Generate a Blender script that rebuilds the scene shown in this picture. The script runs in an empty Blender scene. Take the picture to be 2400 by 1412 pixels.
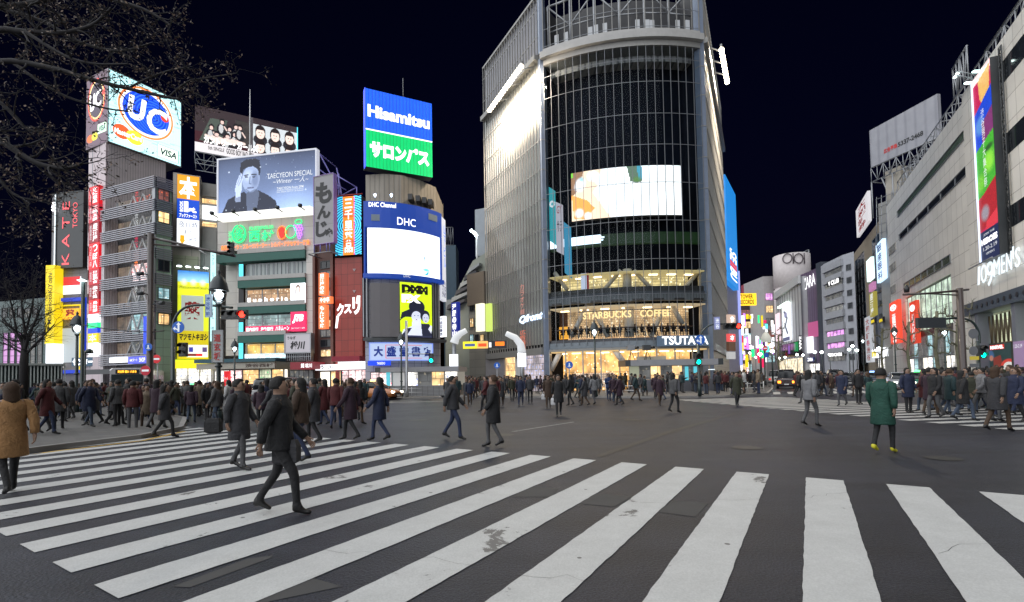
import bpy, math, random
import numpy as np
from mathutils import Vector, Matrix
random.seed(7)
R = math.radians
SC = bpy.context.scene
COL = SC.collection

# ---------------------------------------------------------------- camera
FP, PITCH, ROLL, CY, H = 1150.0, R(2.0), R(1.0), 843.8, 1.65
fw = np.array([0, math.cos(PITCH), math.sin(PITCH)])
_r0 = np.array([1.0, 0, 0]); _u0 = np.cross(_r0, fw)
RI = _r0 * math.cos(ROLL) - _u0 * math.sin(ROLL)
UP = _r0 * math.sin(ROLL) + _u0 * math.cos(ROLL)
cam_d = bpy.data.cameras.new('camera')
cam = bpy.data.objects.new('camera', cam_d); COL.objects.link(cam)
cam_d.sensor_width = 36; cam_d.lens = FP / 2400 * 36
cam_d.shift_y = (CY - 706) / 2400
cam_d.clip_start = 0.1; cam_d.clip_end = 2000
cam.matrix_world = Matrix(((RI[0], UP[0], -fw[0], 0), (RI[1], UP[1], -fw[1], 0), (RI[2], UP[2], -fw[2], H), (0, 0, 0, 1)))
SC.camera = cam

# ---------------------------------------------------------------- night sky, sun lamp standing for the glow, exposure
W = bpy.data.worlds.new('World'); SC.world = W; W.use_nodes = True
nt = W.node_tree
bg = nt.nodes['Background']
sky = nt.nodes.new('ShaderNodeTexSky'); sky.sky_type = 'NISHITA'; sky.sun_disc = False
sky.sun_elevation = R(-2.0); sky.sun_rotation = R(188); sky.air_density = 0.6; sky.ozone_density = 6; sky.dust_density = 0.0
nt.links.new(sky.outputs[0], bg.inputs[0]); bg.inputs[1].default_value = 0.038
sd = bpy.data.lights.new('sun', 'SUN'); sd.energy = 4.9; sd.angle = R(130); sd.color = (0.94, 0.97, 1.0)
so = bpy.data.objects.new('sun', sd); COL.objects.link(so); so.rotation_euler = (R(57), R(0), R(-56))
SC.view_settings.view_transform = 'Standard'; SC.view_settings.look = 'None'
SC.view_settings.exposure = 0.0; SC.view_settings.gamma = 1.0
SC.render.engine = 'CYCLES'
cy = SC.cycles
cy.use_denoising = True; cy.max_bounces = 6; cy.diffuse_bounces = 2; cy.glossy_bounces = 3
cy.transparent_max_bounces = 12; cy.transmission_bounces = 3; cy.sample_clamp_indirect = 4.0
cy.use_light_tree = True; cy.caustics_reflective = False; cy.caustics_refractive = False

# ---------------------------------------------------------------- photograph geometry
def ray(px, py):
    return RI * (px - 1200) / FP + UP * (CY - py) / FP + fw
def at(px, py, Y):
    d = ray(px, py); t = Y / d[1]; return Vector((d[0] * t, Y, H + d[2] * t))
def gnd(px, py, z=0.0):
    d = ray(px, py); t = (z - H) / d[2]; return Vector((d[0] * t, d[1] * t, z))
def same_z(px1, py1, Y1, px2, py2):
    z = at(px1, py1, Y1).z; d = ray(px2, py2); t = (z - H) / d[2]; return Vector((d[0] * t, d[1] * t, z))

# ---------------------------------------------------------------- materials
MATS = {}
def nmat(name):
    m = bpy.data.materials.new(name); m.use_nodes = True
    MATS[name] = m; return m, m.node_tree, m.node_tree.nodes['Principled BSDF']
def N(t, kind, **kw):
    n = t.nodes.new(kind)
    for k, v in kw.items():
        if k.startswith('i_'): n.inputs[k[2:].replace('_', ' ')].default_value = v
        else: setattr(n, k, v)
    return n
def L(t, a, b): t.links.new(a, b)
def paint(name, col, rough=0.6, metal=0.0, var=0.12, scale=1.2, coat=0.0):
    """plain surface with slight grime variation and micro bump"""
    if name in MATS: return MATS[name]
    m, t, b = nmat(name)
    tc = N(t, 'ShaderNodeTexCoord'); no = N(t, 'ShaderNodeTexNoise', i_Scale=scale, i_Detail=6.0, i_Roughness=0.65)
    L(t, tc.outputs['Object'], no.inputs['Vector'])
    mx = N(t, 'ShaderNodeMix', data_type='RGBA')
    L(t, no.outputs[0], mx.inputs[0])
    c = np.array(col)
    mx.inputs[6].default_value = (*np.clip(c * (1 - 2 * var), 0, 1), 1); mx.inputs[7].default_value = (*np.clip(c * (1 + 1.4 * var), 0, 1), 1)
    L(t, mx.outputs[2], b.inputs['Base Color'])
    b.inputs['Roughness'].default_value = rough; b.inputs['Metallic'].default_value = metal
    b.inputs['Coat Weight'].default_value = coat
    return m
def tiles(name, col, mortar, w, h, gap=0.02, rough=0.5, off=0.0, var=0.06, metal=0.0, big=0.1):
    """wall cladding in metres of the facade"""
    if name in MATS: return MATS[name]
    m, t, b = nmat(name)
    uv = N(t, 'ShaderNodeUVMap'); br = N(t, 'ShaderNodeTexBrick', offset=off, squash=1.0)
    L(t, uv.outputs[0], br.inputs['Vector'])
    c = np.array(col)
    for k, v in (('Color1', (*(c * (1 - var)), 1)), ('Color2', (*np.clip(c * (1 + var), 0, 1), 1)), ('Mortar', (*mortar, 1)), ('Scale', 1.0), ('Mortar Size', gap), ('Mortar Smooth', 0.1), ('Brick Width', w), ('Row Height', h)):
        br.inputs[k].default_value = v
    no = N(t, 'ShaderNodeTexNoise', i_Scale=0.35, i_Detail=5.0); L(t, uv.outputs[0], no.inputs['Vector'])
    mr = N(t, 'ShaderNodeMapRange'); mr.inputs[3].default_value = 1 - big * 2; mr.inputs[4].default_value = 1 + big
    L(t, no.outputs[0], mr.inputs[0])
    vm = N(t, 'ShaderNodeVectorMath', operation='SCALE'); L(t, br.outputs[0], vm.inputs[0]); L(t, mr.outputs[0], vm.inputs['Scale'])
    L(t, vm.outputs[0], b.inputs['Base Color'])
    b.inputs['Roughness'].default_value = rough; b.inputs['Metallic'].default_value = metal
    bp = N(t, 'ShaderNodeBump', i_Strength=0.5, i_Distance=0.01); bp.invert = True
    L(t, br.outputs['Fac'], bp.inputs['Height']); L(t, bp.outputs[0], b.inputs['Normal'])
    return m
def ribs(name, col, dark, pitch, duty=0.5, rough=0.5, metal=0.0, vert=True, emit=0.0):
    """corrugated sheet: ribs by stripes along the facade"""
    if name in MATS: return MATS[name]
    m, t, b = nmat(name)
    uv = N(t, 'ShaderNodeUVMap'); sp = N(t, 'ShaderNodeSeparateXYZ'); L(t, uv.outputs[0], sp.inputs[0])
    mo = N(t, 'ShaderNodeMath', operation='PINGPONG'); mo.inputs[1].default_value = pitch / 2
    L(t, sp.outputs[0 if vert else 1], mo.inputs[0])
    mr = N(t, 'ShaderNodeMapRange', interpolation_type='SMOOTHSTEP'); mr.inputs[1].default_value = 0; mr.inputs[2].default_value = pitch * duty / 2
    L(t, mo.outputs[0], mr.inputs[0])
    mx = N(t, 'ShaderNodeMix', data_type='RGBA'); L(t, mr.outputs[0], mx.inputs[0])
    mx.inputs[6].default_value = (*dark, 1); mx.inputs[7].default_value = (*col, 1)
    no = N(t, 'ShaderNodeTexNoise', i_Scale=0.6, i_Detail=5.0); L(t, uv.outputs[0], no.inputs['Vector'])
    m2 = N(t, 'ShaderNodeMapRange'); m2.inputs[3].default_value = 0.8; m2.inputs[4].default_value = 1.15; L(t, no.outputs[0], m2.inputs[0])
    vm = N(t, 'ShaderNodeVectorMath', operation='SCALE'); L(t, mx.outputs[2], vm.inputs[0]); L(t, m2.outputs[0], vm.inputs['Scale'])
    L(t, vm.outputs[0], b.inputs['Base Color'])
    if emit: L(t, vm.outputs[0], b.inputs['Emission Color']); b.inputs['Emission Strength'].default_value = emit
    b.inputs['Roughness'].default_value = rough; b.inputs['Metallic'].default_value = metal
    bp = N(t, 'ShaderNodeBump', i_Strength=0.6, i_Distance=0.02); L(t, mr.outputs[0], bp.inputs['Height']); L(t, bp.outputs[0], b.inputs['Normal'])
    return m
def glow(name, col, s=1.0, sample=False):
    """something that gives off light"""
    if name in MATS: return MATS[name]
    m, t, b = nmat(name)
    b.inputs['Base Color'].default_value = (*[min(1, c * .5) for c in col], 1); b.inputs['Emission Color'].default_value = (*col, 1)
    b.inputs['Emission Strength'].default_value = s
    m.cycles.emission_sampling = 'AUTO' if sample else 'NONE'
    return m
def poster(name, s=1.0, lit=True, rough=0.5, sample=False):
    """printed or shown picture: colours live in the mesh, s = emission"""
    if name in MATS: return MATS[name]
    m, t, b = nmat(name)
    a = N(t, 'ShaderNodeVertexColor', layer_name='Col')
    L(t, a.outputs[0], b.inputs['Base Color']); b.inputs['Roughness'].default_value = rough
    if lit:
        L(t, a.outputs[0], b.inputs['Emission Color']); b.inputs['Emission Strength'].default_value = s
        m.cycles.emission_sampling = 'AUTO' if sample else 'NONE'
    return m
def interior(name, c1, c2, c3, s=1.5, w=0.9, h=0.35, sample=False):
    """lit shop seen through its window: shelves, goods, lamps"""
    if name in MATS: return MATS[name]
    m, t, b = nmat(name)
    uv = N(t, 'ShaderNodeUVMap'); br = N(t, 'ShaderNodeTexBrick', offset=0.37, squash=0.8)
    L(t, uv.outputs[0], br.inputs['Vector'])
    for k, v in (('Color1', (*c1, 1)), ('Color2', (*c2, 1)), ('Mortar', (*[x * .35 for x in c1], 1)), ('Scale', 1.0), ('Mortar Size', 0.04), ('Mortar Smooth', 0.6), ('Brick Width', w), ('Row Height', h)):
        br.inputs[k].default_value = v
    vo = N(t, 'ShaderNodeTexVoronoi', i_Scale=2.6); L(t, uv.outputs[0], vo.inputs['Vector'])
    lt = N(t, 'ShaderNodeMath', operation='LESS_THAN'); lt.inputs[1].default_value = 0.23; L(t, vo.outputs['Distance'], lt.inputs[0])
    mx = N(t, 'ShaderNodeMix', data_type='RGBA'); L(t, lt.outputs[0], mx.inputs[0]); L(t, br.outputs[0], mx.inputs[6]); mx.inputs[7].default_value = (*c3, 1)
    no = N(t, 'ShaderNodeTexNoise', i_Scale=0.8, i_Detail=4.0); L(t, uv.outputs[0], no.inputs['Vector'])
    mr = N(t, 'ShaderNodeMapRange'); mr.inputs[1].default_value = 0.3; mr.inputs[2].default_value = 0.7; mr.inputs[3].default_value = 0.35; mr.inputs[4].default_value = 1.5
    L(t, no.outputs[0], mr.inputs[0])
    vm = N(t, 'ShaderNodeVectorMath', operation='SCALE'); L(t, mx.outputs[2], vm.inputs[0]); L(t, mr.outputs[0], vm.inputs['Scale'])
    b.inputs['Base Color'].default_value = (0.1, 0.1, 0.1, 1)
    L(t, vm.outputs[0], b.inputs['Emission Color']); b.inputs['Emission Strength'].default_value = s
    m.cycles.emission_sampling = 'AUTO' if sample else 'NONE'
    return m
def glass(name, tint=(0.8, 0.85, 0.9), refl=0.12, rough=0.02, ior=1.45):
    if name in MATS: return MATS[name]
    m, t, b = nmat(name)
    t.nodes.remove(b); out = t.nodes['Material Output']
    tr = N(t, 'ShaderNodeBsdfTransparent'); tr.inputs[0].default_value = (*tint, 1)
    gl = N(t, 'ShaderNodeBsdfGlossy'); gl.inputs['Roughness'].default_value = rough
    fr = N(t, 'ShaderNodeFresnel', i_IOR=ior); ad = N(t, 'ShaderNodeMath', operation='ADD', use_clamp=True); ad.inputs[1].default_value = max(0, refl - 0.04)
    L(t, fr.outputs[0], ad.inputs[0])
    mx = N(t, 'ShaderNodeMixShader'); L(t, ad.outputs[0], mx.inputs[0]); L(t, tr.outputs[0], mx.inputs[1]); L(t, gl.outputs[0], mx.inputs[2])
    L(t, mx.outputs[0], out.inputs[0])
    return m
steel = paint('galvanised_steel', (0.32, 0.33, 0.35), 0.45, 0.6)
dsteel = paint('dark_steel', (0.06, 0.065, 0.07), 0.45, 0.3)
brown = paint('brown_pole_paint', (0.045, 0.03, 0.027), 0.45, 0.0, coat=0.3)
conc = paint('concrete', (0.36, 0.35, 0.33), 0.85, var=0.18, scale=0.5)
dconc = paint('dark_roofing', (0.10, 0.10, 0.11), 0.9, var=0.2)
white = paint('white_paint', (0.7, 0.7, 0.7), 0.5)
black = paint('black_plastic', (0.015, 0.015, 0.017), 0.4)
dglass = paint('dark_window_glass', (0.02, 0.024, 0.03), 0.08, 0.0, var=0.3)
blueglass = glass('curtain_glass', (0.78, 0.84, 0.88), 0.07)

# ---------------------------------------------------------------- mesh builder
class MB:
    def __init__(s): s.v = []; s.f = []; s.m = []; s.uv = []; s.mats = []; s.sm = []
    def mi(s, m):
        if m not in s.mats: s.mats.append(m)
        return s.mats.index(m)
    def face(s, pts, m, uv=None, smooth=False):
        b = len(s.v); s.v += [tuple(p) for p in pts]; s.f.append(tuple(range(b, b + len(pts))))
        s.m.append(s.mi(m)); s.uv.append(uv or [(p[0], p[2]) for p in pts]); s.sm.append(smooth)
    def boxc(s, c, m, uvs=None, bot=True):
        """c: 8 corners, bottom 4 ccw then top 4"""
        for idx in ((0, 1, 5, 4), (1, 2, 6, 5), (2, 3, 7, 6), (3, 0, 4, 7), (4, 5, 6, 7), (3, 2, 1, 0)):
            p = [Vector(c[i]) for i in idx]
            if idx in ((4, 5, 6, 7), (3, 2, 1, 0)): uv = [(q.x, q.y) for q in p]
            else:
                e = (p[1] - p[0]); l = math.hypot(e.x, e.y)
                if uvs and idx in ((0, 1, 5, 4), (2, 3, 7, 6)):
                    uv = [(uvs[0], p[0].z), (uvs[1], p[1].z), (uvs[1], p[2].z), (uvs[0], p[3].z)]
                    if idx[0] == 2: uv = [(uvs[1], p[0].z), (uvs[0], p[1].z), (uvs[0], p[2].z), (uvs[1], p[3].z)]
                else: uv = [(0, p[0].z), (l, p[1].z), (l, p[2].z), (0, p[3].z)]
            s.face(p, m, uv)
    def box(s, x0, x1, y0, y1, z0, z1, m):
        s.boxc([(x0, y0, z0), (x1, y0, z0), (x1, y1, z0), (x0, y1, z0), (x0, y0, z1), (x1, y0, z1), (x1, y1, z1), (x0, y1, z1)], m)
    def prism(s, poly, z0, z1, m, mtop=None):
        """poly ccw (x, y)"""
        a = 0; n = len(poly)
        for i in range(n):
            p, q = poly[i], poly[(i + 1) % n]; l = math.hypot(q[0] - p[0], q[1] - p[1])
            s.face([(p[0], p[1], z0), (q[0], q[1], z0), (q[0], q[1], z1), (p[0], p[1], z1)], m, [(a, z0), (a + l, z0), (a + l, z1), (a, z1)]); a += l
        s.face([(p[0], p[1], z1) for p in poly], mtop or m); s.face([(p[0], p[1], z0) for p in reversed(poly)], mtop or m)
    def tube(s, pts, rad, m, n=10, cap=True, smooth=True):
        pts = [Vector(p) for p in pts]; rad = rad if hasattr(rad, '__len__') else [rad] * len(pts)
        rings = []; ref = None
        for i, p in enumerate(pts):
            d = (pts[min(i + 1, len(pts) - 1)] - pts[max(i - 1, 0)]).normalized()
            if ref is None: ref = Vector((0, 0, 1)) if abs(d.z) < 0.9 else Vector((1, 0, 0))
            a = d.cross(ref).normalized(); b = a.cross(d).normalized(); ref = b
            rings.append([p + (a * math.cos(2 * math.pi * k / n) + b * math.sin(2 * math.pi * k / n)) * rad[i] for k in range(n)])
        base = len(s.v)
        for r in rings: s.v += [tuple(q) for q in r]
        for i in range(len(rings) - 1):
            for k in range(n):
                s.f.append((base + i * n + k, base + i * n + (k + 1) % n, base + (i + 1) * n + (k + 1) % n, base + (i + 1) * n + k))
                s.m.append(s.mi(m)); s.uv.append([(0, 0)] * 4); s.sm.append(smooth)
        if cap:
            s.f.append(tuple(base + k for k in reversed(range(n)))); s.m.append(s.mi(m)); s.uv.append([(0, 0)] * n); s.sm.append(False)
            q = base + (len(rings) - 1) * n
            s.f.append(tuple(q + k for k in range(n))); s.m.append(s.mi(m)); s.uv.append([(0, 0)] * n); s.sm.append(False)
    def lathe(s, c, prof, m, n=16, sx=1.0, sy=1.0, rot=0.0, smooth=True):
        """prof: list of (radius, z)"""
        c = Vector(c); base = len(s.v)
        for r, z in prof:
            for k in range(n):
                a = 2 * math.pi * k / n; x = r * sx * math.cos(a); y = r * sy * math.sin(a)
                s.v.append((c.x + x * math.cos(rot) - y * math.sin(rot), c.y + x * math.sin(rot) + y * math.cos(rot), c.z + z))
        for i in range(len(prof) - 1):
            for k in range(n):
                s.f.append((base + i * n + k, base + i * n + (k + 1) % n, base + (i + 1) * n + (k + 1) % n, base + (i + 1) * n + k))
                s.m.append(s.mi(m)); s.uv.append([(0, 0)] * 4); s.sm.append(smooth)
        for q, rv in ((base, True), (base + (len(prof) - 1) * n, False)):
            ids = [q + k for k in range(n)]; s.f.append(tuple(reversed(ids)) if rv else tuple(ids)); s.m.append(s.mi(m)); s.uv.append([(0, 0)] * n); s.sm.append(False)
    def build(s, name, parent=None, label=None, cat=None, group=None, kind=None):
        me = bpy.data.meshes.new(name); me.from_pydata(s.v, [], s.f); me.update()
        for m in s.mats: me.materials.append(m)
        me.polygons.foreach_set('material_index', s.m); me.polygons.foreach_set('use_smooth', s.sm)
        l = me.uv_layers.new(name='UVMap')
        l.data.foreach_set('uv', [c for f in s.uv for p in f for c in p])
        o = bpy.data.objects.new(name, me); COL.objects.link(o)
        if parent: o.parent = parent; o.matrix_parent_inverse = Matrix.Translation(-parent.location) if not parent.parent and parent.type == 'EMPTY' and parent.rotation_euler.z == 0 else Matrix.Identity(4)
        return tag(o, label, cat, group, kind)
def tag(o, label=None, cat=None, group=None, kind=None):
    if label: o['label'] = label
    if cat: o['category'] = cat
    if group: o['group'] = group
    if kind: o['kind'] = kind
    return o
def thing(name, label, cat, loc=(0, 0, 0), rz=0.0, group=None):
    o = bpy.data.objects.new(name, None); COL.objects.link(o); o.location = loc; o.rotation_euler.z = rz
    o.empty_display_size = 0.3
    return tag(o, label, cat, group)
def dup(o, loc, rz=None, label=None, group=None):
    def cp(x, par):
        c = x.copy(); COL.objects.link(c)
        if par: c.parent = par
        for ch in x.children: cp(ch, c)
        return c
    r = cp(o, None); r.location = loc
    if rz is not None: r.rotation_euler.z = rz
    if label: r['label'] = label
    if group: r['group'] = group
    return r

# ---------------------------------------------------------------- facade frame: u metres along, z up, o metres out towards the viewer
class Fac:
    def __init__(s, a, b):
        a = Vector((a[0], a[1])); b = Vector((b[0], b[1])); s.a = a; s.d = (b - a).normalized(); s.w = (b - a).length
        s.n = Vector((s.d.y, -s.d.x))
        if s.n.dot(-a) < 0: s.n = -s.n
    def pt(s, u, z, o=0.0):
        q = s.a + s.d * u + s.n * o; return Vector((q.x, q.y, z))
    def uz(s, px, py, o=0.0):
        d = ray(px, py); n = s.n; a = s.a + s.n * o
        t = (a.x * n.x + a.y * n.y) / (d[0] * n.x + d[1] * n.y)
        p = Vector((d[0] * t, d[1] * t)); return (p - a).dot(s.d), H + d[2] * t
    def rect(s, x0, y0, x1, y1, o=0.0):
        u0, z0 = s.uz(x0, (y0 + y1) / 2, o); u1, z1 = s.uz(x1, (y0 + y1) / 2, o)
        zt = s.uz((x0 + x1) / 2, y0, o)[1]; zb = s.uz((x0 + x1) / 2, y1, o)[1]
        return u0, u1, zb, zt
    def box(s, mb, u0, u1, z0, z1, o0, o1, m):
        """o0 back, o1 front"""
        if u0 > u1: u0, u1 = u1, u0
        c = [s.pt(u0, z0, o1), s.pt(u1, z0, o1), s.pt(u1, z0, o0), s.pt(u0, z0, o0), s.pt(u0, z1, o1), s.pt(u1, z1, o1), s.pt(u1, z1, o0), s.pt(u0, z1, o0)]
        mb.boxc(c, m, (u0, u1))
    def part(s, name, u0, u1, z0, z1, o0, o1, m, parent, label=None):
        mb = MB(); s.box(mb, u0, u1, z0, z1, o0, o1, m); return mb.build(name, parent, label)
    def frame(s, name, u0, u1, z0, z1, o0, o1, t, m, parent):
        mb = MB(); s.box(mb, u0 - t, u0, z0 - t, z1 + t, o0, o1, m); s.box(mb, u1, u1 + t, z0 - t, z1 + t, o0, o1, m)
        s.box(mb, u0, u1, z1, z1 + t, o0, o1, m); s.box(mb, u0, u1, z0 - t, z0, o0, o1, m); return mb.build(name, parent)

class Arc(Fac):
    """facade bent round a circle arc through three plan points; u runs along it"""
    def __init__(s, a, m, b):
        ax, ay, bx, by, cx_, cy_ = *a[:2], *m[:2], *b[:2]
        D = 2 * (ax * (by - cy_) + bx * (cy_ - ay) + cx_ * (ay - by))
        ux = ((ax * ax + ay * ay) * (by - cy_) + (bx * bx + by * by) * (cy_ - ay) + (cx_ * cx_ + cy_ * cy_) * (ay - by)) / D
        uy = ((ax * ax + ay * ay) * (cx_ - bx) + (bx * bx + by * by) * (ax - cx_) + (cx_ * cx_ + cy_ * cy_) * (bx - ax)) / D
        s.c = Vector((ux, uy)); s.r = (Vector((ax, ay)) - s.c).length
        s.t0 = math.atan2(ay - uy, ax - ux); t1 = math.atan2(cy_ - uy, cx_ - ux)
        s.dt = t1 - s.t0
        if s.dt > math.pi: s.dt -= 2 * math.pi
        if s.dt < -math.pi: s.dt += 2 * math.pi
        s.w = abs(s.dt) * s.r; s.sg = 1 if s.dt > 0 else -1
    def pt(s, u, z, o=0.0):
        t = s.t0 + s.sg * u / s.r; r = s.r + o
        return Vector((s.c.x + r * math.cos(t), s.c.y + r * math.sin(t), z))
    def uz(s, px, py, o=0.0):
        d = ray(px, py); r = s.r + o
        A = d[0] ** 2 + d[1] ** 2; B = -2 * (d[0] * s.c.x + d[1] * s.c.y); C = s.c.x ** 2 + s.c.y ** 2 - r * r
        q = B * B - 4 * A * C; t = (-B - math.sqrt(max(q, 0))) / (2 * A)
        x, y = d[0] * t - s.c.x, d[1] * t - s.c.y; th = math.atan2(y, x) - s.t0
        while th > math.pi: th -= 2 * math.pi
        while th < -math.pi: th += 2 * math.pi
        return th * s.sg * s.r, H + d[2] * t
    def box(s, mb, u0, u1, z0, z1, o0, o1, m):
        if u0 > u1: u0, u1 = u1, u0
        k = max(1, int((u1 - u0) / 0.8)); us = [u0 + (u1 - u0) * i / k for i in range(k + 1)]
        for i in range(k):
            a, b = us[i], us[i + 1]; P = s.pt
            mb.face([P(a, z0, o1), P(b, z0, o1), P(b, z1, o1), P(a, z1, o1)], m, [(a, z0), (b, z0), (b, z1), (a, z1)], k > 1)
            mb.face([P(b, z0, o0), P(a, z0, o0), P(a, z1, o0), P(b, z1, o0)], m, [(b, z0), (a, z0), (a, z1), (b, z1)], k > 1)
            mb.face([P(a, z1, o1), P(b, z1, o1), P(b, z1, o0), P(a, z1, o0)], m)
            mb.face([P(a, z0, o0), P(b, z0, o0), P(b, z0, o1), P(a, z0, o1)], m)
        mb.face([s.pt(u0, z0, o0), s.pt(u0, z0, o1), s.pt(u0, z1, o1), s.pt(u0, z1, o0)], m)
        mb.face([s.pt(u1, z0, o1), s.pt(u1, z0, o0), s.pt(u1, z1, o0), s.pt(u1, z1, o1)], m)

# ---------------------------------------------------------------- lettering
_TX = {}
def glyphs(txt, weight=0.0, shear=0.0):
    """flat outline of a text, scaled to its own unit box: verts (x,y) in 0..1, faces, aspect"""
    k = (txt, weight, shear)
    if k not in _TX:
        cu = bpy.data.curves.new('t', 'FONT'); cu.body = txt; cu.offset = weight; cu.shear = shear; cu.resolution_u = 3; cu.fill_mode = 'BOTH'
        o = bpy.data.objects.new('t', cu); COL.objects.link(o)
        dg = bpy.context.evaluated_depsgraph_get(); me = bpy.data.meshes.new_from_object(o.evaluated_get(dg))
        v = np.array([x.co[:2] for x in me.vertices]) if len(me.vertices) else np.zeros((1, 2)); f = [tuple(p.vertices) for p in me.polygons]
        bpy.data.objects.remove(o); bpy.data.curves.remove(cu); bpy.data.meshes.remove(me)
        lo, hi = v.min(0), v.max(0); sz = np.maximum(hi - lo, 1e-6)
        _TX[k] = ((v - lo) / sz, f, sz[0] / sz[1])
    return _TX[k]
def text_on(mb, fr, txt, u0, u1, z0, z1, o, m, weight=0.0, shear=0.0, thick=0.0, vertical=False, slant=0.0):
    """set lettering flat on a facade frame, filling the box"""
    if vertical:
        n = len(txt); h = (z1 - z0) / n
        for i, ch in enumerate(txt):
            if ch == ' ': continue
            a, b = z1 - (i + 1) * h + h * .06, z1 - i * h - h * .06
            if ch in 'ー・': text_on(mb, fr, '|' if ch == 'ー' else ch, (u0 + u1) / 2 - h * .06, (u0 + u1) / 2 + h * .06, a, b, o, m, weight, 0, thick)
            else: text_on(mb, fr, ch, u0, u1, a, b, o, m, weight, 0, thick)
        return
    v, f, _ = glyphs(txt, weight, shear)
    P = [fr.pt(u0 + (u1 - u0) * x, z0 + (z1 - z0) * y + slant * x, o + thick) for x, y in v]
    k = mb.mi(m); b = len(mb.v); mb.v += [tuple(p) for p in P]
    for q in f:
        mb.f.append(tuple(b + i for i in q)); mb.m.append(k); mb.uv.append([(0, 0)] * len(q)); mb.sm.append(False)
    if thick:
        ed = {}
        for q in f:
            for i in range(len(q)):
                e = (q[i], q[(i + 1) % len(q)]); ed[e] = ed.get(e, 0) + 1
        B = [fr.pt(u0 + (u1 - u0) * x, z0 + (z1 - z0) * y + slant * x, o) for x, y in v]; c = len(mb.v); mb.v += [tuple(p) for p in B]
        for (i, j) in ed:
            if (j, i) not in ed:
                mb.f.append((b + j, b + i, c + i, c + j)); mb.m.append(k); mb.uv.append([(0, 0)] * 4); mb.sm.append(False)
def lettering(fr, txt, u0, u1, z0, z1, o, m, parent, **kw):
    mb = MB(); text_on(mb, fr, txt, u0, u1, z0, z1, o, m, **kw); return mb.build(kw.get('nm', 'lettering'), parent)

# ---------------------------------------------------------------- painted pictures (posters, screens) held as colours of a fine mesh
def lin(c): return tuple((x / 255 / 12.92) if x / 255 <= .04045 else ((x / 255 + .055) / 1.055) ** 2.4 for x in c)
class Pic:
    def __init__(s, w, h, bg=(0, 0, 0)):
        s.w, s.h = w, h; s.a = np.zeros((h, w, 3)); s.a[:] = lin(bg)
        yy, xx = np.mgrid[0:h, 0:w]; s.x = (xx + .5) / w; s.y = (yy + .5) / h   # y from top
    def put(s, mask, col, al=1.0):
        m = np.clip(mask, 0, 1)[..., None] * al; s.a = s.a * (1 - m) + np.array(lin(col)) * m
    def grad(s, c0, c1, ax='y'):
        t = (s.y if ax == 'y' else s.x)[..., None]; s.a = np.array(lin(c0)) * (1 - t) + np.array(lin(c1)) * t
    def rect(s, x0, y0, x1, y1, col, al=1.0): s.put((s.x >= x0) & (s.x < x1) & (s.y >= y0) & (s.y < y1), col, al)
    def ell(s, cx, cy_, rx, ry, col, al=1.0, soft=0.0, rot=0.0):
        dx, dy = s.x - cx, (s.y - cy_)
        if rot: k = s.w / s.h; dx, dy = dx * math.cos(rot) + dy / k * math.sin(rot), (-dx * k * math.sin(rot) + dy * math.cos(rot))
        d = np.sqrt((dx / rx) ** 2 + (dy / ry) ** 2)
        s.put(np.clip((1 - d) / max(soft, .04) + .5, 0, 1) if soft == 0 else np.clip((1 - d) / soft, 0, 1), col, al)
    def poly(s, pts, col, al=1.0):
        ins = np.zeros(s.x.shape, bool); n = len(pts)
        for i in range(n):
            (x1, y1), (x2, y2) = pts[i], pts[(i + 1) % n]
            if y1 == y2: continue
            c = ((y1 > s.y) != (y2 > s.y)) & (s.x < (x2 - x1) * (s.y - y1) / (y2 - y1) + x1); ins ^= c
        s.put(ins, col, al)
    def line(s, pts, wd, col, al=1.0):
        k = s.w / s.h; d = np.full(s.x.shape, 9.0)
        for (x1, y1), (x2, y2) in zip(pts, pts[1:]):
            ax, ay, bx, by = x1 * k, y1, x2 * k, y2; L2 = (bx - ax) ** 2 + (by - ay) ** 2 + 1e-9
            t = np.clip(((s.x * k - ax) * (bx - ax) + (s.y - ay) * (by - ay)) / L2, 0, 1)
            d = np.minimum(d, np.hypot(s.x * k - ax - t * (bx - ax), s.y - ay - t * (by - ay)))
        s.put(np.clip((wd - d) * s.h + .5, 0, 1), col, al)
    def noise(s, amt, seed=1):
        r = np.random.RandomState(seed); s.a = np.clip(s.a * (1 + amt * (r.rand(s.h, s.w, 1) - .5)), 0, 1)
    def build(s, name, fr, u0, u1, z0, z1, o, m, parent, slant=0.0):
        """a sheet of w x h cells on the frame"""
        w, h = s.w, s.h
        us = np.linspace(u0, u1, w + 1); zs = np.linspace(z1, z0, h + 1)
        v = [tuple(fr.pt(u, z, o)) for z in zs for u in us]
        f = [(j * (w + 1) + i, (j + 1) * (w + 1) + i, (j + 1) * (w + 1) + i + 1, j * (w + 1) + i + 1) for j in range(h) for i in range(w)]
        me = bpy.data.meshes.new(name); me.from_pydata(v, [], f); me.update(); me.materials.append(m)
        ca = me.color_attributes.new('Col', 'FLOAT_COLOR', 'CORNER')
        c = np.ones((h * w, 4, 4), 'f'); c[..., :3] = s.a.reshape(h * w, 1, 3); ca.data.foreach_set('color', c.ravel())
        ob = bpy.data.objects.new(name, me); COL.objects.link(ob)
        if parent: ob.parent = parent; ob.matrix_parent_inverse = Matrix.Translation(-parent.location)
        return ob
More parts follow.
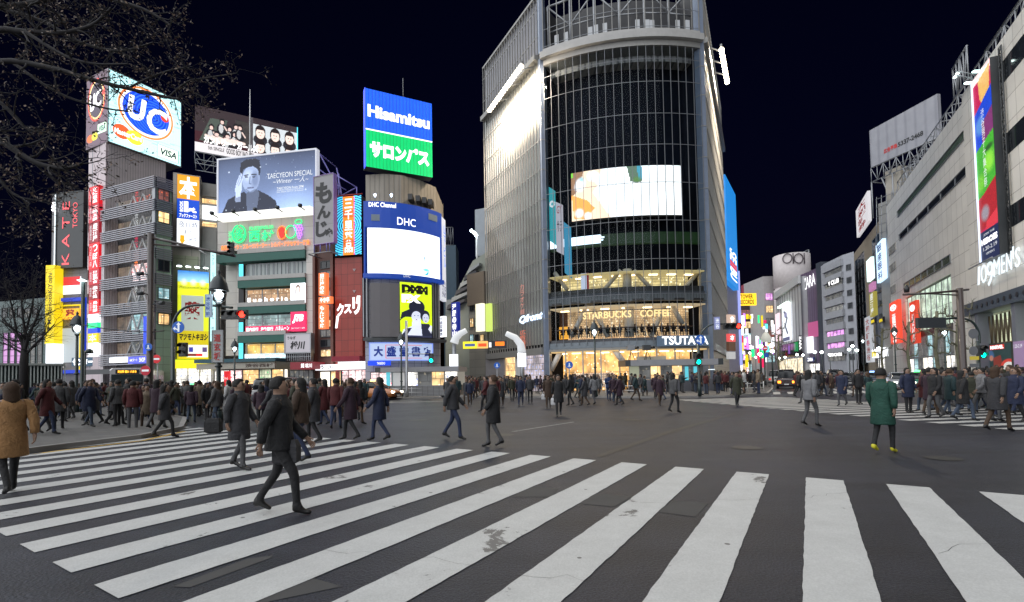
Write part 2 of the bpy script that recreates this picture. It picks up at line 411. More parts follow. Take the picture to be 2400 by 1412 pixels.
# ================================================================ ground, markings, pavements
def asphalt_mat():
    m, t, b = nmat('asphalt')
    tc = N(t, 'ShaderNodeTexCoord')
    a = N(t, 'ShaderNodeTexVoronoi', i_Scale=38.0); L(t, tc.outputs['Object'], a.inputs['Vector'])
    n1 = N(t, 'ShaderNodeTexNoise', i_Scale=60.0, i_Detail=4.0, i_Roughness=0.8); L(t, tc.outputs['Object'], n1.inputs['Vector'])
    n2 = N(t, 'ShaderNodeTexNoise', i_Scale=0.35, i_Detail=6.0, i_Roughness=0.6); L(t, tc.outputs['Object'], n2.inputs['Vector'])
    n3 = N(t, 'ShaderNodeTexNoise', i_Scale=3.0, i_Detail=5.0); L(t, tc.outputs['Object'], n3.inputs['Vector'])
    cr = N(t, 'ShaderNodeValToRGB'); cr.color_ramp.elements[0].position = 0.40; cr.color_ramp.elements[0].color = (0.006, 0.006, 0.008, 1)
    cr.color_ramp.elements[1].position = 0.66; cr.color_ramp.elements[1].color = (0.062, 0.068, 0.094, 1)
    L(t, n1.outputs[0], cr.inputs[0])
    mr = N(t, 'ShaderNodeMapRange'); mr.inputs[1].default_value = .3; mr.inputs[2].default_value = .7; mr.inputs[3].default_value = .65; mr.inputs[4].default_value = 1.25; L(t, n2.outputs[0], mr.inputs[0])
    m3 = N(t, 'ShaderNodeMapRange'); m3.inputs[3].default_value = .7; m3.inputs[4].default_value = 1.2; L(t, n3.outputs[0], m3.inputs[0])
    mu = N(t, 'ShaderNodeMath', operation='MULTIPLY'); L(t, mr.outputs[0], mu.inputs[0]); L(t, m3.outputs[0], mu.inputs[1])
    mp = N(t, 'ShaderNodeMapping'); mp.inputs['Rotation'].default_value = (0, 0, R(-62)); mp.inputs['Scale'].default_value = (.12, 2.2, 1); L(t, tc.outputs['Object'], mp.inputs[0])
    n4 = N(t, 'ShaderNodeTexNoise', i_Scale=1.0, i_Detail=4.0); L(t, mp.outputs[0], n4.inputs['Vector']); m4 = N(t, 'ShaderNodeMapRange'); m4.inputs[1].default_value = .35; m4.inputs[2].default_value = .65; m4.inputs[3].default_value = .78; m4.inputs[4].default_value = 1.15; L(t, n4.outputs[0], m4.inputs[0])
    mu2 = N(t, 'ShaderNodeMath', operation='MULTIPLY'); L(t, mu.outputs[0], mu2.inputs[0]); L(t, m4.outputs[0], mu2.inputs[1]); mu = mu2
    vm = N(t, 'ShaderNodeVectorMath', operation='SCALE'); L(t, cr.outputs[0], vm.inputs[0]); L(t, mu.outputs[0], vm.inputs['Scale'])
    L(t, vm.outputs[0], b.inputs['Base Color'])
    r2 = N(t, 'ShaderNodeMapRange'); r2.inputs[3].default_value = .36; r2.inputs[4].default_value = .62; L(t, n2.outputs[0], r2.inputs[0]); L(t, r2.outputs[0], b.inputs['Roughness'])
    b.inputs['Specular IOR Level'].default_value = 0.3
    ad = N(t, 'ShaderNodeMath', operation='ADD'); L(t, a.outputs['Distance'], ad.inputs[0]); L(t, n1.outputs[0], ad.inputs[1])
    bp = N(t, 'ShaderNodeBump', i_Strength=0.6, i_Distance=0.006); L(t, ad.outputs[0], bp.inputs['Height']); L(t, bp.outputs[0], b.inputs['Normal'])
    return m
def stripe_mat(name, col=(0.50, 0.505, 0.50), wear=0.372):
    m, t, b = nmat(name); tc = N(t, 'ShaderNodeTexCoord')
    n1 = N(t, 'ShaderNodeTexNoise', i_Scale=1.1, i_Detail=12.0, i_Roughness=0.72, i_Distortion=0.4); L(t, tc.outputs['Object'], n1.inputs['Vector'])
    n2 = N(t, 'ShaderNodeTexNoise', i_Scale=2.2, i_Detail=12.0, i_Roughness=0.7); L(t, tc.outputs['Object'], n2.inputs['Vector'])
    n3 = N(t, 'ShaderNodeTexNoise', i_Scale=70.0, i_Detail=2.0); L(t, tc.outputs['Object'], n3.inputs['Vector'])
    vo = N(t, 'ShaderNodeTexVoronoi', i_Scale=1.3); L(t, tc.outputs['Object'], vo.inputs['Vector'])
    w = N(t, 'ShaderNodeMapRange', interpolation_type='SMOOTHSTEP'); w.inputs[1].default_value = wear - .012; w.inputs[2].default_value = wear + .012; L(t, n1.outputs[0], w.inputs[0])
    g = N(t, 'ShaderNodeMath', operation='GREATER_THAN'); g.inputs[1].default_value = 0.035; L(t, vo.outputs['Distance'], g.inputs[0])
    mu = N(t, 'ShaderNodeMath', operation='MULTIPLY'); L(t, w.outputs[0], mu.inputs[0]); L(t, g.outputs[0], mu.inputs[1])
    dm = N(t, 'ShaderNodeMapRange'); dm.inputs[1].default_value = .3; dm.inputs[2].default_value = .75; dm.inputs[3].default_value = .86; dm.inputs[4].default_value = 1.05; L(t, n2.outputs[0], dm.inputs[0])
    d3 = N(t, 'ShaderNodeMapRange'); d3.inputs[3].default_value = .74; d3.inputs[4].default_value = 1.2; L(t, n3.outputs[0], d3.inputs[0])
    mm = N(t, 'ShaderNodeMath', operation='MULTIPLY'); L(t, dm.outputs[0], mm.inputs[0]); L(t, d3.outputs[0], mm.inputs[1])
    vm = N(t, 'ShaderNodeVectorMath', operation='SCALE'); vm.inputs[0].default_value = col; L(t, mm.outputs[0], vm.inputs['Scale'])
    mx = N(t, 'ShaderNodeMix', data_type='RGBA'); L(t, mu.outputs[0], mx.inputs[0]); mx.inputs[6].default_value = (0.13, 0.127, 0.125, 1); L(t, vm.outputs[0], mx.inputs[7])
    L(t, mx.outputs[2], b.inputs['Base Color']); b.inputs['Roughness'].default_value = 0.6
    bp = N(t, 'ShaderNodeBump', i_Strength=0.25, i_Distance=0.004); L(t, n3.outputs[0], bp.inputs['Height']); L(t, bp.outputs[0], b.inputs['Normal'])
    return m
asph = asphalt_mat(); zebra = stripe_mat('thermoplastic_white'); zebra2 = stripe_mat('old_white', (0.42, 0.42, 0.41), 0.4)
yel = stripe_mat('worn_yellow', (0.55, 0.33, 0.03), 0.42)
mb = MB(); mb.face([(-700, -60, 0), (700, -60, 0), (700, 1100, 0), (-700, 1100, 0)], asph); mb.build('road', kind='structure')

def band(name, theta, edge_dir, far0, near0, ks, r0, period, width, m, z=0.008, jit=0.0):
    D = Vector((math.sin(theta), math.cos(theta))); n = Vector((D.y, -D.x)); e = Vector(edge_dir).normalized(); far0 = Vector(far0); near0 = Vector(near0)
    mb = MB()
    def hit(p0, c): return p0 + e * ((c - p0.dot(n)) / e.dot(n))
    for k in ks:
        b = r0 - period * k; a = b - width
        j = random.uniform(-jit, jit)
        A, B, C, E = hit(near0, a) + D * j, hit(near0, b) + D * j, hit(far0, b), hit(far0, a)
        ns = 60 if jit > .015 else 1; ca = []; cb = []
        for i in range(ns + 1):
            q = i / ns; w = 0.005 if 0 < i < ns else 0
            ca.append(A.lerp(E, q) + n * random.uniform(-w, w)); cb.append(B.lerp(C, q) + n * random.uniform(-w, w))
        for i in range(ns): mb.face([(*ca[i], z), (*cb[i], z), (*cb[i + 1], z), (*ca[i + 1], z)], m)
    return mb.build(name, kind='structure')
# scramble crossing stripes under the camera, the long crossing on the far side, the one over the side street, the one to the left
TH = R(31.15)
band('crosswalk', TH, (-0.843, 0.538), (6.5, 6.46), (-3.3, 3.98), range(-4, 34), 0.39, 0.995, 0.485, zebra, jit=0.02)
g1, g2 = gnd(1627, 942), gnd(2320, 1004); s1, s2 = gnd(2175, 990), gnd(2400, 982)
th2 = math.atan2(s2.x - s1.x, s2.y - s1.y); e2 = (g2 - g1).xy.normalized()
n2 = Vector((math.cos(th2), -math.sin(th2)))
far2 = g1.xy + Vector((math.sin(th2), math.cos(th2))) * 7.5
band('crosswalk', th2, e2, far2, g1.xy, range(-2, 36), max(g1.xy.dot(n2), g1.xy.dot(n2)), -0.95 if (g2.xy - g1.xy).dot(n2) > 0 else 0.95, 0.47, zebra2)
g3 = gnd(1815, 925)
th3 = R(28.1)
band('crosswalk', th3, (1, -0.05), g3.xy + Vector((2.2, 4.2)), g3.xy, range(0, 22), g3.xy.dot(Vector((math.cos(th3), -math.sin(th3)))) + .4, -1.0, 0.48, zebra2)
A4, B4 = gnd(545, 974).xy, gnd(720, 972).xy; d4 = (B4 - A4).normalized(); th4 = math.atan2(d4.x, d4.y)
band('crosswalk', th4, (0.1, 1), B4 - Vector((1, 0)), A4 - Vector((2, 0)), range(0, 7), A4.dot(Vector((math.cos(th4), -math.sin(th4)))), 0.95, 0.40, stripe_mat('faded_white', (0.3, 0.3, 0.29), 0.45))
mb = MB()
def line_px(p, q, w, m, z=0.009):
    a, b = gnd(*p).xy, gnd(*q).xy; d = (b - a).normalized(); n = Vector((-d.y, d.x)) * w / 2
    mb.face([(*(a + n), z), (*(a - n), z), (*(b - n), z), (*(b + n), z)], m)
line_px((850, 946), (1040, 941), 0.35, zebra2); line_px((1990, 905), (2010, 921), 0.2, zebra2)
line_px((2078, 925), (2090, 940), 0.5, zebra2); line_px((1200, 1013), (1345, 990), 0.07, zebra2)
for i in range(4): line_px((1952 + i * 20, 912 - i * 2), (1990 + i * 22, 925 - i), 0.3, zebra2)
mb.build('road_markings', kind='structure')
# repair patches, one dark seam, manhole
pm = paint('smooth_patch', (0.05, 0.049, 0.05), 0.75, var=0.15, scale=3); seam = paint('bitumen_seam', (0.016, 0.016, 0.018), 0.5)
mb = MB()
for P in ([(640, 1302), (580, 1310), (405, 1375), (445, 1377), (635, 1308)], [(700, 1345), (800, 1375), (560, 1425), (500, 1400)], [(1240, 1140), (1310, 1146), (1290, 1165), (1200, 1165)], [(1390, 1156), (1480, 1165), (1440, 1188), (1350, 1180)], [(1580, 1173), (1660, 1180), (1630, 1212), (1540, 1200)]):
    q = [gnd(*p, 0.004) for p in P]; mb.face(q if (q[1] - q[0]).cross(q[2] - q[0]).z > 0 else q[::-1], pm)
a = [gnd(p, q, 0.0045) for p, q in ((1395, 1068), (1560, 1012), (1720, 968), (1724, 971), (1566, 1017), (1410, 1072))]; mb.face(a[::-1] if (a[1] - a[0]).cross(a[2] - a[0]).z < 0 else a, seam)
mb.build('asphalt_patches', kind='structure')
for k, (px, py, r) in enumerate(((1180, 1020, .33), (1750, 1050, .33), (980, 985, .4), (2210, 1075, .3), (1480, 985, .33))):
    c = gnd(px, py); t_ = 'manhole_cover'; mb = MB()
    for rr, m_, z in ((r, seam, .005), (r * .9, paint('cast_iron', (.07, .068, .065), .5, .6, var=.4, scale=14), .008)): mb.face([(c.x + rr * math.cos(R(a)), c.y + rr * math.sin(R(a)), z) for a in range(0, 360, 20)], m_)
    mb.build(t_, kind='structure')
mb = MB(); rk = random.Random(8)
for (px, py, ang, ln) in ((1500, 1180, .3, 5), (760, 1290, -.2, 3), (1960, 1090, .1, 6), (1330, 1120, 1.2, 4), (2200, 1300, .2, 3), (1050, 1000, .5, 8)):
    p = gnd(px, py).xy
    for i in range(int(ln / .15)):
        ang2 = ang + rk.uniform(-.7, .7); q = p + Vector((math.cos(ang2), math.sin(ang2))) * .15; nn = Vector((-math.sin(ang2), math.cos(ang2))) * rk.uniform(.001, .0025)
        mb.face([(*(p - nn), .0095), (*(q - nn), .0095), (*(q + nn), .0095), (*(p + nn), .0095)], seam); p = q
mb.build('road_cracks', kind='structure')

pave = tiles('pavement_slabs', (0.13, 0.125, 0.12), (0.06, 0.06, 0.06), 0.6, 0.3, 0.02, 0.75, off=.5, var=0.14)
kerbm = paint('kerb_granite', (0.26, 0.25, 0.24), 0.7, var=.2, scale=2)
def pavement(pts, z=0.13):
    poly = [Vector(p) for p in pts]
    ar = sum(poly[i].x * poly[(i + 1) % len(poly)].y - poly[(i + 1) % len(poly)].x * poly[i].y for i in range(len(poly)))
    if ar < 0: poly.reverse()
    mb = MB(); mb.prism(poly, -0.02, z, kerbm); mb.build('pavement_kerb', kind='structure')
    c = sum(poly, Vector((0, 0))) / len(poly)
    ins = [p + (c - p).normalized() * 0.2 for p in poly]
    mb = MB(); mb.face([(p.x, p.y, z + 0.004) for p in ins], pave, [(p.x, p.y) for p in ins]); mb.build('pavement', kind='structure')
P2 = lambda x, y: gnd(x, y).xy
pavement([P2(1050, 930), P2(1200, 933), P2(1560, 934), P2(1700, 931), P2(1800, 925), P2(1812, 915), (56, 105), (40, 110), (18, 50), (3, 48), (-2, 62), (-8, 75), (-14, 74)])
pavement([P2(470, 918), P2(700, 928), P2(900, 938), P2(1035, 934), (-10, 60), (-16, 62), (-60, 62), (-70, 46)])
pavement([P2(2170, 922), P2(2260, 935), (26, 24), (60, 22), (75, 60), (64, 80)])
pavement([P2(0, 1072), P2(150, 1052), P2(330, 1030), P2(430, 1008), P2(440, 985), P2(300, 960), (-40, 24), (-40, 14)])
mb = MB(); line_px((0, 1076), (150, 1056), 0.16, yel); line_px((152, 1056), (332, 1034), 0.16, yel); line_px((334, 1034), (432, 1012), 0.16, yel)
mb.build('yellow_kerb_line', kind='structure')
# ================================================================ helpers for signs and buildings
def board(name, label, cat, fr, x0, y0, x1, y1, o=0.4, d=0.4, m=None, fm=None, ft=0.12, group=None, kw=None):
    u0, u1, z0, z1 = fr.rect(x0, y0, x1, y1, o)
    t = thing(name, label, cat, fr.pt((u0 + u1) / 2, z0, o - d), group=group)
    fr.part('panel', u0, u1, z0, z1, o - d, o, m or white, t)
    if fm: fr.frame('frame', u0, u1, z0, z1, o - d, o + 0.06, ft, fm, t)
    return t, (u0, u1, z0, z1, o + 0.012)
def sub(B, fx0, fy0, fx1, fy1):
    u0, u1, z0, z1, o = B; return (u0 + (u1 - u0) * fx0, u0 + (u1 - u0) * fx1, z1 - (z1 - z0) * fy1, z1 - (z1 - z0) * fy0, o)
def tx(t, fr, B, f, s, m, **kw):
    u0, u1, z0, z1, o = sub(B, *f); return lettering(fr, s, u0, u1, z0, z1, o + 0.01, m, t, **kw)
def picon(t, fr, B, pic, m, name='picture', f=(0, 0, 1, 1)):
    u0, u1, z0, z1, o = sub(B, *f); return pic.build(name, fr, u0, u1, z0, z1, o, m, t)
def wall(fr, t, u0, u1, z0, z1, d, m, name='wall', o=0.0): return fr.part(name, u0, u1, z0, z1, -d, o, m, t)
def window(fr, t, u0, u1, z0, z1, pm, fm=dsteel, o=0.0, ft=0.07, bars=0, hb=0):
    f = fr.frame('window', u0 + ft, u1 - ft, z0 + ft, z1 - ft, o, o + 0.09, ft, fm, t)
    if bars or hb:
        mb = MB()
        for i in range(bars):
            u = u0 + (u1 - u0) * (i + 1) / (bars + 1); fr.box(mb, u - .03, u + .03, z0 + ft, z1 - ft, o + .02, o + .08, fm)
        for i in range(hb):
            z = z0 + (z1 - z0) * (i + 1) / (hb + 1); fr.box(mb, u0 + ft, u1 - ft, z - .025, z + .025, o + .021, o + .075, fm)
        mb.build('mullion', f)
    fr.part('pane', u0 + ft, u1 - ft, z0 + ft, z1 - ft, o - .02, o + .03, pm, f); return f
def truss(mb, A, B, h, m, n=6, r=0.05, dvec=Vector((0, 0, 1))):
    """flat lattice girder from A to B, h deep along dvec"""
    A, B = Vector(A), Vector(B); d = dvec * h
    mb.tube([A, B], r, m, 6); mb.tube([A + d, B + d], r, m, 6)
    for i in range(n + 1):
        p = A.lerp(B, i / n); mb.tube([p, p + d], r * .7, m, 5)
        if i < n: q = A.lerp(B, (i + 1) / n); mb.tube([p, q + d] if i % 2 else [p + d, q], r * .7, m, 5)
Wt = glow('white_neon', (1, 1, 1), 1.6); Wd = glow('soft_white', (0.75, 0.78, 0.8), 0.9); navy = paint('navy_letters', (0.01, 0.03, 0.2), 0.5)
Gn = glow('green_neon', (0.02, 0.95, 0.25), 1.4); Or = glow('orange_neon', (1.0, 0.22, 0.03), 1.6); Rd = glow('red_sign', (0.75, 0.02, 0.03), 1.0)
Bl = glow('blue_sign', (0.01, 0.06, 0.75), 1.0); Yl = glow('yellow_sign', (0.95, 0.72, 0.01), 0.9); Pk = glow('pink_sign', (0.9, 0.02, 0.12), 1.0)
Cy = glow('cyan_neon', (0.1, 0.8, 1.0), 1.5); WB = glow('white_lightbox', (0.92, 0.95, 1.0), 1.5, True); WW = glow('shop_glow', (1.0, 0.93, 0.78), 1.6, True)
Vi = glow('violet_neon', (0.55, 0.2, 1.0), 1.5); blk = paint('black_letters', (0.012, 0.012, 0.014), 0.5); redl = paint('red_letters', (0.5, 0.02, 0.02), 0.5)
warm = interior('warm_restaurant', (0.7, 0.42, 0.16), (0.95, 0.65, 0.3), (1.0, 0.85, 0.6), 1.6, 1.4, 0.8)
shop = interior('bright_shop', (0.8, 0.78, 0.75), (0.95, 0.9, 0.8), (0.3, 0.35, 0.7), 2.1, 0.5, 0.4, True)
shopr = interior('red_goods_shop', (0.85, 0.75, 0.75), (0.9, 0.5, 0.5), (0.8, 0.05, 0.1), 2.1, 0.4, 0.35, True)
dimroom = interior('dim_office', (0.10, 0.11, 0.12), (0.2, 0.2, 0.19), (0.45, 0.4, 0.3), 0.6, 1.2, 0.7)
redroom = interior('red_lit_room', (0.18, 0.05, 0.04), (0.3, 0.1, 0.08), (1.0, 0.15, 0.05), 0.9, 1.3, 0.6)
cyanroom = interior('cyan_shop', (0.25, 0.5, 0.55), (0.5, 0.75, 0.8), (0.9, 0.95, 0.9), 1.0, 0.8, 0.6)
bpost = poster('lit_poster', 1.0); bpost2 = poster('bright_screen', 1.7, sample=True); bpost3 = poster('dim_poster', 0.35); bprint = poster('printed_sheet', 0, lit=False)

# ================================================================ far left: corner tower with the big card sign
C0 = at(253.5, 159.5, 57); Lc = same_z(253.5, 159.5, 57, 203.4, 185); Rc = same_z(253.5, 159.5, 57, 424, 239)
UL = Fac(Lc, C0); UR = Fac(C0, Rc)
ztop = C0.z; zs = UR.uz(246.5, 331)[1]
pinkw = tiles('pale_pink_cladding', (.66, .55, .58), (.35, .28, .31), 1.6, 3.4, 0.03, 0.5)
ribw = ribs('ribbed_grey_cladding', (.66, .60, .62), (.44, .4, .42), .28)
T = thing('corner_tower', 'tall narrow pale pink tower carrying the blue oval card sign on its top', 'building', (C0.x, C0.y, 0))
bk = (UL.pt(0, 0) - UL.pt(UL.w, 0)) ; bc = Vector((Rc.x + bk.x, Rc.y + bk.y)) * 1.0
mb = MB(); uw = UR.w * 0.8
p0, p1, p2 = UL.pt(0, 0, -.3).xy, UR.pt(0, 0, -.3).xy, UR.pt(uw, 0, -.3).xy; p3 = p2 + bk.xy
mb.prism([p0, p1, p2, p3], 0, zs, pinkw, dconc); mb.build('wall', T)
UR.part('cladding', 0.25, uw - .05, 12, zs - .02, -.3, -.22, ribw, T)
mb = MB(); UL.box(mb, 1.0, 1.12, 3, zs, -.3, -.2, steel); UL.box(mb, 2.9, 3.02, 3, zs, -.3, -.2, steel); mb.build('downpipe', T)
UL.part('banner', 1.5, 2.7, zs - 9.5, zs - 3.4, -.3, -.24, paint('purple_banner', (.12, .04, .16), .5), T)
for i in range(6): window(UL, T, .25, .75, 8.5 + i * 2.9, 9.7 + i * 2.9, dglass, o=-.3)
S = thing('rooftop_sign', 'huge two-sided cyan rooftop sign with a blue oval logo on the pink tower', 'billboard', (C0.x, C0.y, zs))
mb = MB(); q0, q1, q2 = UL.pt(0, 0, 0).xy, C0.xy, Rc.xy; mb.prism([q0, q1, q2, q2 + bk.xy], zs, ztop, paint('mauve_panel', (.26, .19, .24), .5), dconc); mb.build('sign_box', S)
pc = Pic(130, 120, (188, 240, 244))
rs = np.random.RandomState(3); nz = rs.rand(14, 8)
for k in range(46):
    yy = rs.rand(); xx = rs.rand(); pc.rect(xx, yy, xx + .3 * rs.rand() + .05, yy + .012, (120, 205, 215), .5)
pc.a *= (0.94 + 0.06 * np.cos(pc.x * 2 * math.pi * 43))[..., None]
pc.ell(.5, .40, .385, .36, (240, 120, 40)); pc.ell(.5, .40, .355, .33, (250, 250, 250)); pc.ell(.5, .40, .325, .30, (20, 60, 205))
rr = np.hypot((pc.x - .6) / 1.05, pc.y - .42); ins = ((pc.x - .5) / .31) ** 2 + ((pc.y - .4) / .285) ** 2 < 1
pc.put(ins & ((rr * 26) % 1 > .6), (60, 120, 240), .6)
pc.ell(.76, .36, .06, .055, (190, 60, 50)); pc.ell(.17, .80, .115, .10, (215, 85, 45)); pc.ell(.34, .82, .115, .10, (205, 200, 60))
pc.rect(.655, .775, .975, .965, (120, 160, 150)); pc.rect(.665, .785, .965, .955, (225, 245, 225))
B = (0.05, UR.w - .05, zs + .1, ztop - .1, .06)
picon(S, UR, B, pc, bpost2, 'sign_face'); UR.frame('frame', .05, UR.w - .05, zs + .1, ztop - .1, .0, .14, .1, steel, S)
tx(S, UR, B, (.24, .22, .50, .56), 'U', Wt, weight=.05, shear=.15); tx(S, UR, B, (.50, .26, .80, .64), 'C', Wt, weight=.03, shear=.15)
tx(S, UR, B, (.075, .77, .44, .85), 'MasterCard', Wt, weight=.03); tx(S, UR, B, (.70, .82, .94, .92), 'VISA', paint('teal_letters', (.01, .12, .2), .5), weight=.03, shear=.2)
B2 = (0.1, UL.w - .1, zs + .1, ztop - .1, .02); pc = Pic(50, 90, (92, 72, 86))
pc.ell(.48, .36, .42, .30, (235, 70, 50)); pc.ell(.48, .36, .375, .27, (250, 225, 150)); pc.ell(.48, .36, .34, .25, (60, 50, 66)); pc.ell(.8, .30, .07, .04, (190, 60, 50))
pc.ell(.2, .88, .17, .055, (225, 100, 40)); pc.ell(.42, .87, .15, .055, (205, 200, 50)); pc.rect(.56, .72, .98, .86, (200, 235, 200))
picon(S, UL, B2, pc, bpost, 'side_face'); tx(S, UL, B2, (.14, .26, .42, .50), 'U', Wt, weight=.04, shear=.1); tx(S, UL, B2, (.42, .24, .74, .46), 'C', Wt, weight=.02, shear=.1)
tx(S, UL, B2, (.62, .75, .94, .83), 'VISA', paint('teal_letters', (.01, .12, .2), .5), weight=.03)
# stack of red vertical shop signs on the tower
t = thing('tenant_sign_column', 'tall column of red tenant signs running down the corner of the pink tower', 'sign', UL.pt(2.4, 9, 0))
names = ['かに道楽', '焼肉太郎', '居酒屋', 'つぼ八', '個室和食', '串焼処', '鳥料理']
ys = [437, 480, 522, 570, 632, 668, 703, 736]
for i, nm in enumerate(names):
    u0, u1, z0, z1 = UL.rect(208, ys[i], 231, ys[i + 1], .35)
    c = UL.part('sign_box', u0, u1, z0 + .05, z1, -.3, .35, glow('red_box' + str(i % 3), [(.7, .01, .02), (.5, .02, .04), (.28, .01, .02)][i % 3], .9), t)
    lettering(UL, nm, u0 + (u1 - u0) * .42, u1 - (u1 - u0) * .12, z0 + .15, z1 - .15, .36, Wt, c, vertical=True, weight=.02)
    lettering(UL, nm[:3] + '店', u0 + (u1 - u0) * .1, u0 + (u1 - u0) * .3, z0 + .4, z1 - .3, .36, Wd, c, vertical=True)
for i, (a, b, mm) in enumerate(((737, 756, WB), (757, 768, Gn), (770, 781, Bl), (782, 803, Yl), (804, 836, WB))):
    u0, u1, z0, z1 = UL.rect(206, a, 228, b, .35); c = UL.part('sign_box', u0, u1, z0, z1, -.3, .35, mm, t)
    if i == 3: lettering(UL, '本', u0 + .2, u1 - .2, z0 + .1, z1 - .1, .36, Wt, c)

# ================================================================ buildings at the far left edge
F0 = Fac(at(-60, 600, 66), at(110, 600, 62)); F1 = Fac(at(100, 600, 61), at(204, 600, 60))
T = thing('office_building', 'shaded grey office block behind the bare tree at the far left edge', 'building', F0.pt(5, 0))
wall(F0, T, 0, F0.w, 0, F0.uz(60, 702)[1], 14, tiles('grey_green_wall', (.12, .17, .17), (.05, .07, .07), 2.2, 1.1))
for i in range(6):
    u0, u1, z0, z1 = F0.rect(8 + i * 16, 780, 20 + i * 16, 862); window(F0, T, u0, u1, z0, z1, glow('lilac_room', (.6, .3, .62), .9) if i in (0, 1, 2) else dimroom, hb=5, o=0.0)
for i in range(5):
    u0, u1, z0, z1 = F0.rect(5 + i * 18, 722, 18 + i * 18, 745); window(F0, T, u0, u1, z0, z1, dimroom if i % 2 else dglass)
T = thing('drugstore_building', 'narrow grey building with a blue framed display front and big upright dark sign', 'building', F1.pt(3, 0))
wall(F1, T, F1.rect(130, 0, 131, 1)[0], F1.w, 0, F1.uz(165, 452)[1], 12, tiles('grey_panel_wall', (.2, .19, .2), (.1, .09, .1), 1.1, 1.1))
u0, u1, z0, z1 = F1.rect(131, 700, 200, 868); F1.frame('blue_portal', u0 + .4, u1 - .1, z0, z1 - .4, 0, .45, .4, glow('blue_portal_glow', (.01, .05, .6), .8), T)
F1.frame('yellow_trim', u0 + .9, u1 - .5, z0, z1 - .95, 0, .3, .12, Yl, T)
u0, u1, z0, z1 = F1.rect(143, 770, 188, 850); F1.part('display_poster', u0, u1, z0, z1, 0, .12, glow('pale_poster', (.45, .5, .52), .8), T)
u0, u1, z0, z1 = F1.rect(142, 650, 190, 690); c = F1.part('red_white_poster', u0, u1, z0, z1, 0, .12, WB, T); F1.part('red_band', u0, u1, (z0 + z1) / 2, z1, .12, .14, glow('poster_red', (.7, .03, .05), .9), T)
t, B = board('medicine_sign', 'orange box sign with one large red character in the blue framed front', 'sign', F1, 146, 724, 185, 748, .5, .3, glow('orange_box', (1, .45, .02), 1.2))
tx(t, F1, B, (.2, .06, .75, .94), '薬', redl, weight=.05)
t, B = board('street_sign', 'white lightbox strip sign with bold outlined katakana above the bus', 'sign', F1, 168, 838, 256, 858, 1.2, .3, glow('night_blue_box', (.05, .1, .16), .8))
tx(t, F1, B, (.03, .06, .97, .94), 'センタータウン', Wt, weight=.06)
t, B = board('fashion_sign', 'tall charcoal upright sign with pink letters on the leftmost narrow building', 'sign', F1, 133, 452, 194, 626, .5, .8, paint('charcoal_panel', (.045, .05, .055), .4), dsteel)
pk = glow('pink_letters', (1, .12, .14), 1.1)
mb = MB()
def rot_txt(mb, fr, s, u0, u1, z0, z1, o, m, weight=0.0, up=True):
    """text reading upwards"""
    v, f, _ = glyphs(s, weight); b = len(mb.v); k = mb.mi(m)
    for x, y in v: mb.v.append(tuple(fr.pt(u1 - (u1 - u0) * y, z0 + (z1 - z0) * x, o) if up else fr.pt(u0 + (u1 - u0) * y, z1 - (z1 - z0) * x, o)))
    for q in f: mb.f.append(tuple(b + i for i in q)); mb.m.append(k); mb.uv.append([(0, 0)] * len(q)); mb.sm.append(False)
u0, u1, z0, z1, o = sub(B, .22, .12, .5, .97); rot_txt(mb, F1, 'K A T E', u0, u1, z0, z1, o + .02, pk)
u0, u1, z0, z1, o = sub(B, .62, .14, .8, .48); rot_txt(mb, F1, 'TOKYO', u0, u1, z0, z1, o + .02, pk); mb.build('lettering', t)
u0, u1, z0, z1, o = sub(B, -.1, 0, -.04, 1); F1.part('neon_edge', u0, u1, z0, z1, .2, .5, glow('pale_neon_edge', (.8, .9, .95), 1.3), t)
t, B = board('upright_yellow_sign', 'slim glowing yellow upright sign beside the bare tree', 'sign', F1, 106, 622, 127, 806, 1.2, 1.0, Yl)
mb = MB(); u0, u1, z0, z1, o = sub(B, .3, .1, .75, .75); rot_txt(mb, F1, 'MatsumotoKiYoshi', u0, u1, z0, z1, o + .02, blk, .01); mb.build('lettering', t)
u0, u1, z0, z1 = F1.rect(107, 806, 128, 862, 1.2); F1.part('white_foot_panel', u0, u1, z0, z1, .2, 1.2, WB, t)
t = thing('floodlight_row', 'row of four small white floodlights on the edge of the charcoal sign', 'light', F1.pt(.2, F1.uz(125, 480)[1], .5))
for i in range(4):
    u, z = F1.uz(124, 475 + i * 6, .8); mb = MB(); mb.lathe(F1.pt(u, z, .8), [(.05, -.1), (.13, -.02), (.13, .06)], glow('floodlight_white', (1, .95, 1), 6), 8); mb.build('lamp', t)

# ================================================================ louvred building (grey steel louvres, white diagonal braces)
V0 = at(238, 560, 54.5); V1 = same_z(237.5, 558, 54.5, 362, 533); V2 = same_z(362, 533, V1.y, 405, 543)
LF = Fac(V0, V1); LS = Fac(V1, V2)
zt = LF.uz(362, 412)[1]
T = thing('louvred_building', 'corner building wrapped in grey steel louvres with white diagonal braces', 'building', (V1.x, V1.y, 0))
dkm = ribs('dark_recess_cladding', (.10, .095, .1), (.05, .05, .055), .35); gtile = tiles('pale_square_tiles', (.30, .42, .31), (.16, .18, .16), .9, .9, .02)  # greenish lamplight on the side wall put into the tile colour
mb = MB(); b3 = V2.xy + (V0 - V1).xy * 1.0
mb.prism([LF.pt(0, 0, -1.4).xy, LF.pt(LF.w, 0, -1.4).xy, LS.pt(LS.w, 0, -.0).xy, b3], 0, zt - 1.2, dkm, dconc); mb.build('wall', T)
LF.part('corner_pier', LF.w - .45, LF.w, 0, zt - .5, -1.35, -.02, steel, T); LF.part('edge_pier', 0, .5, 0, zt - 3, -1.35, -.02, ribw, T)
bays = [458, 508, 560, 614, 670, 731, 793, 846]
zc = [LF.uz(238, y)[1] for y in bays]; slat = paint('louvre_grey', (.34, .34, .38), .4, .3)
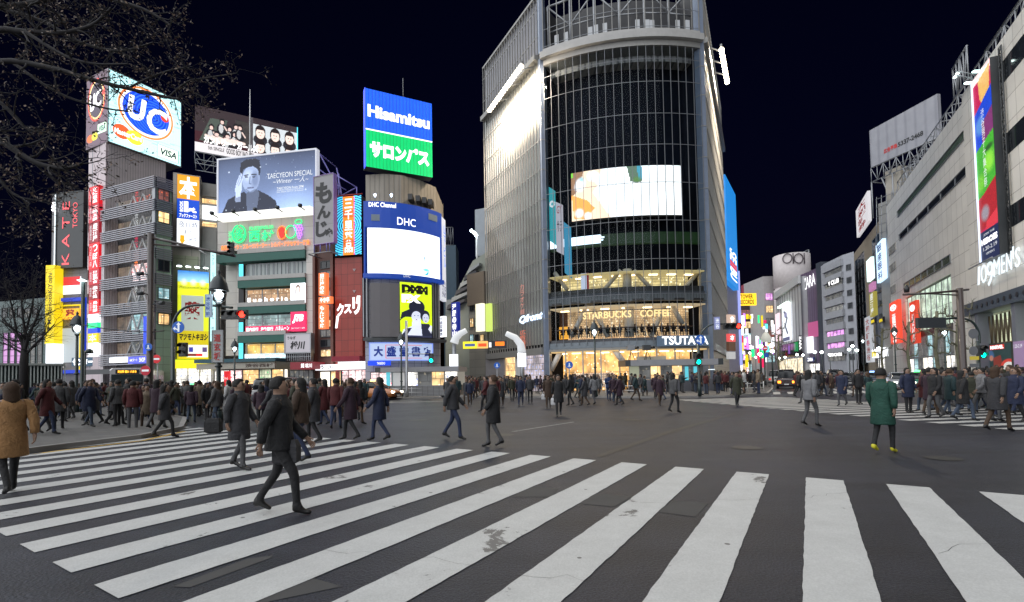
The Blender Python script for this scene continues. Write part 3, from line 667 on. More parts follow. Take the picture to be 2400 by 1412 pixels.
for i, z in enumerate(zc):
    hh = .56
    mb = MB()
    for k in range(6):
        q = z - hh + k * (2 * hh / 5.2); LF.box(mb, -.1, LF.w + .05, q, q + .10, -.05, .12, slat)
    for k in range(8):
        u = LF.w * k / 7; LF.box(mb, u, u + .06, z - hh, z + hh, -.2, -.06, dsteel)
    mb.build('louvre_band', T)
    mb = MB()
    for k in range(6):
        q = z - hh + k * (2 * hh / 5.2); LS.box(mb, .15, LS.w - .1, q, q + .10, .02, .16, slat)
    if i < 6: mb.build('side_louvre_band', T)
    if i < len(zc) - 1:
        zb, zt2 = zc[i + 1] + hh, z - hh
        LF.part('window', 3.2, LF.w - .6, zb - .1, zt2 + .1, -1.4, -1.3, [redroom, dimroom, dimroom, shopr, dimroom, cyanroom, dimroom][i], T)
        mb = MB(); n = 3
        for k in range(n):
            ua, ub = 3.4 + (LF.w - 4.2) * k / n, 3.4 + (LF.w - 4.2) * (k + 1) / n; um = (ua + ub) / 2
            mb.tube([LF.pt(ua, zb, -.8), LF.pt(um, zt2, -.8)], .11, white, 6); mb.tube([LF.pt(um, zt2, -.8), LF.pt(ub, zb, -.8)], .11, white, 6)
        mb.build('diagonal_braces', T)
        LF.part('side_window', .7, 2.9, zb, zt2, -1.4, -1.3, interior('curtain_room', (.3, .2, .14), (.4, .3, .2), (.2, .1, .08), .5, .4, 4), T)
zg = LS.uz(380, 600)[1]; mb = MB(); LS.box(mb, .2, LS.w - .15, 0, zt - 1.3, .001, .02, gtile); mb.build('side_wall', T)
for k, y in enumerate((460, 512, 625, 690, 750)):
    u0, u1, z0, z1 = LS.rect(369, y - 15, 397, y + 12); window(LS, T, u0, u1, z0, z1, [redroom, warm, dglass, cyanroom, warm][k], bars=1, o=.03)
t, B = board('blue_tenant_sign', 'blue and white upright tenant sign at the foot of the louvred building', 'sign', LF, 336, 742, 346, 830, .5, .4, Bl)
t, B = board('strip_sign', 'blue illuminated strip sign under the lowest steel louvres', 'sign', LF, 300, 836, 345, 852, .5, .4, glow('strip_blue', (.1, .12, .8), 1))
tx(t, LF, B, (.1, .3, .5, .7), 'ABCマート', Wt); tx(t, LF, B, (.6, .2, .9, .8), 'SHOP', Wt)
t, B = board('strip_sign', 'white illuminated strip sign at the left foot of the louvred building', 'sign', LF, 256, 838, 297, 850, .5, .4, WB)
tx(t, LF, B, (.1, .3, .9, .7), 'OPEN 24', redl)
t = thing('street_canopy', 'low metal entrance canopy under the louvred building', 'canopy', LF.pt(4, 2.6, 1))
LF.part('roof_sheet', .5, LF.w, 2.9, 3.15, 0, 1.6, steel, t); LF.part('fascia', .5, LF.w, 2.7, 3.2, 1.6, 1.68, dsteel, t)
# colourful reflections in the dark glass, put in as glowing letters hung behind it
t = thing('reflected_letters', 'pink and white sign reflections in the louvred front, built as glowing letters', 'neon', LF.pt(4.2, 12, -1.1))
for k in range(5):
    z = zc[k + 1] + 1.1; lettering(LF, '渋谷', 4.1, 4.7, z, z + 1.6, -1.0, [Rd, Wd, Pk, Or, Wd][k], t, vertical=True)

# ================================================================ bookshop building with the orange and blue upright sign
K0 = at(405, 500, 54.4); K1 = at(470, 500, 55.6); K2 = at(514, 500, 56.5)
KF = Fac(K0, K2)
T = thing('bookshop_building', 'stepped beige building between the louvred block and the white fruit parlour building', 'building', (K0.x, K0.y, 0))
beige = tiles('beige_wall', (.6, .54, .47), (.25, .22, .2), 1.8, 1.2)
wall(KF, T, 0, KF.rect(472, 0, 473, 1)[0], 0, KF.uz(430, 408)[1], 12, beige)
wall(KF, T, KF.rect(472, 0, 473, 1)[0] + .01, KF.w, 0, KF.uz(490, 432)[1], 11.9, tiles('pale_grey_wall', (.4, .4, .38), (.2, .2, .2), 1.5, 1.5), o=-.5)
for k, (y0, y1) in enumerate(((432, 462), (468, 478), (484, 516), (522, 532), (538, 590))):
    u0, u1, z0, z1 = KF.rect(474, y0, 508, y1, -.5)
    KF.part('spandrel' if k % 2 == 0 else 'window', u0, u1, z0, z1, -.5, -.3 if k % 2 == 0 else -.45, WB if k == 2 else (conc if k % 2 == 0 else warm), T)
KF.part('lower_wall', .1, KF.rect(468, 0, 469, 1)[0], 2.5, KF.uz(430, 600)[1], .002, .1, tiles('lime_lit_wall', (.5, .52, .36), (.25, .26, .18), 1.2, 1.2), T)
t, B = board('upright_book_sign', 'upright sign with a white book character on orange over blue and white panels', 'sign', KF, 415, 412, 467, 578, .5, .5, WB, steel, .06)
KF.part('orange_panel', *sub(B, 0, 0, 1, .34)[:4], B[4] - .01, B[4] + .004, glow('book_orange', (.9, .38, .02), 1.0), t); KF.part('blue_panel', *sub(B, 0, .34, 1, .62)[:4], B[4] - .01, B[4] + .004, glow('book_blue', (.01, .08, .62), 1.0), t)
tx(t, KF, B, (.08, .02, .92, .33), '本', Wt, weight=.03); tx(t, KF, B, (.3, .37, .5, .52), '1', Wt, weight=.08); tx(t, KF, B, (.52, .44, .88, .52), 'st.', Wt, weight=.06)
tx(t, KF, B, (.1, .54, .9, .6), 'ブックファースト', Wt, weight=.03)
mb = MB(); u0, u1, z0, z1, o = sub(B, .12, .37, .26, .52); rot_txt(mb, KF, 'BOOK', u0, u1, z0, z1, o + .01, Wt, .03); mb.build('lettering', t)
tx(t, KF, B, (.08, .65, .92, .74), '夜11時', navy); tx(t, KF, B, (.3, .77, .72, .83), 'まで', navy); tx(t, KF, B, (.5, .87, .92, .95), '地下', navy)
mb = MB(); u0, u1, z0, z1, o = sub(B, .1, .85, .38, .98); um = (u0 + u1) / 2; zm = (z0 + z1) / 2
mb.face([KF.pt(*q, o + .01) for q in ((um - .2, z1), (um - .2, zm), (u0, zm), (um, z0), (u1, zm), (um + .2, zm), (um + .2, z1))], glow('arrow_orange', (1, .5, .02), 1)); mb.build('arrow', t)
# lower drugstore board with gooseneck lamps, their light put into the print
t, B = board('drugstore_board', 'yellow and lime billboard with blue top, grey panel and red character under lamps', 'billboard', KF, 416, 636, 489, 842, 1.2, .5, paint('board_back', (.3, .3, .3), .6))
pc = Pic(60, 150, (235, 225, 20)); g = np.clip(pc.y / .10, 0, 1)[..., None]; top = pc.y < .13
pc.a = np.where(top[..., None], np.array(lin((20, 110, 200))) * (1 - g) + np.array(lin((150, 205, 225))) * g, pc.a)
pc.rect(0, .13, 1, .28, (235, 240, 40)); pc.rect(.12, .28, .84, .68, (165, 175, 165)); pc.rect(0, .28, .12, .68, (220, 230, 40)); pc.rect(.84, .28, 1, .68, (220, 230, 40)); pc.rect(0, .68, 1, 1, (205, 185, 20))
for k in range(3): pc.ell(.2 + k * .3, .13, .14, .05, (250, 255, 230), .8, .9)  # pale pools of lamplight painted along the top of the print
pc.rect(.3, .84, .98, .98, (235, 235, 235)); pc.rect(.36, .87, .5, .92, (60, 60, 160)); pc.rect(.8, .87, .95, .92, (90, 70, 120)); pc.rect(.34, .94, .6, .97, (120, 30, 30)); pc.rect(.6, .94, .8, .97, (220, 20, 30))
picon(t, KF, B, pc, poster('yellow_board_print', .85)); tx(t, KF, B, (.05, .17, .99, .215), 'MatsumotoKiyoshi', blk, shear=.2)
tx(t, KF, B, (.2, .35, .74, .55), '薬', redl, weight=.08); tx(t, KF, B, (.06, .71, .98, .79), 'マツモトキヨシ', blk, weight=.05, shear=.2)
t = thing('board_lamps', 'four gooseneck lamps shining down on the yellow drugstore billboard', 'light', KF.pt(1, B[3], 1))
u0, u1, z0, z1, o = B
for k in range(4):
    u = u0 + (u1 - u0) * (.08 + .28 * k); mb = MB(); mb.tube([KF.pt(u, z1 + .1, .8), KF.pt(u, z1 + .6, 1.2), KF.pt(u, z1 + .5, 2.1)], .03, steel, 6); c = mb.build('arm', t)
    mb = MB(); mb.lathe(KF.pt(u, z1 + .3, 2.1), [(.3, 0), (.22, .12), (.06, .22)], steel, 10); mb.build('lamp_shade', t)
    mb = MB(); mb.lathe(KF.pt(u, z1 + .24, 2.1), [(.24, 0), (.24, .05)], glow('lamp_disc', (.8, 1, .9), 9), 10); mb.build('lamp_disc', t)
t, B = board('shopfront', 'bright yellow canopied drugstore shopfront facing the taxis', 'shopfront', KF, 412, 864, 496, 905, 1.4, 1.2, shop)
u0, u1, z0, z1, o = B
KF.part('canopy', u0 - .2, u1 + .2, z1, z1 + .75, .2, 2.1, glow('canopy_yellow', (.95, .8, .02), 1.0), t); KF.part('canopy_edge', u0 - .2, u1 + .2, z1 + .76, z1 + .95, .2, 2.0, glow('canopy_lime', (.7, .85, .02), 1.1), t)
for k in range(4):
    uu = u0 + (u1 - u0) * k / 3; mb = MB(); KF.box(mb, uu - .06, uu + .06, z0, z1, 1.41, 1.5, white); mb.build('door_post', t)
t, B = board('upright_tenant_sign', 'slim white and cyan upright tenant sign between the yellow board and the white building', 'sign', KF, 493, 588, 505, 800, 1.4, .5, glow('cyan_box', (.6, .95, .95), 1.1))
for k in range(5):
    tx(t, KF, B, (.25, .04 + .2 * k, .75, .16 + .2 * k), ['ヘアー', 'カラオケ', '占い館', 'ゲーム', '喫茶室'][k], [blk, navy, redl, blk, navy][k], vertical=True)
# ================================================================ fruit parlour building with the big portrait billboard
N0 = at(509.4, 600, 54); N1 = same_z(511.9, 600.5, 54, 716, 587)
_d = (N1 - N0).xy.normalized(); NF0 = Fac(N0, N1); NF = Fac(N0, NF0.pt(NF0.uz(737, 600)[0], 0))
T = thing('parlour_building', 'white tiled building with dark green floor bands and green neon fruit sign', 'building', NF.pt(5, 0))
wtile = tiles('white_square_tiles', (.64, .60, .56), (.38, .35, .33), 1.3, 1.3, .02)
zr = NF.uz(620, 512)[1]; uL = NF.rect(598, 0, 599, 1)[0]
wall(NF, T, 0, NF.w, NF.uz(650, 582)[1], zr, 14, wtile)
wall(NF, T, 0, uL, 4.6, NF.uz(650, 582)[1] - .001, 14, wtile, o=-1.3); wall(NF, T, uL + .001, NF.w, 0, NF.uz(650, 582)[1] - .001, 13.9, paint('inner_wall', (.16, .16, .16), .8), o=-.9)
u7 = NF.rect(716, 0, 717, 1)[0]; wall(NF, T, u7, NF.w, 3.5, NF.uz(650, 582)[1] - .001, 10, wtile, o=-.001, name='side_pier')
green = paint('dark_green_band', (.004, .10, .075), .4)
uG = NF.rect(573, 0, 574, 1)[0]
rows = [(587, 606), (651, 669), (714, 731), (783, 800)]   # green bands at right end x=716
def zN(y): return NF.uz(712, y)[1]
for k, (a, b) in enumerate(rows):
    z0, z1 = zN(b), zN(a); ue = u7 if k < 3 else NF.rect(672, 0, 673, 1)[0]
    NF.part('green_band', uG - .6 if k else .1, ue, z0, z1, -.9, .25, green, T); NF.part('ledge', uG - .6, ue, z1, z1 + .45, -.9, .3, paint('ledge_white', (.45, .44, .42), .6), T)
wins = [(609, 645), (671, 708), (733, 776), (802, 835)]
curt = ribs('grey_curtain_glass', (.30, .33, .33), (.10, .12, .13), .5, emit=.25)
jtb = interior('travel_office', (.25, .4, .4), (.35, .5, .5), (.8, .9, .85), .8, 1.5, .5)
amb = interior('amber_parlour', (.75, .45, .08), (.9, .55, .12), (1, .8, .4), 1.2, 2.2, 1.4)
cafe = interior('cafe_room', (.40, .2, .08), (.65, .38, .18), (1, .85, .6), 1.0, .9, .7)
for k, (a, b) in enumerate(wins):
    z0, z1 = zN(b), zN(a) - .02; ue = u7 if k < 3 else NF.rect(672, 0, 673, 1)[0]
    n = 3; ul = NF.rect(573, 0, 574, 1)[0]; ur = ue if k != 1 else NF.rect(681, 0, 682, 1)[0]
    if k == 2: ur = NF.rect(681, 0, 682, 1)[0]
    for i in range(n): window(NF, T, ul + (ur - ul) * i / n, ul + (ur - ul) * (i + 1) / n - .02, z0, z1, [curt, cafe, jtb, amb][k], fm=steel, o=-.55, ft=.05, bars=2 if k == 0 else 0)
# side strip sign
t, B = board('floor_sign_strip', 'thin vertical strip of small cyan tenant signs in the recess of the white building', 'sign', NF, 559, 620, 571, 848, -.2, .3, black)
for k, (a, b) in enumerate(((0, .16), (.42, .56), (.6, .75), (.8, .97))):
    c = NF.part('sign_face', *sub(B, .1, a, .9, b)[:4], B[4] - .01, B[4] + .01, Cy if k != 1 else Wd, t); tx(t, NF, B, (.25, a + .02, .75, b - .02), ['リーガロ', 'ホテル', 'ヘアサロン', 'エステ'][k], navy, vertical=True)
# neon: green emblem, name, fruit, orange line
t = thing('neon_sign', 'green neon fruit emblem and name above an orange neon line on the white building', 'neon', NF.pt(5, zN(570), .2))
def ring(mb, fr, cx, cz, rx, rz, o, m, r=.05, a0=0, a1=360, n=22):
    mb.tube([fr.pt(cx + rx * math.cos(R(a0 + (a1 - a0) * i / n)), cz + rz * math.sin(R(a0 + (a1 - a0) * i / n)), o) for i in range(n + 1)], r, m, 6, cap=False)
mb = MB(); u, z = NF.uz(563, 550); ring(mb, NF, u, z, .78, .95, .2, Gn, .08, 100, 440)
for k in range(8):
    a = k * 2.4; r = .17 * math.sqrt(k) * 1.25; ring(mb, NF, u + r * math.cos(a), z + r * math.sin(a), .17, .17, .2, Gn, .045, n=10)
mb.build('emblem', t)
def tp(fr, t, s, x0, y0, x1, y1, m, o=.2, **kw):
    """lettering between two pixel corners, following the facade's slope"""
    u0, z1 = fr.uz(x0, y0, o); u1, _ = fr.uz(x1, y0, o); z0 = z1 - (fr.uz(x0, y0, o)[1] - fr.uz(x0, y1, o)[1])
    return lettering(fr, s, u0, u1, z0, z1, o, m, t, **kw)
tp(NF, t, '渋谷', 535, 542, 545, 570, Gn, vertical=True, weight=.01); tp(NF, t, 'FRUITS&PARLOR', 584, 532, 641, 540, Gn, weight=.02)
tp(NF, t, '西', 583, 542, 609, 568, Gn, weight=.03); tp(NF, t, '村', 613, 541, 641, 566, Gn, weight=.03)
tp(NF, t, '高級フルーツ・フルーツパーラー・シルバーアクセサリー雑貨', 518, 576, 725, 588, Or, weight=.025)
mb = MB(); u, z = NF.uz(663, 547); ring(mb, NF, u, z, .5, .7, .2, Or, .06, n=16); mb.face([NF.pt(u + .42 * math.cos(q) * (1 if math.sin(q) > 0 else .75), z + .62 * math.sin(q), .21) for q in [i * .4 for i in range(16)]], glow('berry_red', (.85, .03, .02), 1)); mb.build('strawberry', t)
mb = MB(); u, z = NF.uz(684, 545); ring(mb, NF, u, z, .62, .68, .2, Gn, .06); mb.build('melon', t)
mb = MB(); u, z = NF.uz(700, 543)
for k, (dx, dz) in enumerate([(-.35, .5), (0, .5), (.35, .5), (-.2, .2), (.15, .2), (.45, .2), (0, -.1), (.3, -.1), (.1, -.4), (.35, -.4), (.2, -.7)]): ring(mb, NF, u + dx, z + dz, .16, .16, .2, Vi, .045, n=9)
ring(mb, NF, u + .1, z + 1.0, .4, .25, .2, Gn, .05, n=10); mb.build('grapes', t)
t = thing('cafe_sign', 'white serif style letters of a cafe name across the lit first floor windows', 'sign', NF.pt(6, zN(705), .1))
tp(NF, t, 'E u p h o r i a', 580, 699, 675, 712, Wt, o=.05, weight=.035)
t, B = board('hair_poster', 'white lightbox poster with brown hair beside the cafe windows', 'poster', NF, 681, 664, 716, 711, .25, .5, white)
pc = Pic(40, 44, (235, 240, 245)); pc.ell(.5, .3, .16, .22, (80, 60, 50)); pc.ell(.5, .36, .12, .18, (225, 205, 195)); pc.rect(.33, .3, .4, .55, (90, 70, 60)); pc.rect(.6, .3, .67, .55, (90, 70, 60)); pc.ell(.5, .5, .1, .16, (235, 235, 240))
picon(t, NF, B, pc, bpost2)
t, B = board('travel_sign', 'crimson square travel agency sign with white italic letters', 'sign', NF, 681, 731, 716, 776, .25, .5, Pk)
tx(t, NF, B, (.12, .14, .88, .6), 'JTB', Wt, weight=.08, shear=.3); tx(t, NF, B, (.05, .82, .95, .9), 'JTBトラベルゲート渋谷', Wt)
t, B = board('travel_banner', 'low crimson banner in three panels along the travel agency windows', 'sign', NF, 575, 764, 680, 778, -.1, .2, Pk)
tx(t, NF, B, (.02, .2, .3, .85), '国内旅行', Wt, weight=.02); tx(t, NF, B, (.35, .2, .63, .85), '海外旅行', Wt, weight=.02); tx(t, NF, B, (.68, .12, .98, .88), 'ハネムーン', Wt, weight=.02)
t, B = board('calligraphy_board', 'large grey white board with black brushed characters above the brown awning', 'sign', NF, 669, 784, 727, 826, .9, .6, glow('pale_board', (.42, .40, .44), .8), steel)
tx(t, NF, B, (.08, .1, .42, .28), 'うなぎ', blk, weight=.03); tx(t, NF, B, (.2, .38, .8, .85), '松川', blk, weight=.05, shear=.15)
mb = MB(); u0, u1, z0, z1, o = B
for k in range(14): NF.box(mb, u0 + (u1 - u0) * k / 13 - .03, u0 + (u1 - u0) * k / 13 + .03, z0 - .9, z0 - .1, .3, .85, steel)
NF.box(mb, u0, u1, z0 - .5, z0 - .45, .3, .86, steel); mb.build('guard_grille', t)
t, B = board('name_band', 'white glowing lettered band at first floor level of the white building', 'sign', NF, 573, 829, 672, 843, .5, .3, glow('pale_blue_box', (.55, .75, .85), 1))
tx(t, NF, B, (.02, .12, .98, .9), '渋谷西村フルーツパーラー', Wt, weight=.04)
ua, ub = NF.rect(508, 0, 509, 1)[0], NF.rect(680, 0, 681, 1)[0]
t = thing('shop_awning', 'long dark blue green awning with pale name board over the fruit shop', 'awning', NF.pt(5, zN(862), 1))
NF.part('canopy', ua - .3, ub, zN(848), zN(840), 0, 2.6, paint('teal_canopy', (.02, .09, .12), .5), t); c = NF.part('name_board', ua - .2, ub - .2, zN(863), zN(850), 2.2, 2.4, paint('cream_board', (.42, .39, .33), .5), t)
tp(NF, c, '渋谷西村', 574, 853, 640, 862, paint('brown_letters', (.06, .03, .02), .5), o=2.42, weight=.03)
t = thing('fruit_shopfront', 'brightly lit fruit shop front with displays under the long awning', 'shopfront', NF.pt(5, 0, .3))
us = [NF.rect(x, 0, x + 1, 1)[0] for x in (510, 545, 574, 612, 640, 668, 678)]
mm = [shop, shopr, warm, interior('green_display', (.5, .6, .4), (.7, .7, .5), (.1, .6, .2), 1.4, .4, .4), warm, WW]
for k in range(6): window(NF, t, us[k], us[k + 1] - .02, .3, zN(864), mm[k], fm=steel, o=.2)
t, B = board('vending_banner', 'red upright standing panel in the fruit shop front', 'sign', NF, 525, 870, 536, 905, 1.2, .3, Rd); tx(t, NF, B, (.15, .4, .85, .6), 'セール', Wt)
t, B = board('restaurant_awning', 'dark red awning with white characters left of the white lit restaurant', 'awning', NF, 680, 849, 737, 866, 2.0, 2.0, glow('maroon_awning', (.22, .02, .03), .6))
tx(t, NF, B, (.45, .2, .9, .8), '鰻 松川', Wt, weight=.02)
u0, u1 = NF.rect(680, 0, 681, 1)[0], NF.w; window(NF, t, u0, u1, .2, zN(868), dimroom, o=.2, bars=4)

def bill_frame(name, label, fr, x0, y0, x1, y1, o, d, group=None): return board(name, label, 'billboard', fr, x0, y0, x1, y1, o, d, steel, white, .16, group)
TF = Fac(at(510.5, 374, 53.0), same_z(510.5, 374.2, 53.0, 741.9, 349))
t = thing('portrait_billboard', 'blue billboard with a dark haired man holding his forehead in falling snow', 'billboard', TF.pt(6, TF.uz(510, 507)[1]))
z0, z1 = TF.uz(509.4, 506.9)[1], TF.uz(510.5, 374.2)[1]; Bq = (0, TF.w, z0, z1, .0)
TF.part('panel', 0, TF.w, z0, z1, -.5, -.02, steel, t); TF.frame('frame', .1, TF.w - .1, z0 + .1, z1 - .1, -.5, .1, .14, glow('lit_frame', (.7, .72, .8), .7), t)
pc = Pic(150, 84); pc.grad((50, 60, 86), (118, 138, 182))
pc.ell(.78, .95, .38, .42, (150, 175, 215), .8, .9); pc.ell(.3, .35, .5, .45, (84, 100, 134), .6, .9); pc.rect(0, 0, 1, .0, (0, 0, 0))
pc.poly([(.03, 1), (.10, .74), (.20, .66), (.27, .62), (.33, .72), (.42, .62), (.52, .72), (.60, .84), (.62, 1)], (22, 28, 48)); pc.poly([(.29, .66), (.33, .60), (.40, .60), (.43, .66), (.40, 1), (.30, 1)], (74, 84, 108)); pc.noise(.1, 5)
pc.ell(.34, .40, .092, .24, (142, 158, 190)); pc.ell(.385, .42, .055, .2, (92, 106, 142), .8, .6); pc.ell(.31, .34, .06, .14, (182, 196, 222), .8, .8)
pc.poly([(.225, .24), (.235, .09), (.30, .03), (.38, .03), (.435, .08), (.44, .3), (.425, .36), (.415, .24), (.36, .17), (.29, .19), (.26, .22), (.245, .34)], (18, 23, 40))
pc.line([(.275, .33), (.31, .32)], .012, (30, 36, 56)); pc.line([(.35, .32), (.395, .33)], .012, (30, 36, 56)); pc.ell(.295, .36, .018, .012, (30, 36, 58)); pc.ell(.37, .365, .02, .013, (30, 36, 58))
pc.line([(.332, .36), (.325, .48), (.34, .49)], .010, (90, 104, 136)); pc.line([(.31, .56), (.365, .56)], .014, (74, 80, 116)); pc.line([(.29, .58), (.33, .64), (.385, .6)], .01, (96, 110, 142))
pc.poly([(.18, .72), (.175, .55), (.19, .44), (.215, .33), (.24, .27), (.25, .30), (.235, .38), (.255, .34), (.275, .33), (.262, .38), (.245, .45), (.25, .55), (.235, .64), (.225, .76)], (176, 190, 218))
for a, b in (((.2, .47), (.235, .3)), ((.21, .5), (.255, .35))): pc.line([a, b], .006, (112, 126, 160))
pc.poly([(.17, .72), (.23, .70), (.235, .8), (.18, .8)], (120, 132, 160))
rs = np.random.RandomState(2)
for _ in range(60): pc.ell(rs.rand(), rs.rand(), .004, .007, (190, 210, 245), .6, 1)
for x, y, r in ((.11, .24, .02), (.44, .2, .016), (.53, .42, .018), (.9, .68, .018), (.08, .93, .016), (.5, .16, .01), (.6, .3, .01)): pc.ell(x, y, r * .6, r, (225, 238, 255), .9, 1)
TB = (.12, TF.w - .12, z0 + .12, z1 - .12, .0); picon(t, TF, TB, pc, poster('portrait_print', .9))  # floodlight on the printed board put in as emission of the picture
def lr(t, fr, B, f, s, m, sl=0, **kw): u0, u1, a, b, o = sub(B, *f); return lettering(fr, s, u0, u1, a, b, o + .02, m, t, slant=sl, **kw)
lr(t, TF, TB, (.51, .34, .97, .43), 'TAECYEON SPECIAL', Wd); lr(t, TF, TB, (.57, .44, .93, .54), '~Winter 一人~', Wd, shear=.25)
lr(t, TF, TB, (.61, .60, .88, .645), 'TAECYEON From 2PM', Wd, weight=.01); lr(t, TF, TB, (.61, .67, .88, .70), 'Solo Album 2017.01.18 Release!', Wd)
TF.part('underline', *sub(TB, .61, .655, .88, .66)[:4], .01, .02, Wd, t)
c = TF.part('lit_ledge', .2, TF.w - .2, z0 - .55, z0 - .1, -.6, .9, glow('ledge_wash', (1, .98, .92), 1.1), t)  # spotlight wash on the ledge put in as emission
for k in range(5):
    u = .8 + (TF.w - 1.6) * k / 4; mb = MB(); mb.tube([TF.pt(u, z0 - .5, .9), TF.pt(u, z0 - .4, 1.7)], .05, dsteel, 6); mb.lathe(TF.pt(u, z0 - .35, 1.7), [(.1, -.15), (.24, 0), (.2, .2)], dsteel, 8); mb.build('spotlight', t)
mb = MB(); A, Bb = TF.pt(TF.w, z1 - .3, -.6), TF.pt(TF.w + 3.2, z0 - 1.5, -3)
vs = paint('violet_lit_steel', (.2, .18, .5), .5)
for p, q in ((A, Bb), (TF.pt(TF.w, z0, -.6), Bb), (TF.pt(TF.w, z0, -.6), TF.pt(TF.w + 1.5, z0 + 3, -1.8)), (TF.pt(TF.w, z1 - 2, -.6), TF.pt(TF.w + 1.5, z0 + 3, -1.8)), (TF.pt(TF.w + 1.5, z0 + 4.2, -1.8), TF.pt(TF.w + 1.5, z0 - 2, -1.8)), (A, TF.pt(TF.w, z1 - .3, -4)), (TF.pt(TF.w, z1 - .3, -4), TF.pt(TF.w + 1.5, z0 - 2, -4))): mb.tube([p, q], .07, vs, 6)
mb.build('steel_bracing', t)
# girl group billboard behind
GF = Fac(at(457, 246, 62), same_z(457, 246, 62, 696, 299))
zb = GF.uz(455, 353)[1]; zt = GF.uz(457, 246)[1]
t = thing('pop_group_billboard', 'dark rooftop billboard with a group of dancers and six portraits behind the blue one', 'billboard', GF.pt(5, zb))
GF.part('panel', 0, GF.w, zb, zt, -.5, -.02, dsteel, t); GF.part('edge_light', GF.w, GF.w + .1, zb, zt, -.5, .05, Cy, t)
pc = Pic(170, 80, (52, 40, 44)); pc.rect(0, .55, 1, .80, (60, 20, 30)); pc.poly([(.04, .75), (.14, .22), (.30, .2), (.24, .75)], (74, 84, 76))
pc.poly([(.38, .12), (.52, .15), (.52, .75), (.36, .6)], (40, 36, 38))
for k in range(12): pc.line([(.38 + k * .012, .15), (.40 + k * .012, .75)], .003, (90, 84, 80))
pc.rect(.52, 0, .545, .8, (74, 70, 74)); rs = np.random.RandomState(4)
for cx, cy2, s in ((.15, .42, 1), (.25, .25, 1), (.32, .38, 1), (.38, .30, 1), (.20, .55, 1), (.30, .55, 1), (.37, .48, 1), (.42, .30, .8)):
    pc.ell(cx, cy2 + .17, .05, .14, (28, 28, 34)); pc.ell(cx - .01, cy2 + .16, .022, .1, (215, 215, 215), .8); pc.ell(cx, cy2 - .02, .025, .06, (20, 16, 20)); pc.ell(cx, cy2 + .01, .017, .04, (235, 200, 190)); pc.line([(cx + .02, cy2 + .1), (cx + .05, cy2 + .2)], .014, (232, 205, 195))
for k in range(5): pc.line([(.10 + k * .06, .62), (.22 + k * .06, .73 - .02 * k)], .03, (240, 215, 205))
pc.rect(.55, .14, 1, .80, (205, 212, 216)); pc.rect(.55, .50, 1, .515, (110, 100, 105))
for i in range(6):
    cx, cy2 = .62 + .15 * (i % 3), .30 + .33 * (i // 3)
    pc.ell(cx, cy2 + .18, .07, .12, (40, 40, 48)); pc.ell(cx, cy2 - .01, .052, .15, (34, 24, 26)); pc.poly([(cx - .052, cy2), (cx + .052, cy2), (cx + .045, cy2 + .17), (cx - .045, cy2 + .17)], (34, 24, 26)); pc.ell(cx, cy2 + .03, .043, .125, (244, 220, 208)); pc.rect(cx - .043, cy2 - .10, cx + .043, cy2 - .045, (34, 24, 26))
    for e in (-.013, .013): pc.ell(cx + e, cy2 + .015, .006, .01, (40, 28, 30))
    pc.ell(cx, cy2 + .08, .009, .01, (190, 90, 90))
pc.rect(0, .80, 1, 1, (226, 220, 222)); GB = (0, GF.w, zb, zt, 0)
picon(t, GF, GB, pc, poster('group_print', .85)); lr(t, GF, GB, (.08, .62, .60, .80), 'カントリー・ガールズ', Wt, weight=.05); lr(t, GF, GB, (.12, .84, .27, .92), '5th SINGLE', blk, weight=.01); lr(t, GF, GB, (.29, .82, .56, .94), 'GOOD BOY BAD GIRL', blk, weight=.02)
mb = MB(); truss(mb, GF.pt(0, zb - 1.6, 0), GF.pt(GF.w, zb - 1.6, 0), 1.5, steel, 12); truss(mb, GF.pt(0, zb - 1.6, -2.5), GF.pt(GF.w, zb - 1.6, -2.5), 1.5, steel, 12)
for u in (2.5, 4.0, 10): mb.tube([GF.pt(u, 14, -1.5), GF.pt(u, zb - 1.5, -1.5)], .14, steel, 6)
mb.tube([GF.pt(4, 21, -1.5), GF.pt(7.5, zb - 1.6, -1.5)], .1, steel, 6); mb.build('support_frame', t)
T = thing('rear_building', 'plain dark block behind carrying the pop group billboard', 'building', GF.pt(5, 0)); wall(GF, T, .5, GF.w, 0, 19, 10, conc, o=-1.0)
t = thing('antenna_mast', 'thin white antenna mast rising behind the pop group billboard', 'antenna', GF.pt(8, 19, -1)); a = at(586, 210, 63); b = at(586, 285, 63)
mb = MB(); mb.tube([b - Vector((0, 0, 8)), b, a], [.09, .09, .03], white, 6); mb.build('mast', t)

# ================================================================ narrow brown building, brush-script sign, neon drug sign, red cladding
M0, M1 = at(737, 600, 52.5), at(786, 600, 51.5); MF = Fac(M0, M1)
T = thing('brown_building', 'narrow dark brown building squeezed between the white one and the red tiled one', 'building', MF.pt(1, 0))
wall(MF, T, 0, MF.w, 0, MF.uz(760, 470)[1], 12, paint('brown_wall', (.11, .05, .04), .6)); MF.part('red_brown_pier', 0, .4, 3, MF.uz(760, 600)[1], .01, .4, paint('brown_pier', (.16, .06, .045), .5), T); MF.part('right_pier', MF.w - .35, MF.w, 3, MF.uz(760, 600)[1], .01, .4, paint('brown_pier', (.16, .06, .045), .5), T)
for k in range(10):
    u0, u1, z0, z1 = MF.rect(752, 612 + k * 23, 779, 630 + k * 23); window(MF, T, u0, u1, z0, z1, warm if k in (6, 9) else (dimroom if k % 2 else dglass), bars=1, o=.02)
t, B = board('brush_script_sign', 'tall grey upright sign with black brushed hiragana above a steel bracket', 'sign', MF, 736, 411, 782, 571, 2.0, .5, tiles('grey_sheet', (.33, .32, .34), (.2, .2, .2), 9, 2.5), paint('violet_rim', (.4,.25,.6), .4), .04)
u0, u1, z0, z1, o = B; hh = (z1 - z0)
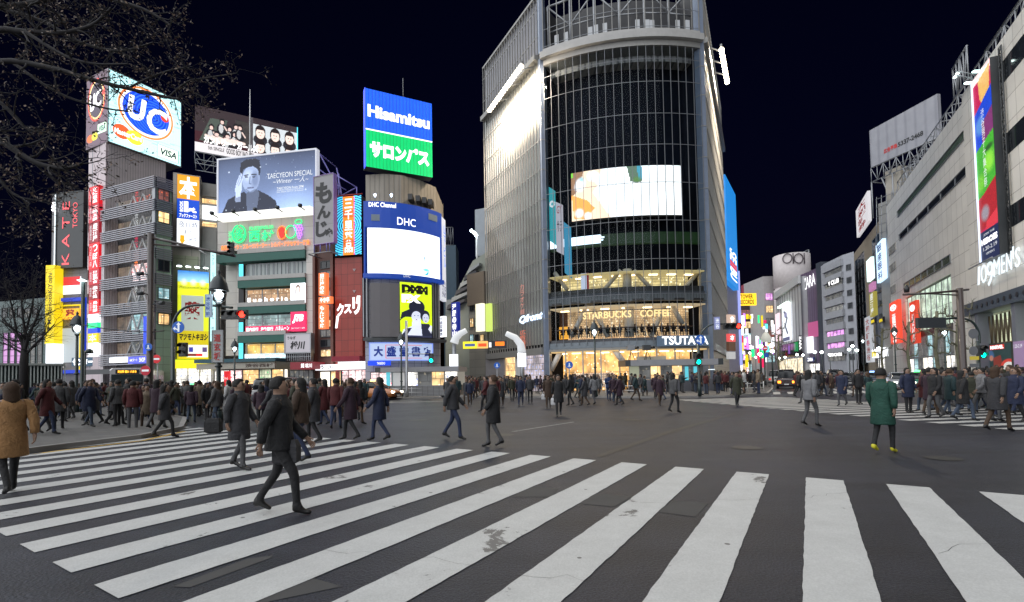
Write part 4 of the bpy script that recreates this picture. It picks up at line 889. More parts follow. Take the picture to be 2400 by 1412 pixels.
for ch, a, b, c, d in (('も', .08, .10, .92, .42), ('ん', .15, .44, .85, .64), ('じ', .08, .67, .7, .9), ('ゃ', .6, .78, .95, .97)): tx(t, MF, B, (a, b, c, d), ch, blk, weight=.05)
mb = MB()
for du in (0, .8, 1.6, 2.0): mb.tube([MF.pt(u0 + du, z0 - .9, 2), MF.pt(u0 + du, z0, 2)], .05, vs, 6)
mb.tube([MF.pt(u0 - .8, z0 - .9, 2), MF.pt(u0 + 2.1, z0 - .9, 2)], .06, steel, 6); mb.tube([MF.pt(u0 - .8, z0 - .9, .1), MF.pt(u0 - .8, z0 - .9, 2)], .06, steel, 6); mb.tube([MF.pt(u0 + 2, z0 - .9, .1), MF.pt(u0 + 2, z0 - .9, 2)], .06, steel, 6); mb.build('bracket', t)
for lab, ch, y0, y1 in (('upper orange neon upright sign on the brown building', '居酒屋の味', 640, 692), ('lower orange neon upright sign on the brown building', 'もんじゃ焼', 715, 771)):
    t, B = board('neon_upright_sign', lab, 'sign', MF, 747, y0, 763, y1, 1.6, .5, glow('orange_neon_box', (1, .2, .06), 1.1)); tx(t, MF, B, (.2, .04, .8, .96), ch, Wt, vertical=True, weight=.02)
t, B = board('neon_crossbar_sign', 'small horizontal orange neon sign between the two upright neon signs', 'sign', MF, 747, 696, 775, 712, 1.7, .4, glow('orange_neon_box', (1, .2, .06), 1.1)); tx(t, MF, B, (.1, .1, .9, .85), 'やき亭', Wt, weight=.02)
R0 = at(785, 609.5, 51.0); R1 = same_z(785, 609.5, 51.0, 848, 605.5); RF = Fac(R0, R1)
T = thing('red_clad_building', 'slim building clad in red square tiles with white bent katakana', 'building', RF.pt(2, 0))
redt = tiles('red_square_tiles', (.33, .035, .022), (.12, .015, .01), .72, 1.15, .02, .35, var=.10)
wall(RF, T, 0, RF.w, 0, RF.uz(815, 604)[1], 12, redt)
t = thing('katakana_sign', 'large white slanted katakana lettering fixed to the red tiles', 'sign', RF.pt(1, RF.uz(800, 740)[1], .1))
for s, x0, y0, x1, y1 in (('ク', 789, 712, 806, 742), ('ス', 806, 714, 824, 736), ('リ', 826, 697, 844, 738)): tp(RF, t, s, x0, y0, x1, y1, Wt, o=.12, weight=.05)
mb = MB(); mb.face([RF.pt(*RF.uz(x, y), .12) for x, y in ((790, 741), (796, 741), (792, 770), (787, 770))][::-1], Wt); mb.face([RF.pt(*RF.uz(x, y), .125) for x, y in ((838, 694), (846, 694), (842, 712), (835, 712))][::-1], Wt); mb.build('stroke', t)
for y in (634, 684):
    mb = MB(); u, z = RF.uz(831, y); mb.face([RF.pt(u - .2, z + .15, .06), RF.pt(u + .2, z + .15, .06), RF.pt(u, z - .15, .06)], paint('vent_pale', (.4, .3, .3), .5)); mb.build('vent', T)
t = thing('neon_drug_sign', 'cyan ringed neon sign with an orange centre strip and white characters', 'neon', RF.pt(2, RF.uz(800, 598)[1], 1))
u0, u1, z0, z1 = RF.rect(786, 460.5, 847, 598, .5); RB = (u0, u1, z0, z1, .51)
RF.part('panel', u0, u1, z0, z1, -.5, .5, dsteel, t)
pc = Pic(64, 130, (8, 40, 74)); rr = np.hypot((pc.x - .5) * .46, pc.y - .5); pc.put(((rr * 27) % 1) > .45, (70, 205, 250)); pc.rect(.29, 0, .72, 1, (140, 40, 10))
pc.put((pc.x > .29) & (pc.x < .72) & (((pc.y * 44) % 1) > .4), (255, 140, 30)); pc.put((pc.x > .70) & (pc.x < .75) & (((pc.y * 22) % 1) > .4), (230, 60, 160))
picon(t, RF, RB, pc, poster('neon_face', 1.3)); tx(t, RF, RB, (.36, .03, .66, .97), '三千里薬品', glow('cream_neon', (1, .9, .85), 1.4), vertical=True, weight=.03)
mb = MB(); mb.tube([RF.pt(u0 - 1.5, z1 + .25, .2), RF.pt(u1, z1 + .25, .2)], .06, paint('red_pipe', (.5, .05, .04), .5), 6)
for a, b in (((u0 - .8, z1), (u0 - .8, z1 + 3)), ((u0 - .8, z1 + 3), (u0 + 2, z1 + 1.2)), ((u0 + 2, z1 + 1.2), (u0 + 2, z1)), ((u0 - .8, z1), (u0 + 2, z1 + 1.2)), ((u0 - .8, z1 + 2), (u0 + .8, z1 + 1))): mb.tube([RF.pt(*a, -.3), RF.pt(*b, -.3)], .06, vs, 6)
mb.build('bracing', t)
t, B = board('lit_eatery', 'white lit restaurant front with black characters beside the dark red awning', 'shopfront', MF, 739, 855, 790, 868, 1.0, .8, WB)
tx(t, MF, B, (.25, .1, .4, .85), 'う', blk, weight=.04); tx(t, MF, B, (.6, .1, .8, .85), '川', blk, weight=.04)
u0, u1, z0, z1, o = B; window(MF, t, u0, (u0 + u1) / 2, .2, z0 - .1, WW, o=.3); window(MF, t, (u0 + u1) / 2, u1, .2, z0 - .1, warm, o=.3)
t, B = board('cosmetics_front', 'wide open white and red shopfront under a dark red awning below the red tiles', 'shopfront', RF, 792, 848, 856, 866, 1.2, .8, WB)
u0, u1, z0, z1, o = B; RF.part('awning', u0, u1, z1, z1 + .5, .4, 2.4, paint('crimson_awning', (.3, .01, .03), .5), t); window(RF, t, u0, u1, .2, z0 - .05, shopr, o=.4, bars=3)

# ================================================================ curved building with the big white screen
DA = Arc(at(852, 600, 47.5), at(944, 600, 48.3), at(1034.8, 600, 51.6))
def zD(y, x=944): return DA.uz(x, y)[1]
T = thing('curved_corner_building', 'rounded corner building whose blue upper band holds a huge white screen', 'building', DA.pt(5, 0, -5))
pl = [DA.pt(DA.w * i / 12, 0, -.3).xy for i in range(13)]
pl += [pl[-1] + Vector((-2, 9)), pl[0] + Vector((0, 11))]
mb = MB(); mb.prism(pl, 0, zD(650), tiles('grey_corner_tiles', (.38, .38, .42), (.12, .12, .13), .8, .8), dconc); mb.build('wall', T)
mb = MB(); mb.prism(pl, zD(650) + .01, zD(478), paint('upper_blue_core', (.02, .05, .25), .5), dconc); mb.build('upper_wall', T)
bluep = glow('cobalt_panel', (.008, .05, .33), .8)
u0, u1 = .05, DA.w - .05
DA.part('blue_band', u0, u1, zD(537), zD(478), -.28, .1, bluep, T); DA.part('blue_sill', u0, u1, zD(655), zD(645), -.28, .35, bluep, T)
DA.part('left_jamb', u0, u0 + .12, zD(644), zD(538), -.28, .1, bluep, T); DA.part('right_jamb', u1 - .25, u1, zD(644), zD(538), -.28, .1, bluep, T)
for x in (880, 1014):
    a, b, c, d = DA.rect(x - 10, 503, x + 10, 518, .1); DA.part('louvre_panel', a, b, c, d, .1, .15, paint('vent_grey', (.2, .25, .3), .6), T)
t = thing('curved_screen', 'huge glowing white curved video screen below the cobalt band', 'screen', DA.pt(5, zD(640), 0))
a, b = DA.rect(857, 0, 858, 1)[0], DA.rect(1030, 0, 1031, 1, .1)[0]; zz0, zz1 = zD(643.5), zD(538.6)
DA.part('screen_box', a, b, zz0, zz1, -.25, -.02, black, t)
pc = Pic(90, 52, (232, 240, 255)); pc.ell(.72, .84, .07, .05, (60, 190, 225), .9, .6); pc.poly([(.68, .97), (.76, .86), (.74, .97)], (40, 150, 190)); pc.ell(.69, .62, .04, .05, (150, 175, 190), .8, .7); pc.ell(.7, .56, .015, .03, (120, 150, 170)); pc.ell(.71, .38, .015, .02, (190, 190, 180)); pc.ell(.82, .74, .03, .03, (120, 200, 225), .8, .8); pc.ell(.38, .82, .03, .03, (150, 210, 230), .7, .8); pc.ell(.96, .85, .03, .03, (110, 190, 220), .8, .8); pc.ell(.55, .8, .02, .03, (170, 210, 240), .7, .8)
picon(t, DA, (a, b, zz0, zz1, 0), pc, poster('white_screen', 1.5, sample=True), 'screen_face')
t = thing('channel_lettering', 'white serif letters fixed on the cobalt band above the curved screen', 'sign', DA.pt(5, zD(510), .1))
tp(DA, t, 'DHC', 931, 509, 974, 527, Wt, o=.13, weight=.0); tp(DA, t, 'DHC Channel', 864, 474, 928, 485, Wt, o=.13, weight=.02); tp(DA, t, 'DHC', 946, 643.5, 962, 650, Wd, o=.37)
t = thing('uplight_pair', 'two small white uplights standing on the cobalt band', 'light', DA.pt(3, zD(472), .6))
for x in (879, 917):
    u, z = DA.uz(x, 457, .5); mb = MB(); mb.lathe(DA.pt(u, z, .5), [(.05, -.2), (.12, 0), (.05, .12)], glow('bluewhite_lamp', (.6, .75, 1), 12), 8); mb.build('lamp', t)
# lower storey: blank panel, lime poster, bookshop sign
t = thing('unlit_billboard', 'plain grey unlit curved billboard panel left of the lime poster', 'billboard', DA.pt(2, zD(788)))
a, b, c, d = DA.rect(868, 664, 936, 790, .3); DA.part('panel', a, b, c, d, -.2, .3, paint('mid_grey_sheet', (.17, .16, .17), .6, var=.05), t)
mb = MB()
for x in (852, 860, 1014, 1020, 1026):
    u = DA.uz(x, 700, .1)[0]; DA.box(mb, u - .05, u + .05, zD(790), zD(655), -.28, .2, steel)
DA.box(mb, .1, DA.w - .1, zD(800), zD(793), -.28, .6, dsteel); mb.build('scaffold_rails', T)
t = thing('lime_poster', 'lime green poster with two women in black and white and black letters on top', 'billboard', DA.pt(7, zD(788)))
a, b, c, d = DA.rect(937.5, 664, 1012, 791, .3); LB = (a, b, c, d, .31)
DA.part('panel', a, b, c, d, -.2, .3, steel, t)
pc = Pic(70, 120, (196, 225, 25)); g = (150, 158, 180)
pc.poly([(0, .70), (.05, .55), (.3, .48), (.8, .5), (.8, .57), (.5, .6), (.3, .62), (.12, .64)], (22, 26, 44)); pc.ell(.5, .44, .25, .13, (22, 26, 44)); pc.ell(.45, .565, .36, .06, (22, 26, 44), rot=-.15)
pc.ell(.48, .62, .15, .10, (190, 196, 214)); pc.poly([(.36, .66), (.32, .9), (.5, .95), (.62, .75), (.6, .66)], (205, 210, 226)); pc.poly([(0, 1), (.1, .86), (.34, .80), (.62, .76), (.70, .86), (.72, 1)], (200, 206, 224)); pc.poly([(0, 1), (.2, .84), (.34, .83), (.16, 1)], (30, 34, 56))
pc.ell(.76, .60, .16, .11, (26, 28, 46)); pc.ell(.78, .64, .11, .085, (184, 190, 210)); pc.poly([(.62, .74), (.9, .74), (1, .88), (1, 1), (.66, 1)], (28, 32, 52)); pc.poly([(.86, .84), (.95, .76), (1, .78), (.97, .92)], (205, 210, 226))
for x, y in ((.43, .60), (.53, .60), (.74, .63), (.82, .63)): pc.ell(x, y, .022, .008, (30, 30, 46))
for x, y in ((.48, .675), (.78, .69)): pc.ell(x, y, .03, .009, (90, 70, 90))
pc.rect(0, .965, 1, 1, (40, 44, 70)); picon(t, DA, LB, pc, poster('lime_print', 1.0)); tx(t, DA, LB, (.05, .04, .86, .2), 'DMM', blk, weight=.09); tx(t, DA, LB, (.05, .22, .62, .37), 'FX', Wt, weight=.08)
t = thing('bookstore_sign', 'pale blue bookstore sign with blue characters in red brackets over the kiosk roof', 'sign', DA.pt(6, zD(840)))
a, b, c, d = DA.rect(866, 804, 1014, 845, .5); SB = (a, b, c, d, .51)
DA.part('panel', a, b, c, d, -.2, .5, glow('pale_sign_blue', (.45, .55, .78), .85), t); DA.frame('frame', a + .05, b - .05, c + .05, d - .05, .3, .56, .08, glow('sign_rim', (.2, .3, .8), .9), t)
for k, ch in enumerate('大盛堂書店'): tx(t, DA, SB, (.06 + .19 * k, .2, .2 + .19 * k, .78), ch, paint('sign_blue_letters', (.01, .05, .4), .5), weight=.05)
mb = MB()
for u0_, u1_, z_ in ((.235, .80, .12), (.235, .80, .86)):
    q = sub(SB, u0_, z_, u1_, z_ + .02); DA.box(mb, *q[:4], .51, .54, glow('sign_red', (.8, .05, .05), .9))
q = sub(SB, .235, .12, .243, .88); DA.box(mb, *q[:4], .51, .54, glow('sign_red', (.8, .05, .05), .9)); mb.build('red_brackets', t)
t, B = board('blue_low_sign', 'low blue strip sign between the bookstore sign and the kiosk', 'sign', DA, 862, 846, 916, 857, .9, .5, Bl); tx(t, DA, B, (.4, .3, .75, .8), 'TAISEIDO', Wt)
t = thing('shopfront', 'dim red and white shop window left of the grey kiosk', 'shopfront', DA.pt(2, 0, .2))
a, b, c, d = DA.rect(868, 872, 928, 908, .1); window(DA, t, a, b, .3, d, shopr, o=0, bars=2)
# roof drum and rooftop sign
HF = Fac(at(856, 207, 48.6), same_z(856, 207, 48.6, 1011.5, 244)); z0, z1 = HF.uz(857, 390)[1], HF.uz(856, 207)[1]
T = thing('rooftop_tower', 'beige ribbed rooftop drum between the cobalt band and the big lit rooftop sign', 'building', HF.pt(3, zD(478), -3))
pl = [at(857, 450, 50.0).xy, at(900, 450, 49.8).xy, at(940, 450, 50.2).xy, at(985, 450, 51.6).xy, at(1021, 450, 53.6).xy]; pl += [pl[-1] + Vector((0, 6)), pl[0] + Vector((1, 8))]
mb = MB(); mb.prism(pl, zD(478) + .02, z0 - .3, ribs('drum_ribs', (.30, .265, .22), (.2, .18, .15), .5), dconc); mb.build('drum', T)
for k, x in enumerate((962, 980, 995, 1009)):
    mb = MB(); p = at(x, 470 + k * 4, 50 + k * .6); mb.box(p.x - .22, p.x + .22, p.y - .3, p.y + 1, p.z, p.z + .6, black); mb.build('vent_hatch', T)
t = thing('rooftop_billboard', 'big square rooftop sign, royal blue over emerald green with white letters', 'billboard', HF.pt(3, z0))
HF.part('sign_box', 0, HF.w, z0, z1, -1.2, -.02, dsteel, t); HB = (0, HF.w, z0, z1, 0)
zm = z0 + (z1 - z0) * .478
bl = ribs('royal_blue_sheet', (.01, .10, .75), (.008, .06, .5), .35, emit=1.15); gr = ribs('emerald_sheet', (.0, .50, .13), (.0, .36, .09), .35, emit=1.15)
HF.part('blue_face', 0, HF.w, zm + .06, z1, -.02, .04, bl, t); HF.part('green_face', 0, HF.w, z0, zm - .06, -.02, .04, gr, t); HF.part('white_divider', 0, HF.w, zm - .06, zm + .06, -.02, .06, Wt, t); HF.part('edge_glow', -.08, -.001, z0, z1, -.6, .1, glow('blue_edge', (.05, .1, 1), 1.6), t)
lr(t, HF, (0, HF.w, z0, z1, .05), (.03, .20, .96, .36), 'Hisamitsu', Wt, weight=.04); lr(t, HF, (0, HF.w, z0, z1, .05), (.06, .66, .95, .87), 'サロンパス', Wt, weight=.07)
mb = MB(); p = HF.pt(4, z1, -.6); mb.tube([p, p + Vector((0, 0, 2.4))], .03, steel, 5); mb.tube([HF.pt(6.2, z1, -.6), HF.pt(6.2, z1 + .3, -.6), HF.pt(6.9, z1 + .3, -.6)], .03, steel, 5); mb.build('aerial', t)
t = thing('phone_sign', 'white upright advertising panel with a phone number behind the curved building', 'sign', at(1038, 700, 55))
PF = Fac(at(1031, 600, 54), at(1046, 600, 56.5)); a, b, c, d = PF.rect(1033, 512, 1045, 704)
PF.part('panel', a, b, c, d, -.4, 0, glow('white_panel', (.6, .62, .7), .9), t); tx(t, PF, (a, b, c, d, 0), (.2, .82, .9, .93), '3719', navy); tx(t, PF, (a, b, c, d, 0), (.2, .90, .9, .96), '2460', navy); tx(t, PF, (a, b, c, d, 0), (.2, .77, .9, .81), '(03)', navy)
tx(t, PF, (a, b, c, d, 0), (.6, .06, .95, .6), '山下ビル', glow('blue_vertical', (.05, .2, .9), 1), vertical=True)
# glass kiosk at the kerb
K0_, K1_ = at(885, 880, 43.5), at(1078, 880, 43.0); KK = Fac(K0_, K1_)
t = thing('kiosk', 'low glass kiosk with a flat grey slab roof at the kerb below the bookstore sign', 'kiosk', KK.pt(3, 0))
zr = KK.uz(980, 872)[1]
KK.part('roof', 0, KK.w, zr, zr + .42, -4, .6, paint('slab_grey', (.3, .3, .32), .5), t); KK.part('roof_corner', -.02, .45, zr - .01, zr + .43, -4.01, .62, dsteel, t); KK.part('base_wall', .1, KK.w - .2, .13, 1.0, -3.8, 0, tiles('kiosk_base', (.28, .28, .29), (.12, .12, .12), .5, .12), t); KK.part('rear_wall', .1, KK.w - .2, 1.01, zr, -3.8, -3.6, glow('kiosk_rear', (.45, .42, .36), .5), t)
for k in range(6):
    u0 = .1 + (KK.w - .3) * k / 6; window(KK, t, u0, u0 + (KK.w - .3) / 6 - .02, 1.0, zr, [shopr, Wd, shop, dimroom, warm, shop][k] if k != 1 else glow('kiosk_white', (.6, .6, .6), .6), fm=steel, o=-.2, ft=.04)
t, B = board('standing_ad', 'slim cyan poster column against the kiosk', 'sign', KK, 905, 872, 913, 905, .3, .2, glow('cyan_poster', (.1, .5, .6), 1))
# ================================================================ central glass tower
A0 = at(1270, 600, 50.0); AL = same_z(1270, 142, 50.0, 1134, 286)          # left corner and far end of the left flank
ZL = at(1270, 142, 50.0).z
AR = at(1664, 600, 47.9); _q = same_z(1655, 122, 47.9, 1697, 372); dirR = (_q.xy - at(1655, 122, 47.9).xy).normalized(); ARe = AR.xy + dirR * 27
AC = Arc(at(1283, 600, 49.7), at(1500, 600, 46.9), at(1655, 600, 47.4))
QL = Fac(AL, A0); QR = Fac(AR, ARe)
ZT = QL.uz(1250, 3)[1]                                                       # roof
def zA(y, x=1539): return AC.uz(x, y)[1]
T = thing('glass_tower', 'tall rounded glass corner tower with floodlit ribbed flanks and a giant screen inside', 'building', (A0.x, A0.y + 5, 0))
pcor = paint('tower_grey_cladding', (.26, .255, .245), .45, .2, var=.08)
# core set back behind the glass
core = [QL.pt(0, 0, -.6).xy, QL.pt(QL.w, 0, -.6).xy] + [AC.pt(AC.w * i / 10, 0, -3.2).xy for i in range(11)] + [QR.pt(0, 0, -.6).xy, QR.pt(QR.w, 0, -.6).xy, QR.pt(QR.w, 0, -.6).xy + Vector((-24, 12))]
cdark = paint('core_dark_panels', (.009, .011, .018), .95, var=.2); cdark.node_tree.nodes['Principled BSDF'].inputs['Specular IOR Level'].default_value = 0.05
mb = MB(); mb.prism(core, 0, ZL - .3, cdark, dconc); mb.build('core_wall', T)
mb = MB(); mb.prism([p for p in core], ZL + .5, ZT - .6, paint('plant_floor_core', (.05, .05, .055), .6), dconc); mb.build('upper_core', T)
# flanks: ribbed double skin with sheets behind
fl = ribs('flank_back_sheet', (.58, .53, .46), (.42, .38, .33), .62, rough=.4)
upl = ribs('upper_flank_sheet', (.26, .26, .29), (.16, .16, .18), .62, rough=.4)
for F, nm in ((QL, 'left_flank'), (QR, 'right_flank')):
    F.part(nm, .02, F.w - .02, 5.0, ZL, -.55, -.3, fl, T); F.part('upper_' + nm, .02, F.w - .02, ZL + .9, ZT, -.55, -.3, upl, T)
    F.part('flank_ledge', -.1, F.w, ZL + .002, ZL + .55, -.55, .45, pcor, T)
    n = int(F.w / .62); mb = MB()
    for k in range(n + 1):
        u = F.w * k / n; F.box(mb, u - .022, u + .022, 4.6, ZL, -.05, .08, pcor); F.box(mb, u - .022, u + .022, ZL + .56, ZT, -.05, .08, pcor)
    o = mb.build('vertical_fins', T); o['kind'] = 'stuff'
    mb = MB()
    for z in (7.5, 10.6, 13.6, 16.7, 19.8, 22.9, 26.0, 29.1, 32.0): F.box(mb, 0, F.w, z - .03, z + .03, .082, .13, pcor)
    for z in (37.0, 39.9): F.box(mb, 0, F.w, z - .03, z + .03, .082, .13, pcor)
    o = mb.build('transoms', T)
    F.part('flank_base', .02, F.w - .02, 3.9, 4.6, -.55, .25, pcor, T)
    F.part('flank_glazing', .03, F.w - .03, 4.61, ZL - .01, -.15, -.12, glass('flank_glass', (.9, .92, .93), .0, ior=1.08), T)
# ground storey of left flank: shutter, orange lit entrance, posters
for k, (x0, x1, mm) in enumerate(((1137, 1182, ribs('roller_shutter', (.36, .34, .36), (.2, .19, .2), .16, vert=False)), (1184, 1204, warm), (1206, 1222, white), (1224, 1266, interior('poster_window', (.4, .35, .4), (.7, .6, .65), (.4, .5, .9), 1.1, .5, .6)))):
    a, b, c, d = QL.rect(x0, 830, x1, 880); QL.part('ground_bay', a + .05, b - .05, .13, 3.88, -.5, -.05, mm, T)
QR.part('stone_base', .02, QR.w, .13, 3.88, -.5, .05, tiles('warm_stone', (.5, .42, .32), (.25, .2, .15), 1.2, .8), T)
# corner columns: pale blue rounded glass strips
for (c0, c1, nm) in ((QL.pt(QL.w, 0).xy, AC.pt(0, 0).xy, 'l'), (AC.pt(AC.w, 0).xy, QR.pt(0, 0).xy, 'r')):
    F = Fac(c0, c1); mid = F.pt(F.w / 2, 0, .25)
    pl = [c0, mid.xy, c1, F.pt(F.w, 0, -.6).xy, F.pt(0, 0, -.6).xy]
    mb = MB(); mb.prism(pl, 0, ZL, paint('blue_glass_strip', (.22, .26, .34), .2, .1), pcor); mb.prism(pl, ZL + .56, ZT, paint('blue_glass_strip', (.22, .26, .34), .2, .1), pcor); mb.build('corner_column', T)
    mb = MB()
    for z in (7.5, 10.6, 13.6, 16.7, 19.8, 22.9, 26, 29.1, 32): mb.prism([p + (Vector((0, -.04))) for p in pl], z - .04, z + .04, pcor)
    mb.build('corner_transom', T)
# front arc: mullions, transoms, glass
mulm = paint('slim_mullion', (.20, .21, .23), .4, .3)
ymul = [20, 62, 138, 191, 266, 338.6, 427.5, 516.5, 606.7, 688]
n = 20; mb = MB()
for k in range(n + 1):
    u = AC.w * k / n; AC.box(mb, u - .019, u + .019, zA(805), ZL - .8, -.03, .05, mulm); AC.box(mb, u - .035, u + .035, ZL + .9, ZT, -.03, .06, pcor)
mb.build('front_mullions', T)
mb = MB()
for y in ymul:
    z = zA(y)
    mb = MB()
    if abs(z - ZL) > .9: AC.box(mb, 0, AC.w, z - .022, z + .022, .051, .075, mulm); mb.build('transom', T)
AC.part('curtain_glass', .05, AC.w - .05, zA(785), ZL - .9, -.06, -.04, glass('front_glass', (.85, .88, .9), .0, ior=1.08), T)
# cornice ring between shaft and crown
AC.part('cornice', -.2, AC.w + .2, ZL - .2, ZL + .45, -1.5, .5, paint('cornice_pale', (.40, .39, .38), .5), T); AC.part('cornice_lower', 0, AC.w, ZL - .8, ZL - .25, -1.5, .1, pcor, T); AC.part('cornice_upper', 0, AC.w, ZL + .5, ZL + .88, -1.5, .15, paint('cornice_pale', (.40, .39, .38), .5), T)
AC.part('cable_tray', .2, AC.w - .2, ZL - 1.6, ZL - 1.0, -2.4, -1.2, ribs('tray', (.35, .33, .31), (.1, .1, .1), .7), T)
# crown storey: trusses and white boards seen through the glass
mb = MB()
for k in range(6):
    u0, u1 = AC.w * k / 6, AC.w * (k + 1) / 6; a, b = AC.pt(u0, ZL + 6.2, -1.2), AC.pt(u1, ZL + 6.2, -1.2); mb.tube([AC.pt(u0, ZL + 1, -1.2), a], .12, steel, 6); mb.tube([a, b], .12, steel, 6)
    mb.tube([AC.pt(u0, ZL + 3.4, -1.2), AC.pt(u1, ZL + 3.4, -1.2)], .08, steel, 6); mb.tube([AC.pt(u0, ZL + 3.4, -1.2), AC.pt(u1, ZL + 6.2, -1.2)] if k % 2 else [a, AC.pt(u1, ZL + 3.4, -1.2)], .1, steel, 6)
mb.build('crown_truss', T)
for x, y in ((1305, 88), (1327, 82), (1384, 70), (1397, 65), (1418, 61), (1494, 53), (1517, 53), (1528, 54), (1588, 54), (1611, 54)):
    u, z = AC.uz(x, y + 12, -.8); AC.part('white_board', u - .22, u + .22, z - .6, z + .75, -.8, -.7, glow('white_board_lit', (.4, .42, .45), .6), T)
QL.part('upper_flank_rail', 0, QL.w, ZT, ZT + .25, -.5, .1, pcor, T)
# big screen and ticker behind the mullions
t = thing('giant_screen', 'giant white and amber video screen glowing behind the tower glass', 'screen', AC.pt(8, zA(500), -2))
a, b = AC.uz(1339, 450, -.5)[0], AC.uz(1597, 450, -.5)[0]; c, d = AC.uz(1539, 504, -.5)[1], AC.uz(1539, 387.5, -.5)[1]
AC.part('screen_box', a, b, c, d, -1.2, -.52, black, t)
pc = Pic(110, 52, (255, 252, 248)); pc.poly([(0, 0), (.28, 0), (.30, .2), (.2, .45), (.3, .8), (.36, 1), (0, 1)], (255, 224, 190)); pc.poly([(0, 0), (.12, 0), (.05, .4), (0, .5)], (150, 110, 80)); pc.poly([(0, .45), (.14, .6), (.22, .78), (.12, .98), (.02, .95)], (250, 170, 80))
for x, y, r in ((.09, .22, .09), (.08, .3, .1), (.20, .12, .1), (.07, .85, .09), (.15, .92, .07), (.28, .2, .12)): pc.ell(x, y, r * .6, r * 1.3, (255, 255, 255), .9, .5)
pc.ell(.10, .16, .03, .07, (120, 190, 200), .8, .8); pc.poly([(.51, 0), (.64, 0), (.65, .3), (.6, .35), (.54, .3)], (90, 110, 90)); pc.poly([(.6, 0), (.64, 0), (.65, .25), (.61, .3)], (70, 150, 170)); pc.ell(.6, .27, .05, .07, (90, 130, 60), .8, .6); pc.rect(0, 0, .02, .1, (120, 200, 60))
picon(t, AC, (a, b, c, d, -.52), pc, poster('giant_screen_face', 1.3, sample=True), 'screen_face')
t = thing('ticker_display', 'curved ticker band, lit white at its left end and dark green beyond', 'screen', AC.pt(6, zA(560), -1))
c, d = AC.uz(1539, 569, -.5)[1], AC.uz(1539, 543, -.5)[1]; b2 = AC.uz(1408, 560, -.5)[0]
AC.part('ticker_dark', .1, AC.w - .1, c, d, -1, -.54, glow('ticker_green_dark', (.006, .02, .004), 1), t); AC.part('ticker_lit', .1, b2, c + .25, d, -.53, -.5, glow('ticker_white', (.8, .92, 1), 2.2, True), t)
mb = MB()
for k, (l, z) in enumerate(((.5, .1), (.9, .3), (.35, .5), (1.1, .6), (.6, .8))): AC.box(mb, b2 - .3, b2 - .3 + l * .6, c + .25 + (d - c - .3) * z, c + .28 + (d - c - .3) * z + .12, -.499, -.48, glow('ticker_white', (.8, .92, 1), 2.2, True))
mb.build('torn_light_edge', t)
# banners reflected at the left of the glass, put in as glowing cloths inside
t = thing('hanging_banner', 'teal banner reflection with white starburst at the left of the tower glass, built solid', 'banner', AC.pt(1, zA(620), -.7))
def bann(t, x0, x1, y0, y1, m, sk=0.5):
    a, z1 = AC.uz(x0, y0, -.45); b, _ = AC.uz(x1, y0, -.45); z0 = AC.uz(x0, y1, -.45)[1]
    mb = MB(); f = [AC.pt(a, z0, -.45), AC.pt(b, z0 - sk, -.45), AC.pt(b, z1 - sk, -.45), AC.pt(a, z1, -.45)]; g = [AC.pt(a, z0, -.48), AC.pt(b, z0 - sk, -.48), AC.pt(b, z1 - sk, -.48), AC.pt(a, z1, -.48)]
    mb.boxc([f[0], f[1], g[1], g[0], f[3], f[2], g[2], g[3]], m); mb.build('cloth', t); return a, b, z0, z1, -.44
q = bann(t, 1286, 1301, 438, 565, glow('teal_cloth', (.03, .36, .40), .8), .6); mb = MB(); ring(mb, AC, (q[0] + q[1]) / 2, q[3] - 1.9, .22, .28, -.43, Wd, .1, n=8); mb.build('starburst', t)
t = thing('hanging_banner', 'white and pink banner reflection between the two teal ones in the glass, built solid', 'banner', AC.pt(2, zA(620), -.7))
q = bann(t, 1302, 1319, 473, 590, glow('pinkwhite_reflection', (.55, .5, .55), .7), .5); tx(t, AC, q, (.15, .1, .85, .25), 'GY', redl); tx(t, AC, q, (.15, .4, .85, .62), 'ｻﾃ', blk)
t = thing('hanging_banner', 'lower blue teal banner reflection reaching below the ticker in the glass, built solid', 'banner', AC.pt(2.6, zA(660), -.7)); bann(t, 1321, 1338, 520, 640, glow('blueteal_reflection', (.04, .28, .45), .8), .7)
t = thing('hanging_banner', 'narrow white blue and red banner behind the glass of the lit restaurant floor', 'banner', AC.pt(3.5, zA(690), -.5)); q = bann(t, 1361, 1380, 642, 703, glow('flag_cloth', (.6, .65, .8), .8), 0); AC.part('red_stripe', q[0] + .6, q[1], q[2], q[3], -.44, -.42, redl, t)
# lit floors: real rooms behind the glass
def room(z0, z1, dpt, back, flr, ceil, lamp, nl, nm):
    AC.part(nm + '_back_wall', .1, AC.w - .1, z0, z1, -dpt - .05, -dpt, back, T); AC.part(nm + '_ceiling', .1, AC.w - .1, z1 - .12, z1, -dpt + .01, -.2, ceil, T); AC.part(nm + '_floor', .1, AC.w - .1, z0 - .3, z0, -dpt + .01, -.2, flr, T)
    for k in range(nl):
        u = AC.w * (k + .5) / nl; mb = MB(); AC.box(mb, u - .45, u + .45, z1 - .2, z1 - .13, -dpt * .6, -dpt * .6 + .35, lamp); mb.build('ceiling_lamp', T)
wl = glow('warm_ceiling_lamp', (1, .72, .38), 7.0, True)
zr0, zr1 = zA(681), zA(632)
